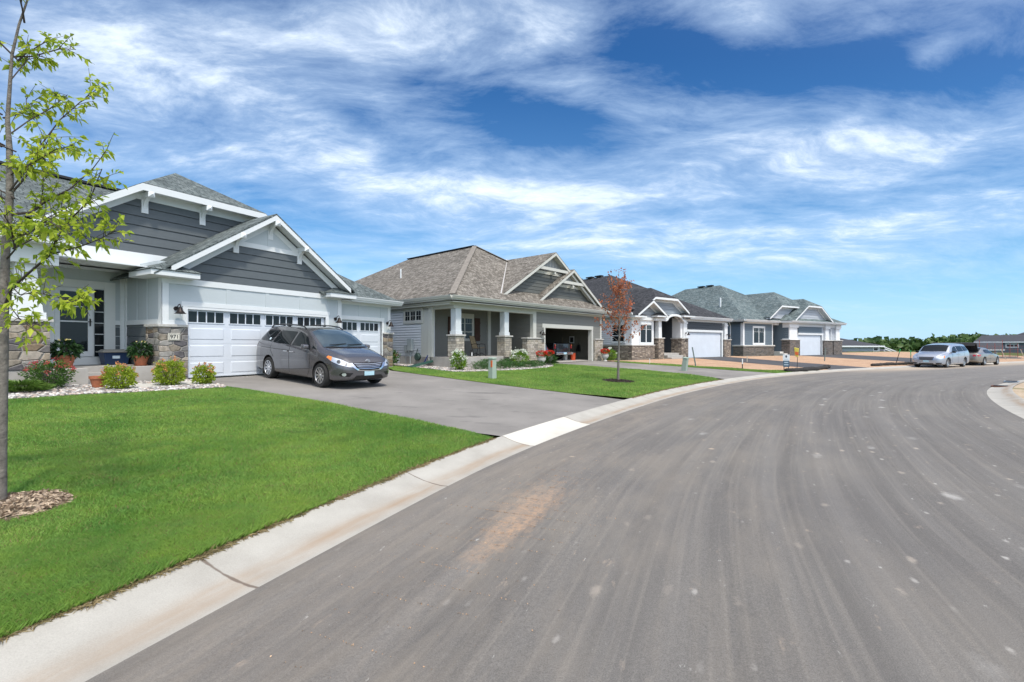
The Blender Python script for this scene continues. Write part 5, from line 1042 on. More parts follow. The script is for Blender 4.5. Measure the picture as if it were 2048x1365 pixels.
# ---- grey minivan on the near driveway
def van_grey():
    fw=Vector((-5.40,13.42)); rw=Vector((-7.82,15.25)); h=(fw-rw).normalized(); left=Vector((-h.y,h.x))
    # near (right-hand) wheels touch at fw, rw
    P=VAN; L=P['L']; W2=.84; mid=fw+h*(.95-L/2)+left*W2; zf=zt(*fw)+.006; zr=zt(*rw)+.006
    C_=place_car('minivan',mid.x,mid.y,h,(zf+zr)/2+.01,math.atan2(zf-zr,3.03),'dark grey minivan parked nose out on the near driveway','minivan')
    pm=paint('charcoal metallic paint',(.098,.094,.10),.55,.27)
    B,bv=car_body(P,pm,C_)
    X=lambda x:L/2-x
    for ax in P['wb']:
        for sg in(-1,1): wheel(C_,X(ax),sg*.87,.345,.235)
    m=MB()
    for ax in P['wb']: m.box(X(ax)-.37,X(ax)+.37,-.68,.68,.16,.78)
    m.box(-2.1,2.0,-.75,.75,.17,.3); m.build('underbody',DARK,C_)
    S_=lambda pts:[(X(a),b) for a,b in pts]
    for sg in(-1,1):
        q=patch(bv,S_([(1.62,1.10),(2.62,1.135),(2.55,1.50),(2.50,1.545),(2.25,1.50),(1.95,1.38)]),'s',.007,.06,sg); q.build('side_window',CARGLASS,C_,smooth=True)
        q=patch(bv,S_([(2.74,1.14),(3.80,1.175),(3.66,1.53),(3.6,1.565),(2.68,1.545),(2.66,1.5)]),'s',.007,.06,sg); q.build('side_window',CARGLASS,C_,smooth=True)
        q=patch(bv,S_([(3.92,1.19),(4.70,1.23),(4.80,1.30),(4.62,1.50),(4.50,1.53),(3.75,1.56)]),'s',.007,.06,sg); q.build('side_window',CARGLASS,C_,smooth=True)
        q=patch(bv,S_([(1.30,1.065),(1.54,1.085),(1.54,1.16)]),'s',.007,.06,sg); q.build('quarter_window',CARGLASS,C_,smooth=True)
        q=join([patch(bv,line(S_(p),.012),'s',.004,.08,sg) for p in ([(1.56,1.08),(1.50,.8),(1.52,.45),(1.62,.3)],[(2.68,1.5),(2.70,1.1),(2.68,.7),(2.66,.3)],[(3.84,1.17),(3.88,.95),(3.66,.72)],[(2.7,.26),(3.5,.26)],[(1.62,.26),(2.6,.26)])]); q.build('door_gap',BLKTRIM,B)
        q=patch(bv,line(S_([(2.7,.965),(4.5,1.0)]),.02),'s',.004,.08,sg); q.build('slide_rail',BLKTRIM,B)
        for a in (2.50,2.86):
            m=MB(); y=sg*(interp(P['x'],P['yw'],a)+.012); m.box(X(a)-.11,X(a)+.11,min(y-.02,y+.02),max(y-.02,y+.02),.925,.955); m.build('door_handle',CHROME,C_,bevel=.01)
        # mirror
        m=MB(); y=sg*1.06; 
        m.hull([(X(1.70),y-.10,1.06),(X(1.70),y+.10,1.06),(X(1.70),y+.11,1.20),(X(1.70),y-.09,1.21)],[(X(1.55),y-.08,1.08),(X(1.55),y+.08,1.08),(X(1.55),y+.08,1.18),(X(1.55),y-.07,1.19)])
        o=m.build('mirror',paint('mirror paint',(.16,.155,.165),.6,.25),C_,bevel=.03); m=MB(); m.box(X(1.68),X(1.6),min(sg*.88,sg*1.0),max(sg*.88,sg*1.0),1.06,1.10); m.build('mirror_arm',BLKTRIM,o)
        # roof rail
        m=MB(); pth=[(X(2.35),sg*.62,1.64),(X(2.5),sg*.61,1.715),(X(3.0),sg*.605,1.755),(X(3.8),sg*.60,1.765),(X(4.45),sg*.59,1.725),(X(4.6),sg*.58,1.64)]; m.tube(pth,.021,8); m.box(X(3.45),X(3.35),min(sg*.63,sg*.58),max(sg*.63,sg*.58),1.62,1.76); m.build('roof_rail',BLKTRIM,C_,smooth='auto')
        # head lamp (diagonal projection), tail lamp, fog lamp
        D=[(.36,.885),(.02,.800),(-.24,.685),(-.33,.585),(-.20,.60),(.08,.665),(.28,.745),(.40,.84)]
        q=patch(bv,[(a-.64,b+.03) for a,b in D],'d',.008,.04,sg); q.build('headlight',LENS,C_,smooth=True)
        q=patch(bv,[(a-.64,b+.03) for a,b in [(.36,.885),(.25,.857),(.27,.75),(.40,.84)]],'d',.012,.04,sg); q.build('indicator',AMBER,C_,smooth=True)
        q=join([patch(bv,[(a+ra*math.cos(t_)-.64,b+.03+ra*math.sin(t_)) for t_ in [k*math.pi/6 for k in range(12)]],'d',.014,.03,sg) for a,b,ra in ((.07,.735,.05),(-.12,.67,.035))]); q.build('bulb',mat_rimdark,C_,smooth=True)
        q=patch(bv,S_([(4.86,1.16),(5.0,1.12),(5.06,.95),(5.0,.92),(4.9,1.0)]),'s',.008,.05,sg); q.build('tail_light',RED,C_,smooth=True)
        q=patch(bv,[(sg*.52,.46),(sg*.80,.475),(sg*.84,.41),(sg*.80,.375),(sg*.62,.36)],'f',.006,.04); q.build('fog_pocket',BLKTRIM,C_,smooth=True)
        q=patch(bv,[(sg*.745+.045*math.cos(k*math.pi/7),.42+.045*math.sin(k*math.pi/7)) for k in range(14)],'f',.014,.03); q.build('fog_light',LENS,C_,smooth=True)
        m=MB(); m.box(X(1.36),X(1.34),min(sg*.8,sg*.96),max(sg*.8,sg*.96),.12,.36).box(X(4.40),X(4.38),min(sg*.8,sg*.95),max(sg*.8,sg*.95),.12,.40); m.build('mud_flap',BLACKP,C_)
    # windscreen
    q=patch(bv,[(X(1.17),-.74),(X(1.10),-.4),(X(1.08),0),(X(1.10),.4),(X(1.17),.74),(X(1.6),.70),(X(1.98),.64),(X(2.06),.4),(X(2.09),0),(X(2.06),-.4),(X(1.98),-.64),(X(1.6),-.70)],'t',.008,.07); q.build('windscreen',WSGLASS,C_,smooth=True)
    q=patch(bv,[(X(1.13),-.70),(X(1.05),-.3),(X(1.03),0),(X(1.05),.3),(X(1.13),.70),(X(1.18),.66),(X(1.12),.3),(X(1.10),0),(X(1.12),-.3),(X(1.18),-.66)],'t',.014,.05); q.build('cowl',BLACKP,C_,smooth=True)
    m=MB(); m.bar((X(1.18),-.55,1.20),(X(1.27),.05,1.235),.018,.02); m.bar((X(1.18),.05,1.205),(X(1.27),.62,1.225),.018,.02); m.build('wiper',BLACKP,C_)
    q=patch(bv,[(-.62,1.22),(.62,1.22),(.56,1.52),(-.56,1.52)],'r',.008,.06); q.build('rear_window',CARGLASS,C_,smooth=True)
    # grille
    G_=[(-.50,.745),(.50,.745),(.40,.56),(.30,.535),(-.30,.535),(-.40,.56)]
    q=patch(bv,G_,'f',.006,.04); q.build('grille',BLKTRIM,C_,smooth=True)
    bars=[]
    for k in range(4): z=.575+.042*k; w=.36+.035*k; bars.append(patch(bv,line([(-w,z+.02),(-w*.5,z+.002),(0,z-.006),(w*.5,z+.002),(w,z+.02)],.012),'f',.014,.05))
    q=join(bars); q.build('grille_bar',CHROME,C_,smooth=True)
    q=patch(bv,[(-.62,.72),(-.50,.60),(-.36,.515),(0,.495),(.36,.515),(.50,.60),(.62,.72),(.52,.735),(.42,.60),(.32,.545),(0,.525),(-.32,.545),(-.42,.60),(-.52,.735)],'f',.016,.04); q.build('grille_surround',CHROME,C_,smooth=True)
    # lower intake, lip, plate, emblem
    q=patch(bv,[(-.42,.385),(.42,.385),(.50,.30),(.52,.275),(-.52,.275),(-.50,.30)],'f',.008,.04); q.build('lower_intake',BLKTRIM,C_,smooth=True)
    q=patch(bv,[(-.62,.27),(0,.262),(.62,.27),(.60,.245),(0,.238),(-.60,.245)],'f',.018,.04); q.build('bumper_lip',CHROME,C_,smooth=True)
    xf=bv.ray_cast(Vector((4,0,.42)),Vector((-1,0,0)))[0].x
    m=MB(); m.box(xf+.0,xf+.012,-.165,.165,.375,.505); pl=m.build('number_plate',PLATE,C_,bevel=.004); m=MB(); m.box(xf-.005,xf+.006,-.175,.175,.365,.515); m.build('plate_frame',BLKTRIM,pl)
    h0=bv.ray_cast(Vector((4,0,.78)),Vector((-1,0,0)))[0]
    m=MB()
    def ell(a,b,cy=0,cz=0,r=.007): m.tube([(h0.x+.02-(a*0)-abs(0),cy+a*math.cos(t_),h0.z+cz+b*math.sin(t_)) for t_ in [k*2*math.pi/20 for k in range(21)]],r,6,cap=False)
    ell(.075,.048); ell(.024,.046); ell(.05,.018,0,.026); m.build('emblem',CHROME,C_,smooth=True)
    # fuel flap / sticker on quarter glass
    q=patch(bv,S_([(4.0,1.24),(4.10,1.245),(4.11,1.31),(4.01,1.31)]),'s',.012,.05,-1); q.build('window_sticker',mat('sticker',(.5,.6,.66),.4),C_)
    return C_
VG=van_grey()
def simple_car(kind,name,fw,h,side,label,cat,pm,z=0.01,grp=None,open_trunk=False,rimm=10):
    """fw: ground contact of the front wheel on the given side (+1 left, -1 right)"""
    P=dict(VAN=VAN,VAN2=VAN2,SEDAN=SEDAN,PICK=PICK)[kind]; L=P['L']; h=Vector(h).normalized(); left=Vector((-h.y,h.x)); fw=Vector(fw); hw=.80
    mid=fw+h*(P['wb'][0]-L/2)-left*hw*side
    C_=place_car(name,mid.x,mid.y,h,z,0,label,cat,grp); B,bv=car_body(P,pm,C_); X=lambda x:L/2-x; r=P['r']
    for ax in P['wb']:
        for sg in(-1,1): wheel(C_,X(ax),sg*(hw+.01),r,.21,rimm)
    m=MB()
    for ax in P['wb']: m.box(X(ax)-.36,X(ax)+.36,-.66,.66,.18,.72)
    m.box(-L*.4,L*.4,-.7,.7,P['z0'][6]-.02,P['z0'][6]+.1); m.build('underbody',DARK,C_)
    return C_,B,bv,P,X
silver=paint('silver paint',(.42,.45,.50),.55,.28); gold=paint('beige metallic paint',(.27,.245,.21),.5,.3)
# silver minivan far along the kerb
C_,B,bv,P,X=simple_car('VAN2','minivan',(30.9,33.3),(-.866,-.5),1,'silver minivan parked along the far kerb facing the camera','minivan',silver)
S_=lambda pts:[(X(a),b) for a,b in pts]
for sg in(-1,1):
    for k,pp in enumerate(([(1.62,1.10),(2.62,1.135),(2.52,1.535),(2.25,1.50),(1.95,1.38)],[(2.72,1.14),(3.74,1.175),(3.66,1.55),(2.64,1.54)],[(3.84,1.18),(4.74,1.22),(4.62,1.50),(3.75,1.55)])): patch(bv,S_(pp),'s',.007,.08,sg).build('side_window',CARGLASS,C_,smooth=True)
    patch(bv,[(a-.68,b) for a,b in [(.30,.86),(.0,.845),(-.22,.80),(-.24,.655),(0,.64),(.26,.70)]],'d',.008,.05,sg).build('headlight',LENS,C_,smooth=True)
    patch(bv,[(a-.68,b) for a,b in [(.30,.86),(.20,.85),(.18,.685),(.26,.70)]],'d',.012,.05,sg).build('indicator',AMBER,C_,smooth=True)
    patch(bv,[(sg*.50,.36),(sg*.82,.37),(sg*.80,.29),(sg*.55,.28)],'f',.006,.05).build('fog_pocket',BLKTRIM,C_)
    m=MB(); m.box(X(1.70),X(1.55),min(sg*.98,sg*1.14),max(sg*.98,sg*1.14),1.06,1.19); m.box(X(1.66),X(1.6),min(sg*.88,sg*1.0),max(sg*.88,sg*1.0),1.07,1.11); m.build('mirror',BLKTRIM,C_,bevel=.02)
    q=join([patch(bv,line(S_(p),.014),'s',.004,.1,sg) for p in ([(1.56,1.08),(1.50,.8),(1.55,.35)],[(2.67,1.5),(2.68,.9),(2.66,.3)],[(3.78,1.5),(3.84,.95),(3.66,.72)])]); q.build('door_gap',BLKTRIM,B)
    m=MB()
    for a in (2.48,2.9): m.box(X(a)-.1,X(a)+.1,min(sg*.98,sg*1.01),max(sg*.98,sg*1.01),.94,.97)
    m.build('door_handle',silver,C_)
patch(bv,[(X(1.17),-.74),(X(1.08),0),(X(1.17),.74),(X(1.84),.70),(X(1.92),0),(X(1.84),-.70)],'t',.008,.08).build('windscreen',CARGLASS,C_,smooth=True)
patch(bv,[(-.44,.76),(.44,.76),(.36,.55),(-.36,.55)],'f',.008,.05).build('grille',mat('grille mesh',(.09,.09,.095),.4,metal=.5),C_,smooth=True)
q=join([patch(bv,line(p,.035),'f',.012,.05) for p in ([(-.46,.79),(.46,.79)],[(-.46,.79),(-.38,.53)],[(.46,.79),(.38,.53)])]); q.build('grille_surround',CHROME,C_,smooth=True)
patch(bv,[(-.40,.33),(.40,.33),(.42,.27),(-.42,.27)],'f',.006,.05).build('lower_intake',BLKTRIM,C_)
xf=bv.ray_cast(Vector((4,0,.46)),Vector((-1,0,0)))[0].x
m=MB(); m.box(xf,xf+.012,-.16,.16,.40,.53); m.build('number_plate',PLATE,C_)
# beige sedan behind it with the boot open
C_,B,bv,P,X=simple_car('SEDAN','sedan',(39.65,38.3),(.875,.485),-1,'beige sedan with its boot lid raised, parked beyond the silver minivan','sedan',gold)
S_=lambda pts:[(X(a),b) for a,b in pts]
for sg in(-1,1):
    for pp in ([(1.70,.93),(2.52,.955),(2.48,1.25),(2.2,1.22),(1.95,1.12)],[(2.60,.96),(3.50,.98),(3.35,1.18),(3.1,1.25),(2.57,1.26)]): patch(bv,S_(pp),'s',.007,.08,sg).build('side_window',CARGLASS,C_,smooth=True)
    patch(bv,S_([(4.36,.88),(4.68,.86),(4.74,.78),(4.66,.72),(4.36,.77)]),'s',.008,.05,sg).build('tail_light',RED,C_,smooth=True)
    patch(bv,[(sg*.50,.86),(sg*.68,.86),(sg*.70,.74),(sg*.52,.72)],'r',.008,.05).build('tail_light',RED,C_,smooth=True)
    m=MB(); m.box(X(1.80),X(1.68),min(sg*.92,sg*1.06),max(sg*.92,sg*1.06),.90,1.02); m.build('mirror',gold,C_,bevel=.02)
    q=join([patch(bv,line(S_(p),.014),'s',.004,.1,sg) for p in ([(1.60,.9),(1.55,.6),(1.6,.3)],[(2.56,1.2),(2.56,.7),(2.56,.28)],[(3.5,.96),(3.48,.8),(3.3,.6)],[(1.7,.5),(3.3,.52)])]); q.build('door_gap',BLKTRIM,B)
patch(bv,[(X(1.40),-.68),(X(1.34),0),(X(1.40),.68),(X(2.05),.56),(X(2.12),0),(X(2.05),-.56)],'t',.008,.08).build('windscreen',CARGLASS,C_,smooth=True)
patch(bv,[(X(3.25),-.54),(X(3.22),0),(X(3.25),.54),(X(3.9),.62),(X(3.95),0),(X(3.9),-.62)],'t',.008,.08).build('rear_window',CARGLASS,C_,smooth=True)
patch(bv,[(X(4.05),-.56),(X(4.05),.56),(X(4.66),.54),(X(4.66),-.54)],'t',.006,.08).build('boot_opening',DARK,C_)
m=MB(); hp=(X(4.02),1.06); a0=R(62); Lb=.78
for s0,s1,dz in ((0,1,0),):
    p0=Vector((hp[0],0,hp[1])); d=Vector((-math.cos(a0),0,math.sin(a0))); n_=Vector((math.sin(a0),0,math.cos(a0)))
    e=p0+d*Lb; k=e+Vector((-.22,0,-.22)) 
    m.hull([p0+Vector((0,y,0)) for y in(-.62,.62)]+[e+Vector((0,y,0)) for y in(.6,-.6)],[p0+n_*.05+Vector((0,y,0)) for y in(-.62,.62)]+[e+n_*.05+Vector((0,y,0)) for y in(.6,-.6)])
    m.hull([e+Vector((0,y,0)) for y in(-.6,.6)]+[k+Vector((0,y,0)) for y in(.56,-.56)],[e+n_*.05+Vector((0,y,0)) for y in(-.6,.6)]+[k+Vector((-.05,y,.03)) for y in(.56,-.56)])
m.build('boot_lid',DARK,C_)
m=MB(); m.box(X(4.86),X(4.78),-.26,.26,.50,.64) ; m.build('number_plate',PLATE,C_)
# vehicles inside the open garage of the second house
def inw(x,y): return F2.w(x,y)
hd=(F2.i[0],F2.i[1])
blk=paint('black paint',(.012,.012,.014),.3,.25)
p=inw(3.15+.8,.95+5.5-.95); C_,B,bv,P,X=simple_car('PICK','pickup_truck',p,hd,-1,'black pickup truck backed against the open garage doorway','pickup truck',blk,z=.585,rimm=6)
for sg in(-1,1):
    m=MB(); m.box(-2.80,-2.72,min(sg*.84,sg*.93),max(sg*.84,sg*.93),.82,1.10); o=m.build('tail_light',RED,C_,bevel=.01); m=MB(); m.box(-2.81,-2.80,min(sg*.85,sg*.92),max(sg*.85,sg*.92),1.0,1.09); m.build('indicator',AMBER,o)
m=MB(); m.box(-2.79,-2.73,-.76,.76,.62,1.14); m.build('tailgate',blk,C_,bevel=.015)
m=MB(); m.box(-2.92,-2.76,-.92,.92,.44,.60); m.build('bumper',CHROME,C_,bevel=.02); m=MB(); m.box(-2.935,-2.92,-.15,.15,.46,.58); m.build('number_plate',PLATE,C_)
patch(bv,[(-.60,1.28),(.60,1.28),(.55,1.62),(-.55,1.62)],'r',.01,.1).build('rear_window',CARGLASS,C_,smooth=True)
p=inw(.95+.8,.55+5.09-.95); C_,B,bv,P,X=simple_car('VAN','small_car',p,hd,-1,'grey car standing in the open garage beside the pickup','car',paint('grey car paint',(.14,.15,.16),.5,.3),z=.585)
C_.scale=(.84,.86,.84)
for sg in(-1,1): patch(bv,[(sg*.70,1.10),(sg*.84,1.08),(sg*.84,.94),(sg*.72,.94)],'r',.01,.05).build('tail_light',RED,C_,smooth=True)
patch(bv,[(-.62,1.22),(.62,1.22),(.56,1.52),(-.56,1.52)],'r',.008,.08).build('rear_window',CARGLASS,C_,smooth=True)
m=MB(); m.box(-2.57,-2.53,-.24,.24,.72,.86); m.build('number_plate',PLATE,C_)
# ---------------------------------------------------------------- plants
def leafmat(name,c0,c1,c2=None,tr=.35,scale=2.5):
    def fn(t,b,oc):
        a=t.add('ShaderNodeAttribute',attribute_name='rnd').outputs['Fac']; c=t.mix(a,c0,c1)
        n=t.noise(oc,scale,3,.6); c=t.mix(t.rng(n,.35,.65,0,.5),c,c2 or tuple(x*.6 for x in c0)); t.put(c,b.inputs['Base Color'])
        ts=t.add('ShaderNodeBsdfTranslucent'); t.put(c,ts.inputs[0]); ad=t.add('ShaderNodeMixShader'); ad.inputs[0].default_value=tr
        t.put(b.outputs[0],ad.inputs[1]); t.put(ts.outputs[0],ad.inputs[2]); t.put(ad.outputs[0],t.n['Material Output'].inputs[0])
    return mat(name,c0,.5,spec=.3,fn=fn)
def leaves(name,P,D,size,mt,par=None,width=.55,droop=.3,fold=.25,seed=0,var=.35):
    """P base points, D directions (n,3). each leaf is a folded pointed blade of two triangles pairs"""
    r=np.random.RandomState(seed); n=len(P); D=D/np.maximum(np.linalg.norm(D,axis=1)[:,None],1e-6)
    s=size*r.uniform(1-var,1+var,n)[:,None]; rv=r.normal(size=(n,3)); side=np.cross(D,rv); side/=np.maximum(np.linalg.norm(side,axis=1)[:,None],1e-6)
    up=np.cross(side,D); up*=np.sign(up[:,2:3]+1e-9); side=np.cross(D,up)
    tip=P+D*s+np.c_[np.zeros(n),np.zeros(n),-droop*s[:,0]]; mid=P+D*s*.5+up*0
    l=mid+side*s*width/2+up*s*fold*.5-np.c_[np.zeros(n),np.zeros(n),droop*.25*s[:,0]]; q=mid-side*s*width/2+up*s*fold*.5-np.c_[np.zeros(n),np.zeros(n),droop*.25*s[:,0]]
    v=np.stack([P,l,tip,q],1); i=np.arange(n)*4; f=np.c_[i,i+1,i+2,i,i+2,i+3].ravel()
    return fast_mesh(name,v.reshape(-1,3),f,3,mt,par,attr=np.repeat(r.uniform(0,1,n),4))
BARK=mat('grey bark',(.155,.14,.122),.85,var=.45,vscale=18,bump=1,bscale=60); TWIG=mat('dark twig bark',(.05,.038,.032),.8)
def rdir(r,n,up=0): d=r.normal(size=(n,3)); d/=np.linalg.norm(d,axis=1)[:,None]; d[:,2]+=up; return d
def p3(px_,py_,Y): return Vector(((px_-1024)/935*Y,Y,1.65-(py_-690)/935*Y))
# young ash-like tree, near left
LEAFG=leafmat('fresh yellow green leaf',(.31,.43,.03),(.56,.62,.07),(.16,.28,.028),.5)
def near_tree():
    r=np.random.RandomState(5); Y=4.23; b=p3(0,1010,Y); T=empty('young_tree',(b.x,b.y,b.z),0,'slim young tree with fresh yellow green leaves at the left lawn edge','tree')
    tr=[p3(*q,Y) for q in ((0,1014),(3,900),(5,800),(7,700),(8,600),(11,500),(20,390),(19,300),(15,240),(24,110),(38,50),(55,0),(62,-70),(60,-120))]
    rad=[.046,.037,.035,.034,.033,.031,.027,.022,.016,.011,.009,.007,.005,.003]
    m=MB(); m.tube([p-b for p in tr],rad,12); m.build('trunk',BARK,T,smooth='auto')
    br=[]
    def B(pts,y0,y1,r0,r1=.003):
        n=len(pts); br.append(([p3(q[0],q[1],y0+(y1-y0)*i/(n-1))-b for i,q in enumerate(pts)],r0,r1))
    B([(9,615),(22,578),(50,553),(100,510),(112,480),(140,440),(180,400),(204,338)],Y,Y-.35,.013)
    B([(100,510),(165,492),(200,478),(232,462)],Y-.15,Y-.3,.006); B([(18,430),(64,425),(80,411),(105,396),(139,379),(184,340),(214,300)],Y,Y+.3,.012)
    B([(20,390),(39,369),(56,348),(75,300),(120,240),(160,205),(192,180)],Y,Y+.25,.009); B([(80,411),(86,380),(87,330),(80,280)],Y+.1,Y+.25,.005)
    B([(12,520),(30,500),(22,455),(5,425),(-30,380)],Y,Y-.3,.008); B([(18,270),(60,240),(100,218),(135,190)],Y,Y+.4,.006); B([(22,160),(55,120),(85,112)],Y,Y+.2,.005)
    B([(20,350),(60,330),(110,300),(150,290)],Y,Y-.4,.006); B([(14,470),(55,470),(95,440),(140,470)],Y,Y-.5,.006); B([(10,560),(40,590),(70,585),(140,600),(165,600)],Y,Y-.4,.005)
    B([(12,600),(40,640),(72,648)],Y,Y-.3,.004)
    for k in range(16): # branches out of frame, behind and in front
        a=r.uniform(0,2*math.pi); h=r.uniform(1.7,4.3); j=Vector((r.uniform(-.02,.02),0,h)); L=r.uniform(.5,1.25)*(1.15-h/6)
        i0=min(range(len(tr)),key=lambda i:abs((tr[i]-b).z-h)); s=(tr[i0]-b); s=Vector((s.x,s.y,s.z))
        d=Vector((-abs(math.cos(a)) if r.rand()<.7 else math.cos(a)*.6,math.sin(a),r.uniform(.35,.9))).normalized()
        br.append(([s+d*L*t_+Vector((0,0,.12*t_*t_))+Vector(r.normal(size=3)*.03) for t_ in (0,.33,.66,1)],.008,.003))
    m=MB(); P=[];D=[]
    for pts,r0,r1 in br:
        n=len(pts); m.tube(pts,[r0+(r1-r0)*i/(n-1) for i in range(n)],6)
        # twigs with leaves
        Ls=sum((pts[i+1]-pts[i]).length for i in range(n-1)); k=int(Ls*25)
        for _ in range(k):
            t_=r.uniform(.22,1)*(n-1); i=min(int(t_),n-2); q=pts[i].lerp(pts[i+1],t_-i); d=(pts[i+1]-pts[i]).normalized()
            e=Vector(r.normal(size=3)); tw=(d*.5+e*.55+Vector((0,0,.12))).normalized(); tl=r.uniform(.08,.24)
            m.tube([q,q+tw*tl*.6,q+tw*tl+Vector((0,0,-.01))],[.0028,.002,.0013],4,cap=False)
            for c in range(r.randint(4,8)):
                w=r.uniform(.3,1); P.append(q+tw*tl*w); D.append(tw*.7+Vector(r.normal(size=3))*.75+Vector((0,0,-.25)))
    m.build('branches',TWIG,T,smooth='auto'); leaves('crown',np.array(P),np.array(D),.062,LEAFG,T,.5,.35,.22,3)
    m=MB(); z=1.65-(622-690)/935*Y-b.z; m.hull([(tr[4].x-b.x-.036,-.015,z-.03),(tr[4].x-b.x-.012,-.036,z-.03),(tr[4].x-b.x-.012,-.036,z+.035),(tr[4].x-b.x-.036,-.015,z+.035)],[(tr[4].x-b.x-.05,-.03,z-.035),(tr[4].x-b.x-.02,-.052,z-.035),(tr[4].x-b.x-.02,-.05,z+.03),(tr[4].x-b.x-.048,-.028,z+.03)]); m.build('ribbon',mat('orange ribbon',(.75,.07,.02),.6),T)
near_tree()
LEAFR=leafmat('red maple leaf',(.40,.10,.055),(.56,.19,.10),(.30,.17,.06),.45,1.5)
def red_maple():
    r=np.random.RandomState(9); x,y=4.22,18.6; z=zt(x,y); T=empty('red_maple_sapling',(x,y,z),0,'slender red leaved maple sapling in a mulch ring on the second lawn','tree')
    m=MB(); m.tube([(0,0,-.05),(.01,0,.6),(.03,.0,1.3),(.05,0,1.75),(.05,.02,2.6),(.06,0,3.5),(.02,0,4.35)],[.055,.045,.04,.035,.022,.013,.005],12); m.build('trunk',BARK,T,smooth='auto')
    m=MB();P=[];D=[]
    for k in range(30):
        h=1.45+2.1*(k/30)**.9; a=k*2.4+r.uniform(-.3,.3); L=r.uniform(.9,1.5)*(1.3-.17*h); sp=r.uniform(.6,1.05) if k<18 else r.uniform(.3,.6)
        d=Vector((math.cos(a)*sp,math.sin(a)*sp,1 if k>5 else .6)).normalized(); q0=Vector((.045,0,h)); pts=[q0,q0+d*L*.35+Vector((math.cos(a),math.sin(a),0))*.05,q0+d*L*.7,q0+d*L+Vector((0,0,.08))]
        m.tube(pts,[.012,.008,.005,.002],5)
        for c in range(int(L*38)):
            t_=r.uniform(.15,1)**.8*3; i=min(int(t_),2); q=pts[i].lerp(pts[i+1],t_-i)+Vector(r.normal(size=3))*.045; P.append(q); D.append(Vector(r.normal(size=3))+Vector((0,0,-.2)))
    for c in range(70): P.append(Vector((r.normal()*.12+(-.15 if c%2 else .2),r.normal()*.1,r.uniform(3.7,4.45)))); D.append(Vector(r.normal(size=3)))
    m.build('branches',BARK,T,smooth='auto'); leaves('crown',np.array(P),np.array(D),.078,LEAFR,T,.85,.2,.15,4)
red_maple()
def mulch(x,y,rad,n,size,c0,c1,seed):
    r=np.random.RandomState(seed); a=r.uniform(0,2*np.pi,n); rr=rad*np.sqrt(r.uniform(0,1,n))*(1+.08*np.sin(a*5)); X=x+rr*np.cos(a);Y_=y+rr*np.sin(a); Z=zt(X,Y_)+.035*(1-(rr/rad)**2)+r.uniform(.0,.03,n)
    D=rdir(r,n); D[:,2]*=.35; P=np.c_[X,Y_,Z]; MM=leafmat('wood chip',c0,c1,None,0,3)
    o=leaves('mulch',P-D*size*.5,D,size,MM,None,.4,0,.1,seed); tag(o,kind='stuff')
    return [(x+rad*1.02*math.cos(k*math.pi/10),y+rad*1.02*math.sin(k*math.pi/10)) for k in range(20)]
mp1=mulch(-4.44,4.2,.37,2200,.055,(.20,.14,.10),(.62,.50,.36),2); mp2=mulch(4.25,18.55,.62,1500,.05,(.03,.022,.018),(.09,.065,.05),3)
sheet('mulch_bed',mp1,.012,mat('mulch base',(.22,.16,.11),1,var=.3,vscale=30,bump=1,bscale=40),.2); sheet('mulch_bed',mp2,.012,mat('dark mulch base',(.045,.034,.028),1,var=.3,vscale=30),.2)
GREENL=leafmat('mid green leaf',(.035,.10,.015),(.10,.20,.03),(.02,.06,.01),.25); DKGREEN=leafmat('dark glossy leaf',(.012,.04,.012),(.035,.09,.02),(.008,.025,.008),.15)
LIME=leafmat('lime spirea leaf',(.22,.33,.02),(.42,.48,.05),(.14,.25,.02),.35,4); PINKT=leafmat('pink orange shoot tip',(.58,.22,.08),(.62,.36,.12),(.5,.16,.12),.3,4); REDF=leafmat('red bloom',(.45,.05,.06),(.55,.14,.13),None,.2,4)
JUN=leafmat('juniper spray',(.09,.19,.03),(.20,.31,.06),(.05,.12,.02),.2,3); JUN2=leafmat('yew needles',(.035,.11,.025),(.09,.19,.05),(.02,.06,.015),.15,3); WHF=leafmat('white bloom',(.72,.78,.66),(.85,.86,.8),None,.2,4); REDP=leafmat('scarlet petal',(.60,.02,.015),(.75,.08,.03),None,.2,4)
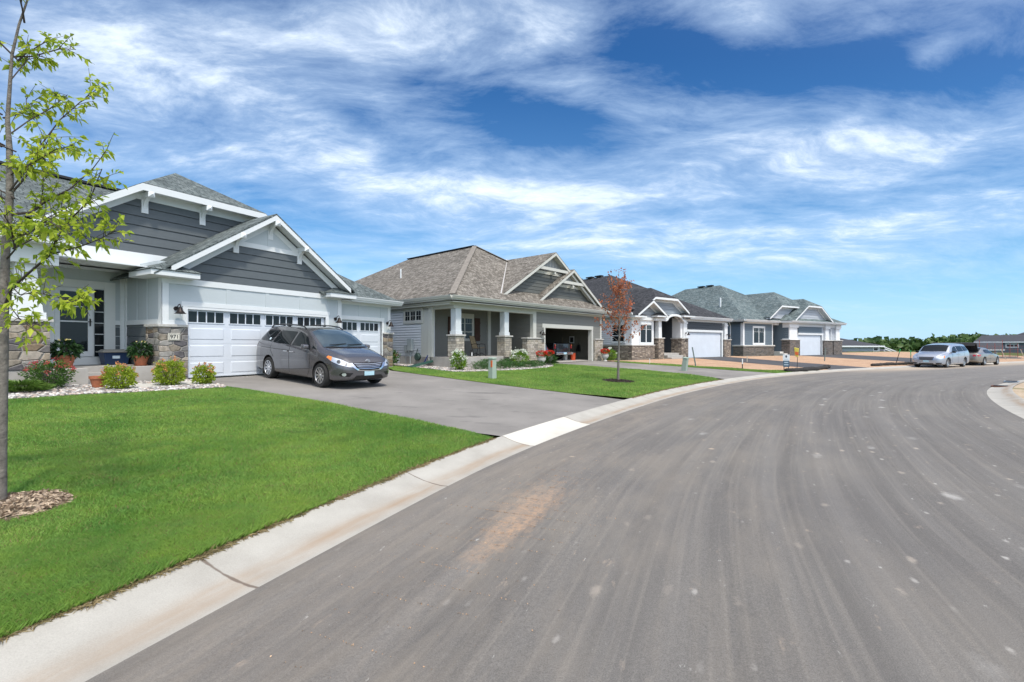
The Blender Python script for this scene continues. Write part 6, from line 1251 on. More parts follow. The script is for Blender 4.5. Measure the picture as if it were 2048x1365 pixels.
def shrub(name,x,y,z,rx,h,n,size,mt,label,cat,grp=None,tips=None,ntip=0,tsize=None,up=.6,seed=0,stem=True,mode='dome',width=.5,ry=None):
    r=np.random.RandomState(seed); T=empty(name,(x,y,z),0,label,cat,grp); ry=ry or rx
    u=r.normal(size=(n,3)); u/=np.linalg.norm(u,axis=1)[:,None]; rr=r.uniform(.35,1,n)**.6; lump=1+.18*np.sin(u[:,0]*7+seed)*np.cos(u[:,1]*6)+.10*np.sin(u[:,2]*11)
    P=np.c_[u[:,0]*rx*rr*lump,u[:,1]*ry*rr*lump,h*.48+u[:,2]*h*.5*rr*lump]; P[:,2]=np.maximum(P[:,2],.02)
    D=u+r.normal(size=(n,3))*.6; D[:,2]+=up
    if mode=='spray': D=u*1.4; D[:,2]=np.abs(D[:,2])*.3+r.uniform(.05,.5,n); P*=.85
    leaves('foliage',P,D,size,mt,T,width,.15,.15,seed)
    if stem:
        m=MB()
        for k in range(14): a=k*2.399; q=rx*.6; m.tube([(math.cos(a)*.04,math.sin(a)*.04,-.05),(math.cos(a)*q*.5,math.sin(a)*q*.5,h*.4),(math.cos(a)*q,math.sin(a)*q,h*.8)],[.008,.006,.003],4,cap=False)
        m.build('stems',TWIG,T)
    if tips:
        c=r.normal(size=(max(6,ntip//14),3)); c/=np.linalg.norm(c,axis=1)[:,None]; c[:,2]=np.abs(c[:,2])*.9+.12; k=r.randint(0,len(c),ntip); u=c[k]+r.normal(size=(ntip,3))*.07
        P=np.c_[u[:,0]*rx*1.0,u[:,1]*ry*1.0,h*.48+u[:,2]*h*.56]; leaves('blossoms',P,rdir(r,ntip,.5),tsize or size*.7,tips,T,.7,.1,.1,seed+1)
    return T
def zl(F,x,y): a,b=F.w(x,y); return a,b,zt(a,b)
gS='lime green spireas in the stone bed'
a=zl(F1,-2.16,-1.38); shrub('spirea_shrub',*a,.33,.62,2600,.055,LIME,'lime spirea with orange tips in front of the terracotta pot','shrub',gS,PINKT,300,.04,seed=1)
a=zl(F1,-.98,-1.18); shrub('spirea_shrub',*a,.36,.70,3200,.055,LIME,'largest lime spirea, beside the stone pier under the house number','shrub',gS,PINKT,230,.04,seed=2)
a=zl(F1,-.30,-1.55); shrub('spirea_shrub',*a,.27,.56,1900,.055,LIME,'smallest lime spirea, in front of the white garage door','shrub',gS,PINKT,190,.045,seed=3)
a=zl(F1,-3.15,-.40); shrub('red_bloom_shrub',*a,.42,.70,2600,.05,GREENL,'bushy green shrub with red blooms beside the porch steps','shrub',None,REDF,330,.035,seed=4)
a=zl(F1,-3.72,-.80); shrub('juniper',*a,.50,.28,2300,.13,JUN,'low spreading bright green juniper below the stone pillar','shrub',None,seed=5,mode='spray',width=.12,up=.2,stem=False,ry=.38)
# terracotta pots
def pot(x,y,z,r,h,label,grp,seed,plant=True,fl=None,nleaf=420,hh=.34):
    T=empty('potted_plant',(x,y,z),0,label,'potted plant',grp); m=MB(); m.lathe([(r*.62,.03),(r*.9,h*.78),(r*1.0,h*.78),(r*1.02,h),(r*.90,h),(r*.86,h*.85),(.01,h*.85)],(0,0,0),24); m.build('pot',TERRA,T,smooth='auto')
    m=MB(); m.lathe([(r*.7,0),(r*.85,.035),(r*.8,.035),(r*.6,.01)],(0,0,0),24); m.build('saucer',TERRA,T,smooth='auto')
    if plant:
        q=np.random.RandomState(seed); u=q.normal(size=(nleaf,3)); u/=np.linalg.norm(u,axis=1)[:,None]; P=np.c_[u[:,0]*r*1.15,u[:,1]*r*1.15,h+hh*.42+u[:,2]*hh*.5]*q.uniform(.7,1,(nleaf,1))+np.array([0,0,.06]); leaves('foliage',P,u+q.normal(size=(nleaf,3))*.4+np.array([0,0,.1]),.13,DKGREEN,T,.42,.35,.15,seed)
        m=MB(); 
        for k in range(5): a=k*1.9; m.tube([(0,0,h),(math.cos(a)*r*.5,math.sin(a)*r*.5,h+hh*1.15)],.004,4)
        m.build('flower_stems',TWIG,T); F_=[(math.cos(k*1.9)*r*.5,math.sin(k*1.9)*r*.5,h+hh*1.17) for k in range(5)]; P=np.repeat(np.array(F_),8,0); leaves('blossoms',P,rdir(q,40,.2),.035,fl,T,.8,0,.1,seed)
    return T
YELF=leafmat('yellow bloom',(.75,.62,.18),(.8,.75,.4),None,.2,4)
a,b=F1.w(-2.62,.5); pot(a,b,1.053,.22,.33,'terracotta pot with dark leafy plant and pale blooms before the storm door','terracotta pots at the entry steps',1,True,YELF)
a,b=F1.w(-1.03,.38); pot(a,b,1.053,.20,.29,'terracotta pot of dark green foliage on the step beside the stone pier','terracotta pots at the entry steps',2,True,YELF)
a,b,c=zl(F1,-2.40,-.85); pot(a,b,c+.01,.17,.30,'empty terracotta pot standing behind a lime spirea','terracotta pots at the entry steps',3,False)
# storage tote
a,b=F1.w(-1.08,1.95); T=empty('storage_tote',(a,b,1.052),F1.rz,'dark blue plastic storage tote with grey lid beside the front door','storage box')
m=MB(); m.hull([(-.27,-.17,0),(.27,-.17,0),(.27,.17,0),(-.27,.17,0)],[(-.33,-.22,.38),(.33,-.22,.38),(.33,.22,.38),(-.33,.22,.38)]); m.build('bin',mat('navy plastic',(.008,.03,.085),.4),T,bevel=.02)
m=MB(); m.box(-.37,.37,-.26,.26,.37,.41); m.hull([(-.33,-.22,.41),(.33,-.22,.41),(.33,.22,.41),(-.33,.22,.41)],[(-.27,-.17,.46),(.27,-.17,.46),(.27,.17,.46),(-.27,.17,.46)]); m.build('lid',mat('grey lid plastic',(.30,.29,.26),.5),T,bevel=.012)
m=MB(); m.hull([(-.12,-.203,.19),(.06,-.203,.19),(.06,-.21,.27),(-.12,-.21,.27)],[(-.12,-.208,.19),(.06,-.208,.19),(.06,-.215,.27),(-.12,-.215,.27)]); m.build('sticker',mat('pale sticker',(.55,.68,.80),.5,var=.25,vscale=40),T)
# walkway and stone beds
WK=[F1.w(*p) for p in ((-2.3,.30),(-1.32,.30),(-1.3,-.50),(-.12,-.55),(-.05,-1.45),(-1.6,-1.50),(-2.35,-1.15))]; sheet('walkway',WK,.02,CONCL,.3,skirt=.05)
BED1=[F1.w(0,-.0),F1.w(-.02,-1.9)]+bedF[1:]+[F1.w(-6.5,-.0)]
BEDM=mat('pebble bed base',(.28,.26,.24),1,var=.3,vscale=25,bump=1,bscale=30); sheet('stone_bed',BED1,.004,BEDM,.4)
BED2=bed2+[F2.w(-.2,-.05),F2.w(-1.8,-.1),F2.w(-6.9,-.05),F2.w(-7.05,1.6),F2.w(-7.05,5.5),F2.w(-8.0,5.5)]; sheet('stone_bed',BED2,.004,BEDM,.4)
def f_peb(t,b,oc):
    a=t.add('ShaderNodeAttribute',attribute_name='rnd').outputs['Fac']; t.put(t.ramp(a,[(0,(.16,.15,.145)),(.3,(.30,.29,.28)),(.5,(.42,.34,.29)),(.7,(.50,.48,.45)),(.88,(.62,.61,.59))],'CONSTANT'),b.inputs['Base Color'])
PEB=mat('river pebble',(.4,.4,.4),.7,fn=f_peb)
def pebbles(P,n,size,excl,seed,off=.012):
    r=np.random.RandomState(seed); A=np.array(P); lo,hi=A.min(0),A.max(0); x=r.uniform(lo[0],hi[0],n*4);y=r.uniform(lo[1],hi[1],n*4); k=inpoly(x,y,P)&~excl(x,y); x,y=x[k][:n],y[k][:n]; n=len(x); z=zt(x,y)+off+r.uniform(0,.02,n)
    s=size*r.uniform(.5,1.3,n); a=r.uniform(0,np.pi,n); th=np.arange(6)*np.pi/3
    ring=np.stack([np.cos(th),np.sin(th)],1); V=[]
    for q,(rz,rr) in enumerate(((-.3,.75),(.12,1.0),(.38,.6))):
        lx=ring[None,:,0]*s[:,None]*rr; ly=ring[None,:,1]*s[:,None]*rr*.68; X=x[:,None]+lx*np.cos(a)[:,None]-ly*np.sin(a)[:,None]; Y_=y[:,None]+lx*np.sin(a)[:,None]+ly*np.cos(a)[:,None]; V.append(np.stack([X,Y_,np.broadcast_to(z[:,None]+rz*s[:,None],X.shape)],2))
    V=np.concatenate(V,1); i=np.arange(n)[:,None]*18; f=[]
    for l in (0,6):
        for k in range(6): f.append(np.c_[i+l+k,i+l+(k+1)%6,i+l+6+(k+1)%6,i+l+6+k])
    f.append(np.c_[i+12,i+13,i+14,i+15]); f.append(np.c_[i+12,i+15,i+16,i+17]); f=np.concatenate(f,1).reshape(-1)
    o=fast_mesh('pebbles',V.reshape(-1,3),f,4,PEB,smooth=True,attr=np.repeat(r.uniform(0,1,n),18)); tag(o,kind='stuff')
wkx=lambda x,y:inpoly(x,y,WK)
pebbles(BED1,7000,.042,wkx,1); pebbles(BED2,7000,.045,lambda x,y:x>1e9,2)
# ---------------------------------------------------------------- second house: porch and bed
def chair(x,y,rz,label):
    a,b=F2.w(x,y); T=empty('patio_chair',(a,b,1.06),F2.rz+rz,label,'chair'); FB=mat('tan woven fabric',(.22,.17,.10),.9,var=.45,vscale=14)
    m=MB(); m.hull([(-.24,-.25,.42),(.24,-.25,.42),(.24,.22,.38),(-.24,.22,.38)],[(-.24,-.25,.45),(.24,-.25,.45),(.24,.22,.41),(-.24,.22,.41)]); m.build('seat',FB,T)
    m=MB(); m.hull([(-.25,.20,.42),(.25,.20,.42),(.25,.23,.40),(-.25,.23,.40)],[(-.23,.42,1.06),(.23,.42,1.06),(.23,.45,1.04),(-.23,.45,1.04)]); m.build('backrest',FB,T)
    for s in(-1,1):
        m=MB(); m.tube([(s*.27,-.30,0),(s*.27,-.26,.42),(s*.27,-.24,.62),(s*.29,.0,.64),(s*.27,.26,.60)],.014,6); m.build('armrest',BRONZE,T)
        m=MB(); m.tube([(s*.27,-.30,.0),(s*.27,-.05,.16),(s*.27,.35,.0)],.014,6); m.tube([(s*.26,.2,.4),(s*.27,.30,.0)],.014,6); m.build('leg',BRONZE,T)
    m=MB(); m.tube([(-.25,.42,1.06),(-.26,.2,.42)],.014,6); m.tube([(.25,.42,1.06),(.26,.2,.42)],.014,6); m.build('back_frame',BRONZE,T)
chair(-4.25,1.15,R(12),'patio chair with tan patterned sling seat on the grey house porch')
a,b=F2.w(-5.55,1.25); T=empty('porch_table',(a,b,1.06),F2.rz,'small dark metal table on the porch holding a flower basket','table'); m=MB(); m.lathe([(.30,.50),(.32,.50),(.32,.53),(.01,.53)],(0,0,0),20); m.build('tabletop',BRONZE,T)
for k in range(3): m=MB(); c=k*2.1; m.tube([(.22*math.cos(c),.22*math.sin(c),.5),(.08*math.cos(c),.08*math.sin(c),.25),(.26*math.cos(c),.26*math.sin(c),0)],.012,6); m.build('leg',BRONZE,T)
T=empty('flower_basket',(a,b,1.592),0,'basket of red blooms on the small porch table','flower pot'); m=MB(); m.lathe([(.10,0),(.17,.16),(.15,.16),(.01,.1)],(0,0,0),16); m.build('basket',TERRA,T,smooth='auto'); q=np.random.RandomState(3); u=rdir(q,260); leaves('foliage',u*np.array([.15,.15,.12])+np.array([0,0,.24]),u,.05,GREENL,T,seed=1); u=rdir(q,260,.4); leaves('blossoms',u*np.array([.13,.13,.13])+np.array([0,0,.30]),u,.05,REDP,T,.9,seed=2)
a,b=F2.w(-5.1,.75); T=empty('lantern',(a,b,1.06),0,'dark framed lantern with a white candle on the grey house porch','lantern'); m=MB(); m.box(-.07,.07,-.07,.07,0,.02).box(-.07,.07,-.07,.07,.30,.33)
for sx in(-1,1):
    for sy in(-1,1): m.box(sx*.065-.007,sx*.065+.007,sy*.065-.007,sy*.065+.007,.02,.30)
m.tube([(-.05,0,.33),(0,0,.42),(.05,0,.33)],.006,5); m.build('frame',BRONZE,T); m=MB(); m.lathe([(.035,.02),(.035,.2)],(0,0,0),12); m.build('candle',WHITE,T)
gH='white hydrangeas by the grey porch'
a=zl(F2,-7.35,-.75); shrub('hydrangea',*a,.36,.88,1100,.085,LIME if False else leafmat('bright green leaf',(.12,.26,.02),(.25,.40,.04),None,.35,4),'tall white flowering hydrangea at the porch corner pier','shrub',gH,WHF,260,.08,seed=11)
HYD=bpy.data.materials['bright green leaf']
a=zl(F2,-3.0,-.62); shrub('hydrangea',*a,.52,.85,1300,.085,HYD,'wide white flowering hydrangea below the second porch column','shrub',gH,WHF,300,.08,seed=12)
a=zl(F2,6.75,-.45); shrub('hydrangea',*a,.38,.80,900,.085,HYD,'pale yellow flowering shrub at the far garage corner of the grey house','shrub',gH,WHF,180,.07,seed=13)
gY='low dark green evergreens along the porch'
for k,(x,y,rx,h,lb) in enumerate(((-6.15,-1.0,.52,.40,'low evergreen mound nearest the tall corner hydrangea'),(-5.05,-1.15,.50,.38,'low evergreen mound behind the green utility pedestal'),(-4.1,-1.2,.50,.36,'low evergreen mound between pedestal and wide hydrangea'),(-3.1,-1.35,.50,.34,'low evergreen mound in front of the wide hydrangea'),(-2.15,-1.05,.48,.34,'low evergreen mound next to the white flower urns'),(-5.3,-.45,.34,.46,'rounded clipped evergreen against the porch slab'),(-3.9,-.45,.32,.44,'small rounded evergreen against the slab near the second column'))):
    a=zl(F2,x,y); shrub('evergreen_shrub',*a,rx,h,1300,.07,JUN2,lb,'shrub',gY,seed=20+k,stem=False,width=.25,up=.9)
a=zl(F1,9.25,1.1); shrub('dark_green_shrub',*a,.55,.85,1500,.09,GREENL,'dark green shrub at the garage corner in front of the gas meter','shrub',None,REDF,40,.05,seed=31)
def urn(x,y,label,seed):
    a,b,z=zl(F2,x,y); T=empty('flower_urn',(a,b,z),0,label,'urn','white flower urns at the open garage'); m=MB(); m.lathe([(.15,0),(.15,.04),(.08,.07),(.07,.14),(.17,.20),(.24,.34),(.23,.44),(.27,.47),(.25,.48),(.2,.42),(.01,.40)],(0,0,0),22); m.build('urn',CONCL,T,smooth='auto')
    q=np.random.RandomState(seed); u=rdir(q,360,.3); leaves('foliage',u*np.array([.24,.24,.14])+np.array([0,0,.52]),u,.06,GREENL,T,seed=seed); u=rdir(q,420,.5); leaves('blossoms',u*np.array([.27,.27,.12])+np.array([0,0,.62]),u,.055,REDP,T,.9,seed=seed+1)
urn(-1.3,-.75,'white urn of red flowers nearer the porch beside the garage pier',1); urn(-.35,-.55,'white urn of red flowers at the edge of the open garage door',2); urn(5.75,-.6,'white urn of red flowers at the far side of the garage opening',3)
a=zl(F2,-.8,-.95); shrub('grass_tuft',*a,.2,.6,260,.34,JUN2,'tuft of green grass growing between the two white urns','plant',seed=41,stem=False,width=.06,mode='spray')
# clutter in the open garage
def inside(name,x,y,z,label,cat): a,b=F2.w(x,y); return empty(name,(a,b,z),F2.rz,label,cat)
sheet('garage_slab',[F2.w(-.1,-.02),F2.w(5.05,-.02),F2.w(6.0,.3),F2.w(6.0,7.9),F2.w(-.8,7.9),F2.w(-.8,.3)],.03,CONC,.8)
T=inside('red_bucket',4.35,1.0,.59,'red orange drum just inside the garage opening','bucket'); m=MB(); m.lathe([(.16,0),(.18,.5),(.19,.52),(.01,.52)],(0,0,0),18); m.build('drum',mat('orange red plastic',(.50,.07,.02),.5),T,smooth='auto'); m=MB(); m.lathe([(.2,.52),(.2,.56),(.01,.57)],(0,0,0),18); m.build('lid',BLACKP,T)
T=inside('white_bucket',3.9,1.3,.59,'grey white bucket beside the red drum in the garage','bucket'); m=MB(); m.lathe([(.13,0),(.15,.38),(.16,.40),(.01,.40)],(0,0,0),18); m.build('bucket',mat('dull white plastic',(.45,.45,.42),.6),T,smooth='auto')
T=inside('wall_sign',6.03,2.2,2.0,'small white framed sign on the garage side wall','sign'); m=MB(); m.box(-.03,0,-.2,.2,-.25,.25); m.build('board',WHITE,T); m=MB(); m.box(-.035,-.03,-.13,.13,-.17,.17); m.build('picture',BLACKP,T)
T=inside('hanging_bag',6.0,1.6,1.45,'black bag hanging on the garage side wall','bag'); m=MB(); m.hull([(-.14,-.18,-.25),(0,-.18,-.25),(0,.18,-.25),(-.14,.18,-.25)],[(-.06,-.1,.2),(0,-.1,.2),(0,.1,.2),(-.06,.1,.2)]); m.build('bag',BLACKP,T,bevel=.03); m=MB(); m.tube([(-.03,-.06,.2),(-.03,0,.36),(-.03,.06,.2)],.008,5); m.build('strap',BLACKP,T)
T=inside('garden_tool',5.9,2.9,.59,'long handled garden tool leaning on the garage side wall','tool'); m=MB(); m.tube([(-.25,0,0),(0,0,1.6)],.015,6); m.build('handle',mat('tool handle wood',(.35,.25,.14),.7),T); m=MB(); m.box(-.33,-.2,-.12,.12,0,.22); m.build('blade',BLACKP,T)
# downspout extension by the corner
a,b,z=zl(F2,-7.55,1.3); T=empty('splash_trough',(a,b,z),F2.rz,'dark green plastic rain trough lying at the house corner','trough'); m=MB(); m.hull([(-.9,.35,.05),(-.9,.05,.05),(-.75,.0,.02),(-.75,.4,.02)],[(.5,.3,.32),(.5,.1,.32),(.5,.08,.22),(.5,.32,.22)]); m.build('trough',mat('dark green plastic',(.02,.065,.05),.5),T,bevel=.01); m=MB(); m.bar((.0,.2,.15),(.25,.2,.55),.05,.03); m.build('strap',mat('blue strap',(.01,.02,.10),.5),T)
# ---------------------------------------------------------------- street things
PALEG=mat('pale green utility plastic',(.30,.37,.31),.6,var=.06,vscale=6); ORG=mat('orange sticker',(.62,.12,.03),.6)
def pedestal(x,y,lean,label,h=.82,sticker=True,w=.12):
    T=empty('utility_pedestal',(x,y,zt(x,y)-.02),R(-40),label,'utility box','green utility pedestals'); T.rotation_euler=(R(lean*.4),R(lean),R(-40))
    m=MB(); m.hull([(-w,-w,0),(w,-w,0),(w,w,0),(-w,w,0)],[(-w*.92,-w*.92,h*.9),(w*.92,-w*.92,h*.9),(w*.92,w*.92,h*.9),(-w*.92,w*.92,h*.9)]); m.build('body',PALEG,T,bevel=.02)
    m=MB(); m.box(-w*1.05,w*1.05,-w*1.05,w*1.05,h*.9,h); m.build('cap',PALEG,T,bevel=.03)
    if sticker: m=MB(); m.box(w*.2,w*.85,-w-.003,-w*.9,h*.55,h*.86); m.build('sticker',ORG,T)
pedestal(-.75,17.9,0,'upright pale green utility pedestal with orange sticker on the second lawn'); pedestal(9.2,25.0,9,'leaning pale green utility pedestal at the edge of the red dirt',.76,False,.13)
GALV=mat('galvanised post',(.13,.17,.16),.5,metal=.4); WOODS=mat('pale stake wood',(.45,.40,.32),.8); 
def post(name,x,y,h,lx,ly,label,cat,col,r=.02,tip=None,th=.25,grp=None):
    T=empty(name,(x,y,zt(x,y)-.05),0,label,cat,grp); m=MB(); m.bar((0,0,0),(lx,ly,h),r*2.2,r*1.4); m.box(-.0,.001,0,.001,0,.01); m.build('stake',col,T)
    if tip: m=MB(); k=1-th/h; m.bar((lx*k,ly*k,h-th),(lx*1.01,ly*1.01,h+.01),r*2.6,r*1.8); m.build('tip',tip,T)
gP='metal fence posts in the bare dirt lots'
post('metal_post',11.25,28.6,1.22,-.22,0,'leaning metal post in the dirt in front of the charcoal roofed house','post',GALV,.028,grp=gP); post('metal_post',25.4,38.0,1.15,.08,0,'nearly upright metal post in front of the slate blue house','post',GALV,.03,grp=gP)
post('survey_stake',13.8,28.0,.62,0,0,'short white topped survey stake between the two dirt driveways','stake',BLACKP,.02,WHITE,.3); post('survey_stake',8.6,29.2,.40,0,0,'tiny white stake in the dirt before the stone bay window','stake',WHITE,.012); post('survey_stake',17.2,34.2,.5,0,0,'small pale stake below the slate blue bay window','stake',WOODS,.02)
post('green_stake',30.3,36.9,1.2,.35,0,'slanting dark stake with green tip beyond the silver minivan','stake',BLACKP,.018,mat('green paint',(.02,.35,.12),.5),.3); post('green_stake',31.9,37.4,1.1,0,0,'upright dark stake with green top beside the silver minivan','stake',BLACKP,.018,bpy.data.materials['green paint'],.4)
# realtor sign
x,y=15.78,26.9; T=empty('lot_sign',(x,y,zt(x,y)),R(-28),'white over blue lot sign on two dark legs','sign')
for s in(-.11,.11): m=MB(); m.box(s-.018,s+.018,-.015,.015,-.1,1.0); m.build('leg',BLACKP,T)
m=MB(); m.box(-.17,.17,-.03,-.015,.62,.98); m.build('white_panel',WHITE,T); m=MB(); m.box(-.155,.155,-.03,-.015,.26,.62); B_=m.build('blue_panel',mat('sign blue',(.05,.10,.15),.5),T)
m=MB(); m.box(-.03,.03,-.036,-.03,.80,.93).box(-.045,.045,-.036,-.03,.84,.88); m.build('logo',mat('sign dark',(.03,.03,.06),.5),T); m=MB(); m.box(-.09,.09,-.036,-.03,.69,.715).box(-.10,.10,-.036,-.03,.49,.55).box(-.11,.11,-.036,-.03,.36,.42); m.build('text_bar',mat('sign pale text',(.40,.48,.55),.6),T)
x,y=16.55,27.15; T=empty('yard_sign',(x,y,zt(x,y)),R(-35),'small tilted yellow and orange box on a thin dark stake','sign'); m=MB(); m.bar((0,0,-.1),(.03,0,1.0),.025,.02); m.build('stake',BLACKP,T)
m=MB(); m.hull([(-.10,-.08,.9),(.06,-.08,.82),(.06,.06,.82),(-.10,.06,.9)],[(-.14,-.08,1.40),(.10,-.08,1.34),(.10,.06,1.34),(-.14,.06,1.40)]); m.build('box',mat('yellow sign',(.60,.50,.08),.5),T,bevel=.02); m=MB(); m.hull([(-.09,-.092,.98),(.07,-.092,.93),(.07,-.085,.93),(-.09,-.085,.98)],[(-.10,-.092,1.16),(.085,-.092,1.12),(.085,-.085,1.12),(-.10,-.085,1.16)]); m.build('orange_panel',ORG,T)
# erosion socks
SOCK=mat('black mesh sock',(.022,.02,.018),.9,var=.4,vscale=12,bump=1,bscale=30)
def sock(pts,r,label):
    r_=np.random.RandomState(2); b=Vector((*pts[0],zt(*pts[0]))); n=26; P=[];Rr=[]
    A=np.array(pts,float); t_=np.linspace(0,len(A)-1,n)
    for t in t_: i=min(int(t),len(A)-2); q=A[i]+(A[i+1]-A[i])*(t-i)+r_.normal(size=2)*.05; P.append(Vector((q[0],q[1],zt(*q)+r*.75))-b); Rr.append(r*r_.uniform(.75,1.15))
    Rr[0]*=.5;Rr[-1]*=.6; T=empty('erosion_sock',b,0,label,'erosion sock'); m=MB(); m.tube(P,Rr,10); m.build('sock',SOCK,T,smooth=True)
sock([(15.55,26.6),(16.6,27.1),(18.2,28.2),(19.9,29.75),(20.6,30.6)],.13,'black erosion sock lying along the kerb beside the lot sign'); sock([(25.6,33.3),(27.5,34.4),(29.3,35.4),(31.5,36.6)],.12,'dark erosion sock along the kerb behind the silver minivan')
# storm drain pieces by the right kerb
for (px_,py_,w,h,lb) in ((2001,773,.55,.5,'rusty brown storm grate set in the right kerb'),(2023,764,.7,.45,'grey steel storm inlet plate farther along the right kerb')):
    Y=1.62*935/(py_-690); X=(px_-1024)/935*Y; T=empty('storm_grate',(X,Y,.035),R(40),lb,'storm drain'); m=MB(); m.box(-w/2,w/2,-h/2,h/2,-.02,.02); m.build('frame',mat('rusty iron' if py_>770 else 'steel plate',(.16,.08,.05) if py_>770 else (.20,.25,.30),.7,var=.2,vscale=20),T)
    m=MB()
    for k in range(5): m.box(-w/2+.06+k*(w-.12)/5,-w/2+.10+k*(w-.12)/5,-h/2+.05,h/2-.05,.02,.028)
    m.build('bars',BRONZE,T)
def crumbs():
    r=np.random.RandomState(8); n=900; i=int(np.argmin(np.abs(S-SMEAR[0]))); k=np.clip(i+(r.normal(size=n)*5.5).astype(int)-2,0,len(C)-1); d=-(SMEAR[1]+r.normal(size=n)*.33); q=C[k]+NL[k]*d[:,None]; P=np.c_[q,.004+np.interp(-d,[KW,KW+2,KW+4],[0,.02,.03])]
    o=leaves('dirt_crumbs',P-np.array([0,0,.003]),np.c_[r.normal(size=(n,2)),np.full(n,.35)],.010,leafmat('dirt crumb',(.36,.22,.13),(.50,.36,.24),None,0,3),None,.8,0,.6,8); tag(o,kind='stuff')
crumbs()
# ---------------------------------------------------------------- far houses
GA=siding('pale blue grey siding',(.33,.38,.42),.04); DG=siding('dark grey siding',(.10,.115,.13),.05)
def far_house(label,x0,x1,y0,y1,zg,ze,zr,wallm,roofm,rz=0,hipL=0,hipR=3.5,extra=None):
    T=empty('house',(x0,y0,zg),rz,label,'house','houses in the dip beyond the street'); W_=x1-x0;Dp=y1-y0;h=ze-zg; m=MB(); m.box(0,W_,0,Dp,0,h); m.build('wall',wallm,T)
    m=MB(); lap(m,[(0,0),(W_,0),(W_,h),(0,h)],'y',0,.22); m.build('siding',wallm,T)
    m=MB(); o=.5; r=zr-zg; a,b,c,d=(-o,-o,h),(W_+o,-o,h),(W_+o,Dp+o,h),(-o,Dp+o,h); p,q=(hipL-o,Dp/2,r),(W_+o-hipR,Dp/2,r)
    slab(m,[a,b,q,p]);slab(m,[b,c,q]);slab(m,[c,d,p,q]);slab(m,[d,a,p]); R_=m.build('roof',roofm,T); m=MB(); m.tube([(W_*.45,Dp*.28,h+(r-h)*.5),(W_*.45,Dp*.28,h+(r-h)*.5+.6)],.09,8); m.build('roof_vent',WHITE,R_)
    m=MB(); m.box(-o,W_+o,-o-.04,-o,h-.22,h).box(W_+o,W_+o+.04,-o,Dp+o,h-.22,h).box(-o-.04,-o,-o,Dp+o,h-.22,h); m.build('fascia',WHITE,T); return T
FR=mat('dark far shingles',(.045,.047,.055),.9,var=.12,vscale=2)
T=far_house('long pale blue grey house low beyond the slate blue house',45,58.9,75,85,-4.3,1.5,2.95,GA,FR,hipL=1,hipR=4.2)
window(T,'y',0,13.0,13.7,5.0,5.65,1,.12,mun='grid'); m=MB(); m.box(-.1,14,-.04,0,4.65,4.8).box(13.7,13.95,-.04,0,0,5.6); m.build('trim',WHITE,T); m=MB(); m.box(11.6,11.9,-.15,0,3.8,4.1); m.build('dryer_vent',WHITE,T)
T=far_house('pale side wing with small windows and stepped white stair rails',59.3,62.4,76,82,-5,.45,1.0,GA,FR,hipL=.8,hipR=.8)
window(T,'y',0,.4,.95,4.2,4.9,1,.1); window(T,'y',0,1.1,1.6,4.2,4.9,1,.1)
m=MB(); m.bar((.3,-.6,6.45),(3.6,-.6,5.2),.1,.14); m.bar((.8,-.6,6.0),(3.8,-.6,4.8),.1,.14); m.bar((.8,-.6,5.6),(3.2,-.6,4.6),.1,.14)
for k in range(5): m.box(.7+k*.65,.76+k*.65,-.6,-.55,0,5.9-k*.25)
m.build('stair_rail',WHITE,T)
T=far_house('low dark hip roofed garage in front of the pale far house',44.6,49.0,66,70.4,-3,.2,.95,DG,FR,hipL=2.2,hipR=2.2)
T=far_house('distant dark roofed house with white gable end behind the silver minivan',88,98,98,106,-5,.75,2.1,GA,FR,R(-42),hipL=0.5,hipR=0)
m=MB(); m.prism([(-.7,5.6),(.2,5.6),(.2,6.9)],lambda a,z,d:(a,d,z),-.7,-.6); m.build('gable_end',WHITE,T)
T=far_house('dark blue grey house with white framed windows at the right edge',99.5,129,100,110,-4,2.3,3.75,siding('dark blue grey siding',(.10,.135,.16),.05),FR,R(-45),hipL=1.2,hipR=5)
window(T,'y',0,.75,2.45,4.7,5.95,3,.16); window(T,'y',0,4.3,5.9,5.2,5.75,3,.16); m=MB(); m.box(0,.2,-.04,0,0,6.2); m.build('corner_board',WHITE,T)
m=MB(); slab(m,[(5.9,5.6,7.8),(16,5.6,7.8),(16,9,9.4),(9.5,9,9.4)]); m.build('upper_roof',FR,T)
# construction stuff in front of it
RED_=mat('orange red safety netting',(.25,.06,.045),.7)
b0=(56.6,50.0); T=empty('safety_fence',(b0[0]-7.6,b0[1]-1,-.2),R(8),'orange red safety netting fence before the dark house at right','fence')
for k in range(9): m=MB(); m.box(k*.95,k*.95+.03,0,.03,0,2.0+(.35 if k%3==0 else 0)); m.build('post',RED_,T)
m=MB()
for k in range(20): m.box(k*.41,k*.41+.008,.02,.03,.25,1.75)
for k in range(5): m.box(0,8.0,.02,.03,.3+k*.35,.312+k*.35)
m.build('netting',RED_,T)
gB='pale propped boards at the building lot'
for k,(x_,l_,lb) in enumerate(((49.3,-.35,'leftmost pale board propped at the building lot'),(51.2,-.3,'middle pale board propped at the building lot'),(52.7,-.35,'rightmost pale board propped at the building lot'))):
    T=empty('propped_board',(x_,46.5,-.15),0,lb,'board',gB); m=MB(); m.bar((0,0,0),(l_,.3,1.35),.14,.05); m.build('board',WOODS,T)
T=empty('lumber_stack',(49.6,48.2,-.2),R(10),'low grey lumber stack behind the propped boards','lumber'); 
for k in range(4): m=MB(); m.box(0,4.6,k*.3,k*.3+.22,.1*k,.1*k+.3); m.build('plank',mat('weathered lumber',(.16,.15,.14),.8,var=.3,vscale=6) if k==0 else bpy.data.materials['weathered lumber'],T)
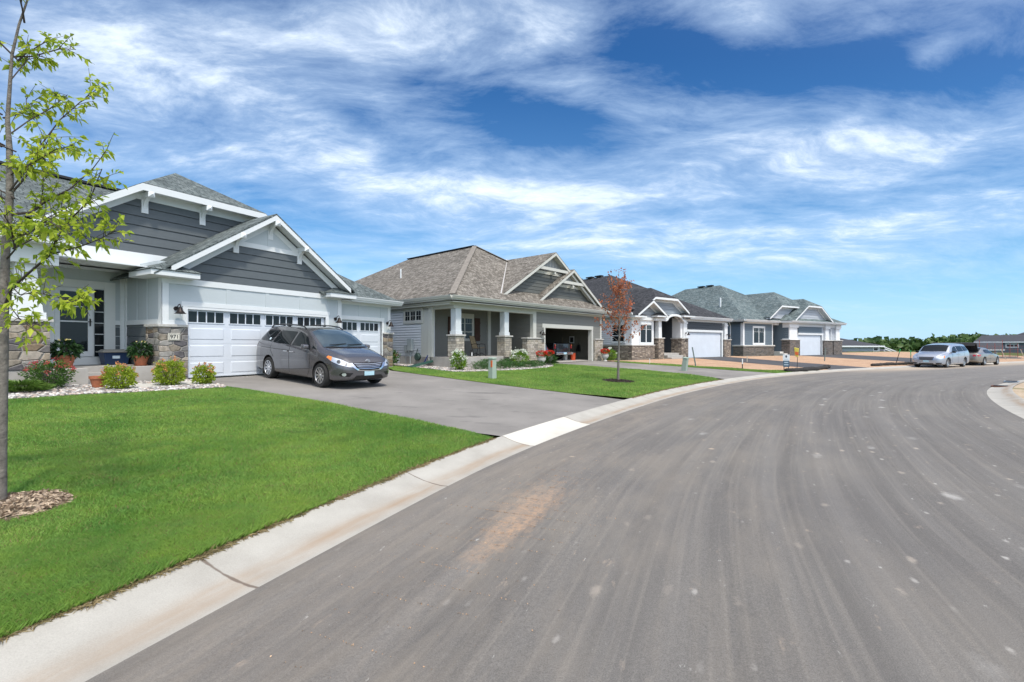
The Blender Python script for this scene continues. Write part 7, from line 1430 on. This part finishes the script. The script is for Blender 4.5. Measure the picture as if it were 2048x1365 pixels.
T=empty('dumpster',(47.6,47.5,-.2),R(15),'low dark waste pile behind the beige sedan bonnet','waste pile'); m=MB(); m.hull([(0,0,0),(1.8,0,0),(1.9,1.2,0),(-.1,1.3,0)],[(.4,.3,.55),(1.3,.2,.5),(1.2,.8,.6),(.5,.9,.45)]); m.build('heap',mat('dark rubble',(.04,.04,.04),.9,var=.5,vscale=5),T)
# woods
def woods():
    r=np.random.RandomState(21); P=[];D=[]
    sky_=[(1690,686),(1712,684),(1740,683),(1760,680),(1783,684),(1797,681),(1822,683),(1845,680.5),(1870,678.5),(1890,677),(1910,675),(1937,674),(1955,676),(2000,679),(2080,676),(2200,676)]
    for k in range(560):
        px_=r.uniform(1560,2450); Y=r.uniform(150,200); top=np.interp(px_,[a for a,b in sky_],[b for a,b in sky_])+r.uniform(-.3,7); X=(px_-1024)/935*Y; zt_=1.65+(690-top)*Y/935; rad=r.uniform(2.2,4.5); c=np.array([X,Y,zt_-rad*1.6]); n=120
        u=r.normal(size=(n,3)); u/=np.linalg.norm(u,axis=1)[:,None]; u*=r.uniform(.55,1,n)[:,None]*(1+.2*np.sin(u[:,:1]*9+k)); P.append(c+u*np.array([rad,rad,rad*1.6])); D.append(u+r.normal(size=(n,3))*.7)
    P=np.vstack(P);D=np.vstack(D); o=leaves('woods',P,D,2.0,leafmat('wood foliage',(.045,.10,.025),(.12,.19,.05),(.02,.05,.015),.2,.06),None,.8,.2,.3,5); tag(o,kind='stuff')
woods()
# ---------------------------------------------------------------- grass
def lawn_grass(name,P,parts,excl):
    Vs=[];As=[]
    for i,(n,h,w,dmin,dmax) in enumerate(parts):
        ex=lambda x,y:excl(x,y)&(np.hypot(x,y)>=dmin)&(np.hypot(x,y)<dmax)&(np.abs(x)<1.22*y+1.0)
        o=grass('g',P,n,h,w,(-16,.6,30,33),ex,seed=50+i); me=o.data; v=np.empty(len(me.vertices)*3,np.float32); me.vertices.foreach_get('co',v); a=np.empty(len(me.vertices),np.float32); me.attributes['rnd'].data.foreach_get('value',a); Vs.append(v.reshape(-1,3)); As.append(a); bpy.data.objects.remove(o); bpy.data.meshes.remove(me)
    v=np.vstack(Vs); n=len(v)//4; i=np.arange(n)*4; f=np.c_[i,i+1,i+2,i,i+2,i+3].ravel(); o=fast_mesh(name,v,f,3,BLADE,attr=np.concatenate(As)); return tag(o,kind='stuff')
m1=lambda x,y:(np.hypot(x+4.44,y-4.2)>.35)
lawn_grass('grass',LAWN1,[(270000,.056,.0038,0,5.0),(260000,.053,.0055,5.0,8.5),(190000,.048,.009,8.5,17)],m1)
lawn_grass('grass',LAWN2,[(110000,.05,.016,10,40)],lambda x,y:np.hypot(x-4.25,y-18.55)>.6)
lawn_grass('grass',STRIP,[(16000,.06,.022,10,60)],lambda x,y:x<1e9)

# dry fringe where the turf meets the kerb
def fringe(name,i0,i1,n,seed):
    r=np.random.RandomState(seed); k=r.randint(i0,i1,n); t=r.uniform(0,1,n); b=C[k]*(1-t)[:,None]+C[np.minimum(k+1,len(C)-1)]*t[:,None]; a=.012*np.sin(S[k]*9)+.01*np.sin(S[k]*23)
    d=r.uniform(-.035,.05,n)+a; q=b+NL[k]*d[:,None]; P=np.c_[q,np.where(d<0,.10,.10)+r.uniform(0,.012,n)]; D=np.c_[-NL[k]*r.uniform(-.6,1,n)[:,None]+Tn[k]*r.normal(size=n)[:,None],r.uniform(-.15,.35,n)]
    o=leaves(name,P,D,.05,leafmat('dry turf fringe',(.26,.20,.10),(.42,.33,.18),(.15,.16,.06),.2,3) if seed==1 else bpy.data.materials['dry turf fringe'],None,.10,.3,.1,seed); tag(o,kind='stuff')
ia=int(np.argmin(np.hypot(C[:,0]+3.4,C[:,1]-.6))); ib=int(np.argmin(np.hypot(C[:,0]+.35,C[:,1]-7.7))); ic=int(np.argmin(np.hypot(C[:,0]-3.3,C[:,1]-13.6))); id_=int(np.argmin(np.hypot(C[:,0]-9.4,C[:,1]-20.9)))
fringe('dry_grass',ia,ib,9000,1); fringe('dry_grass',ic,id_,4000,2)
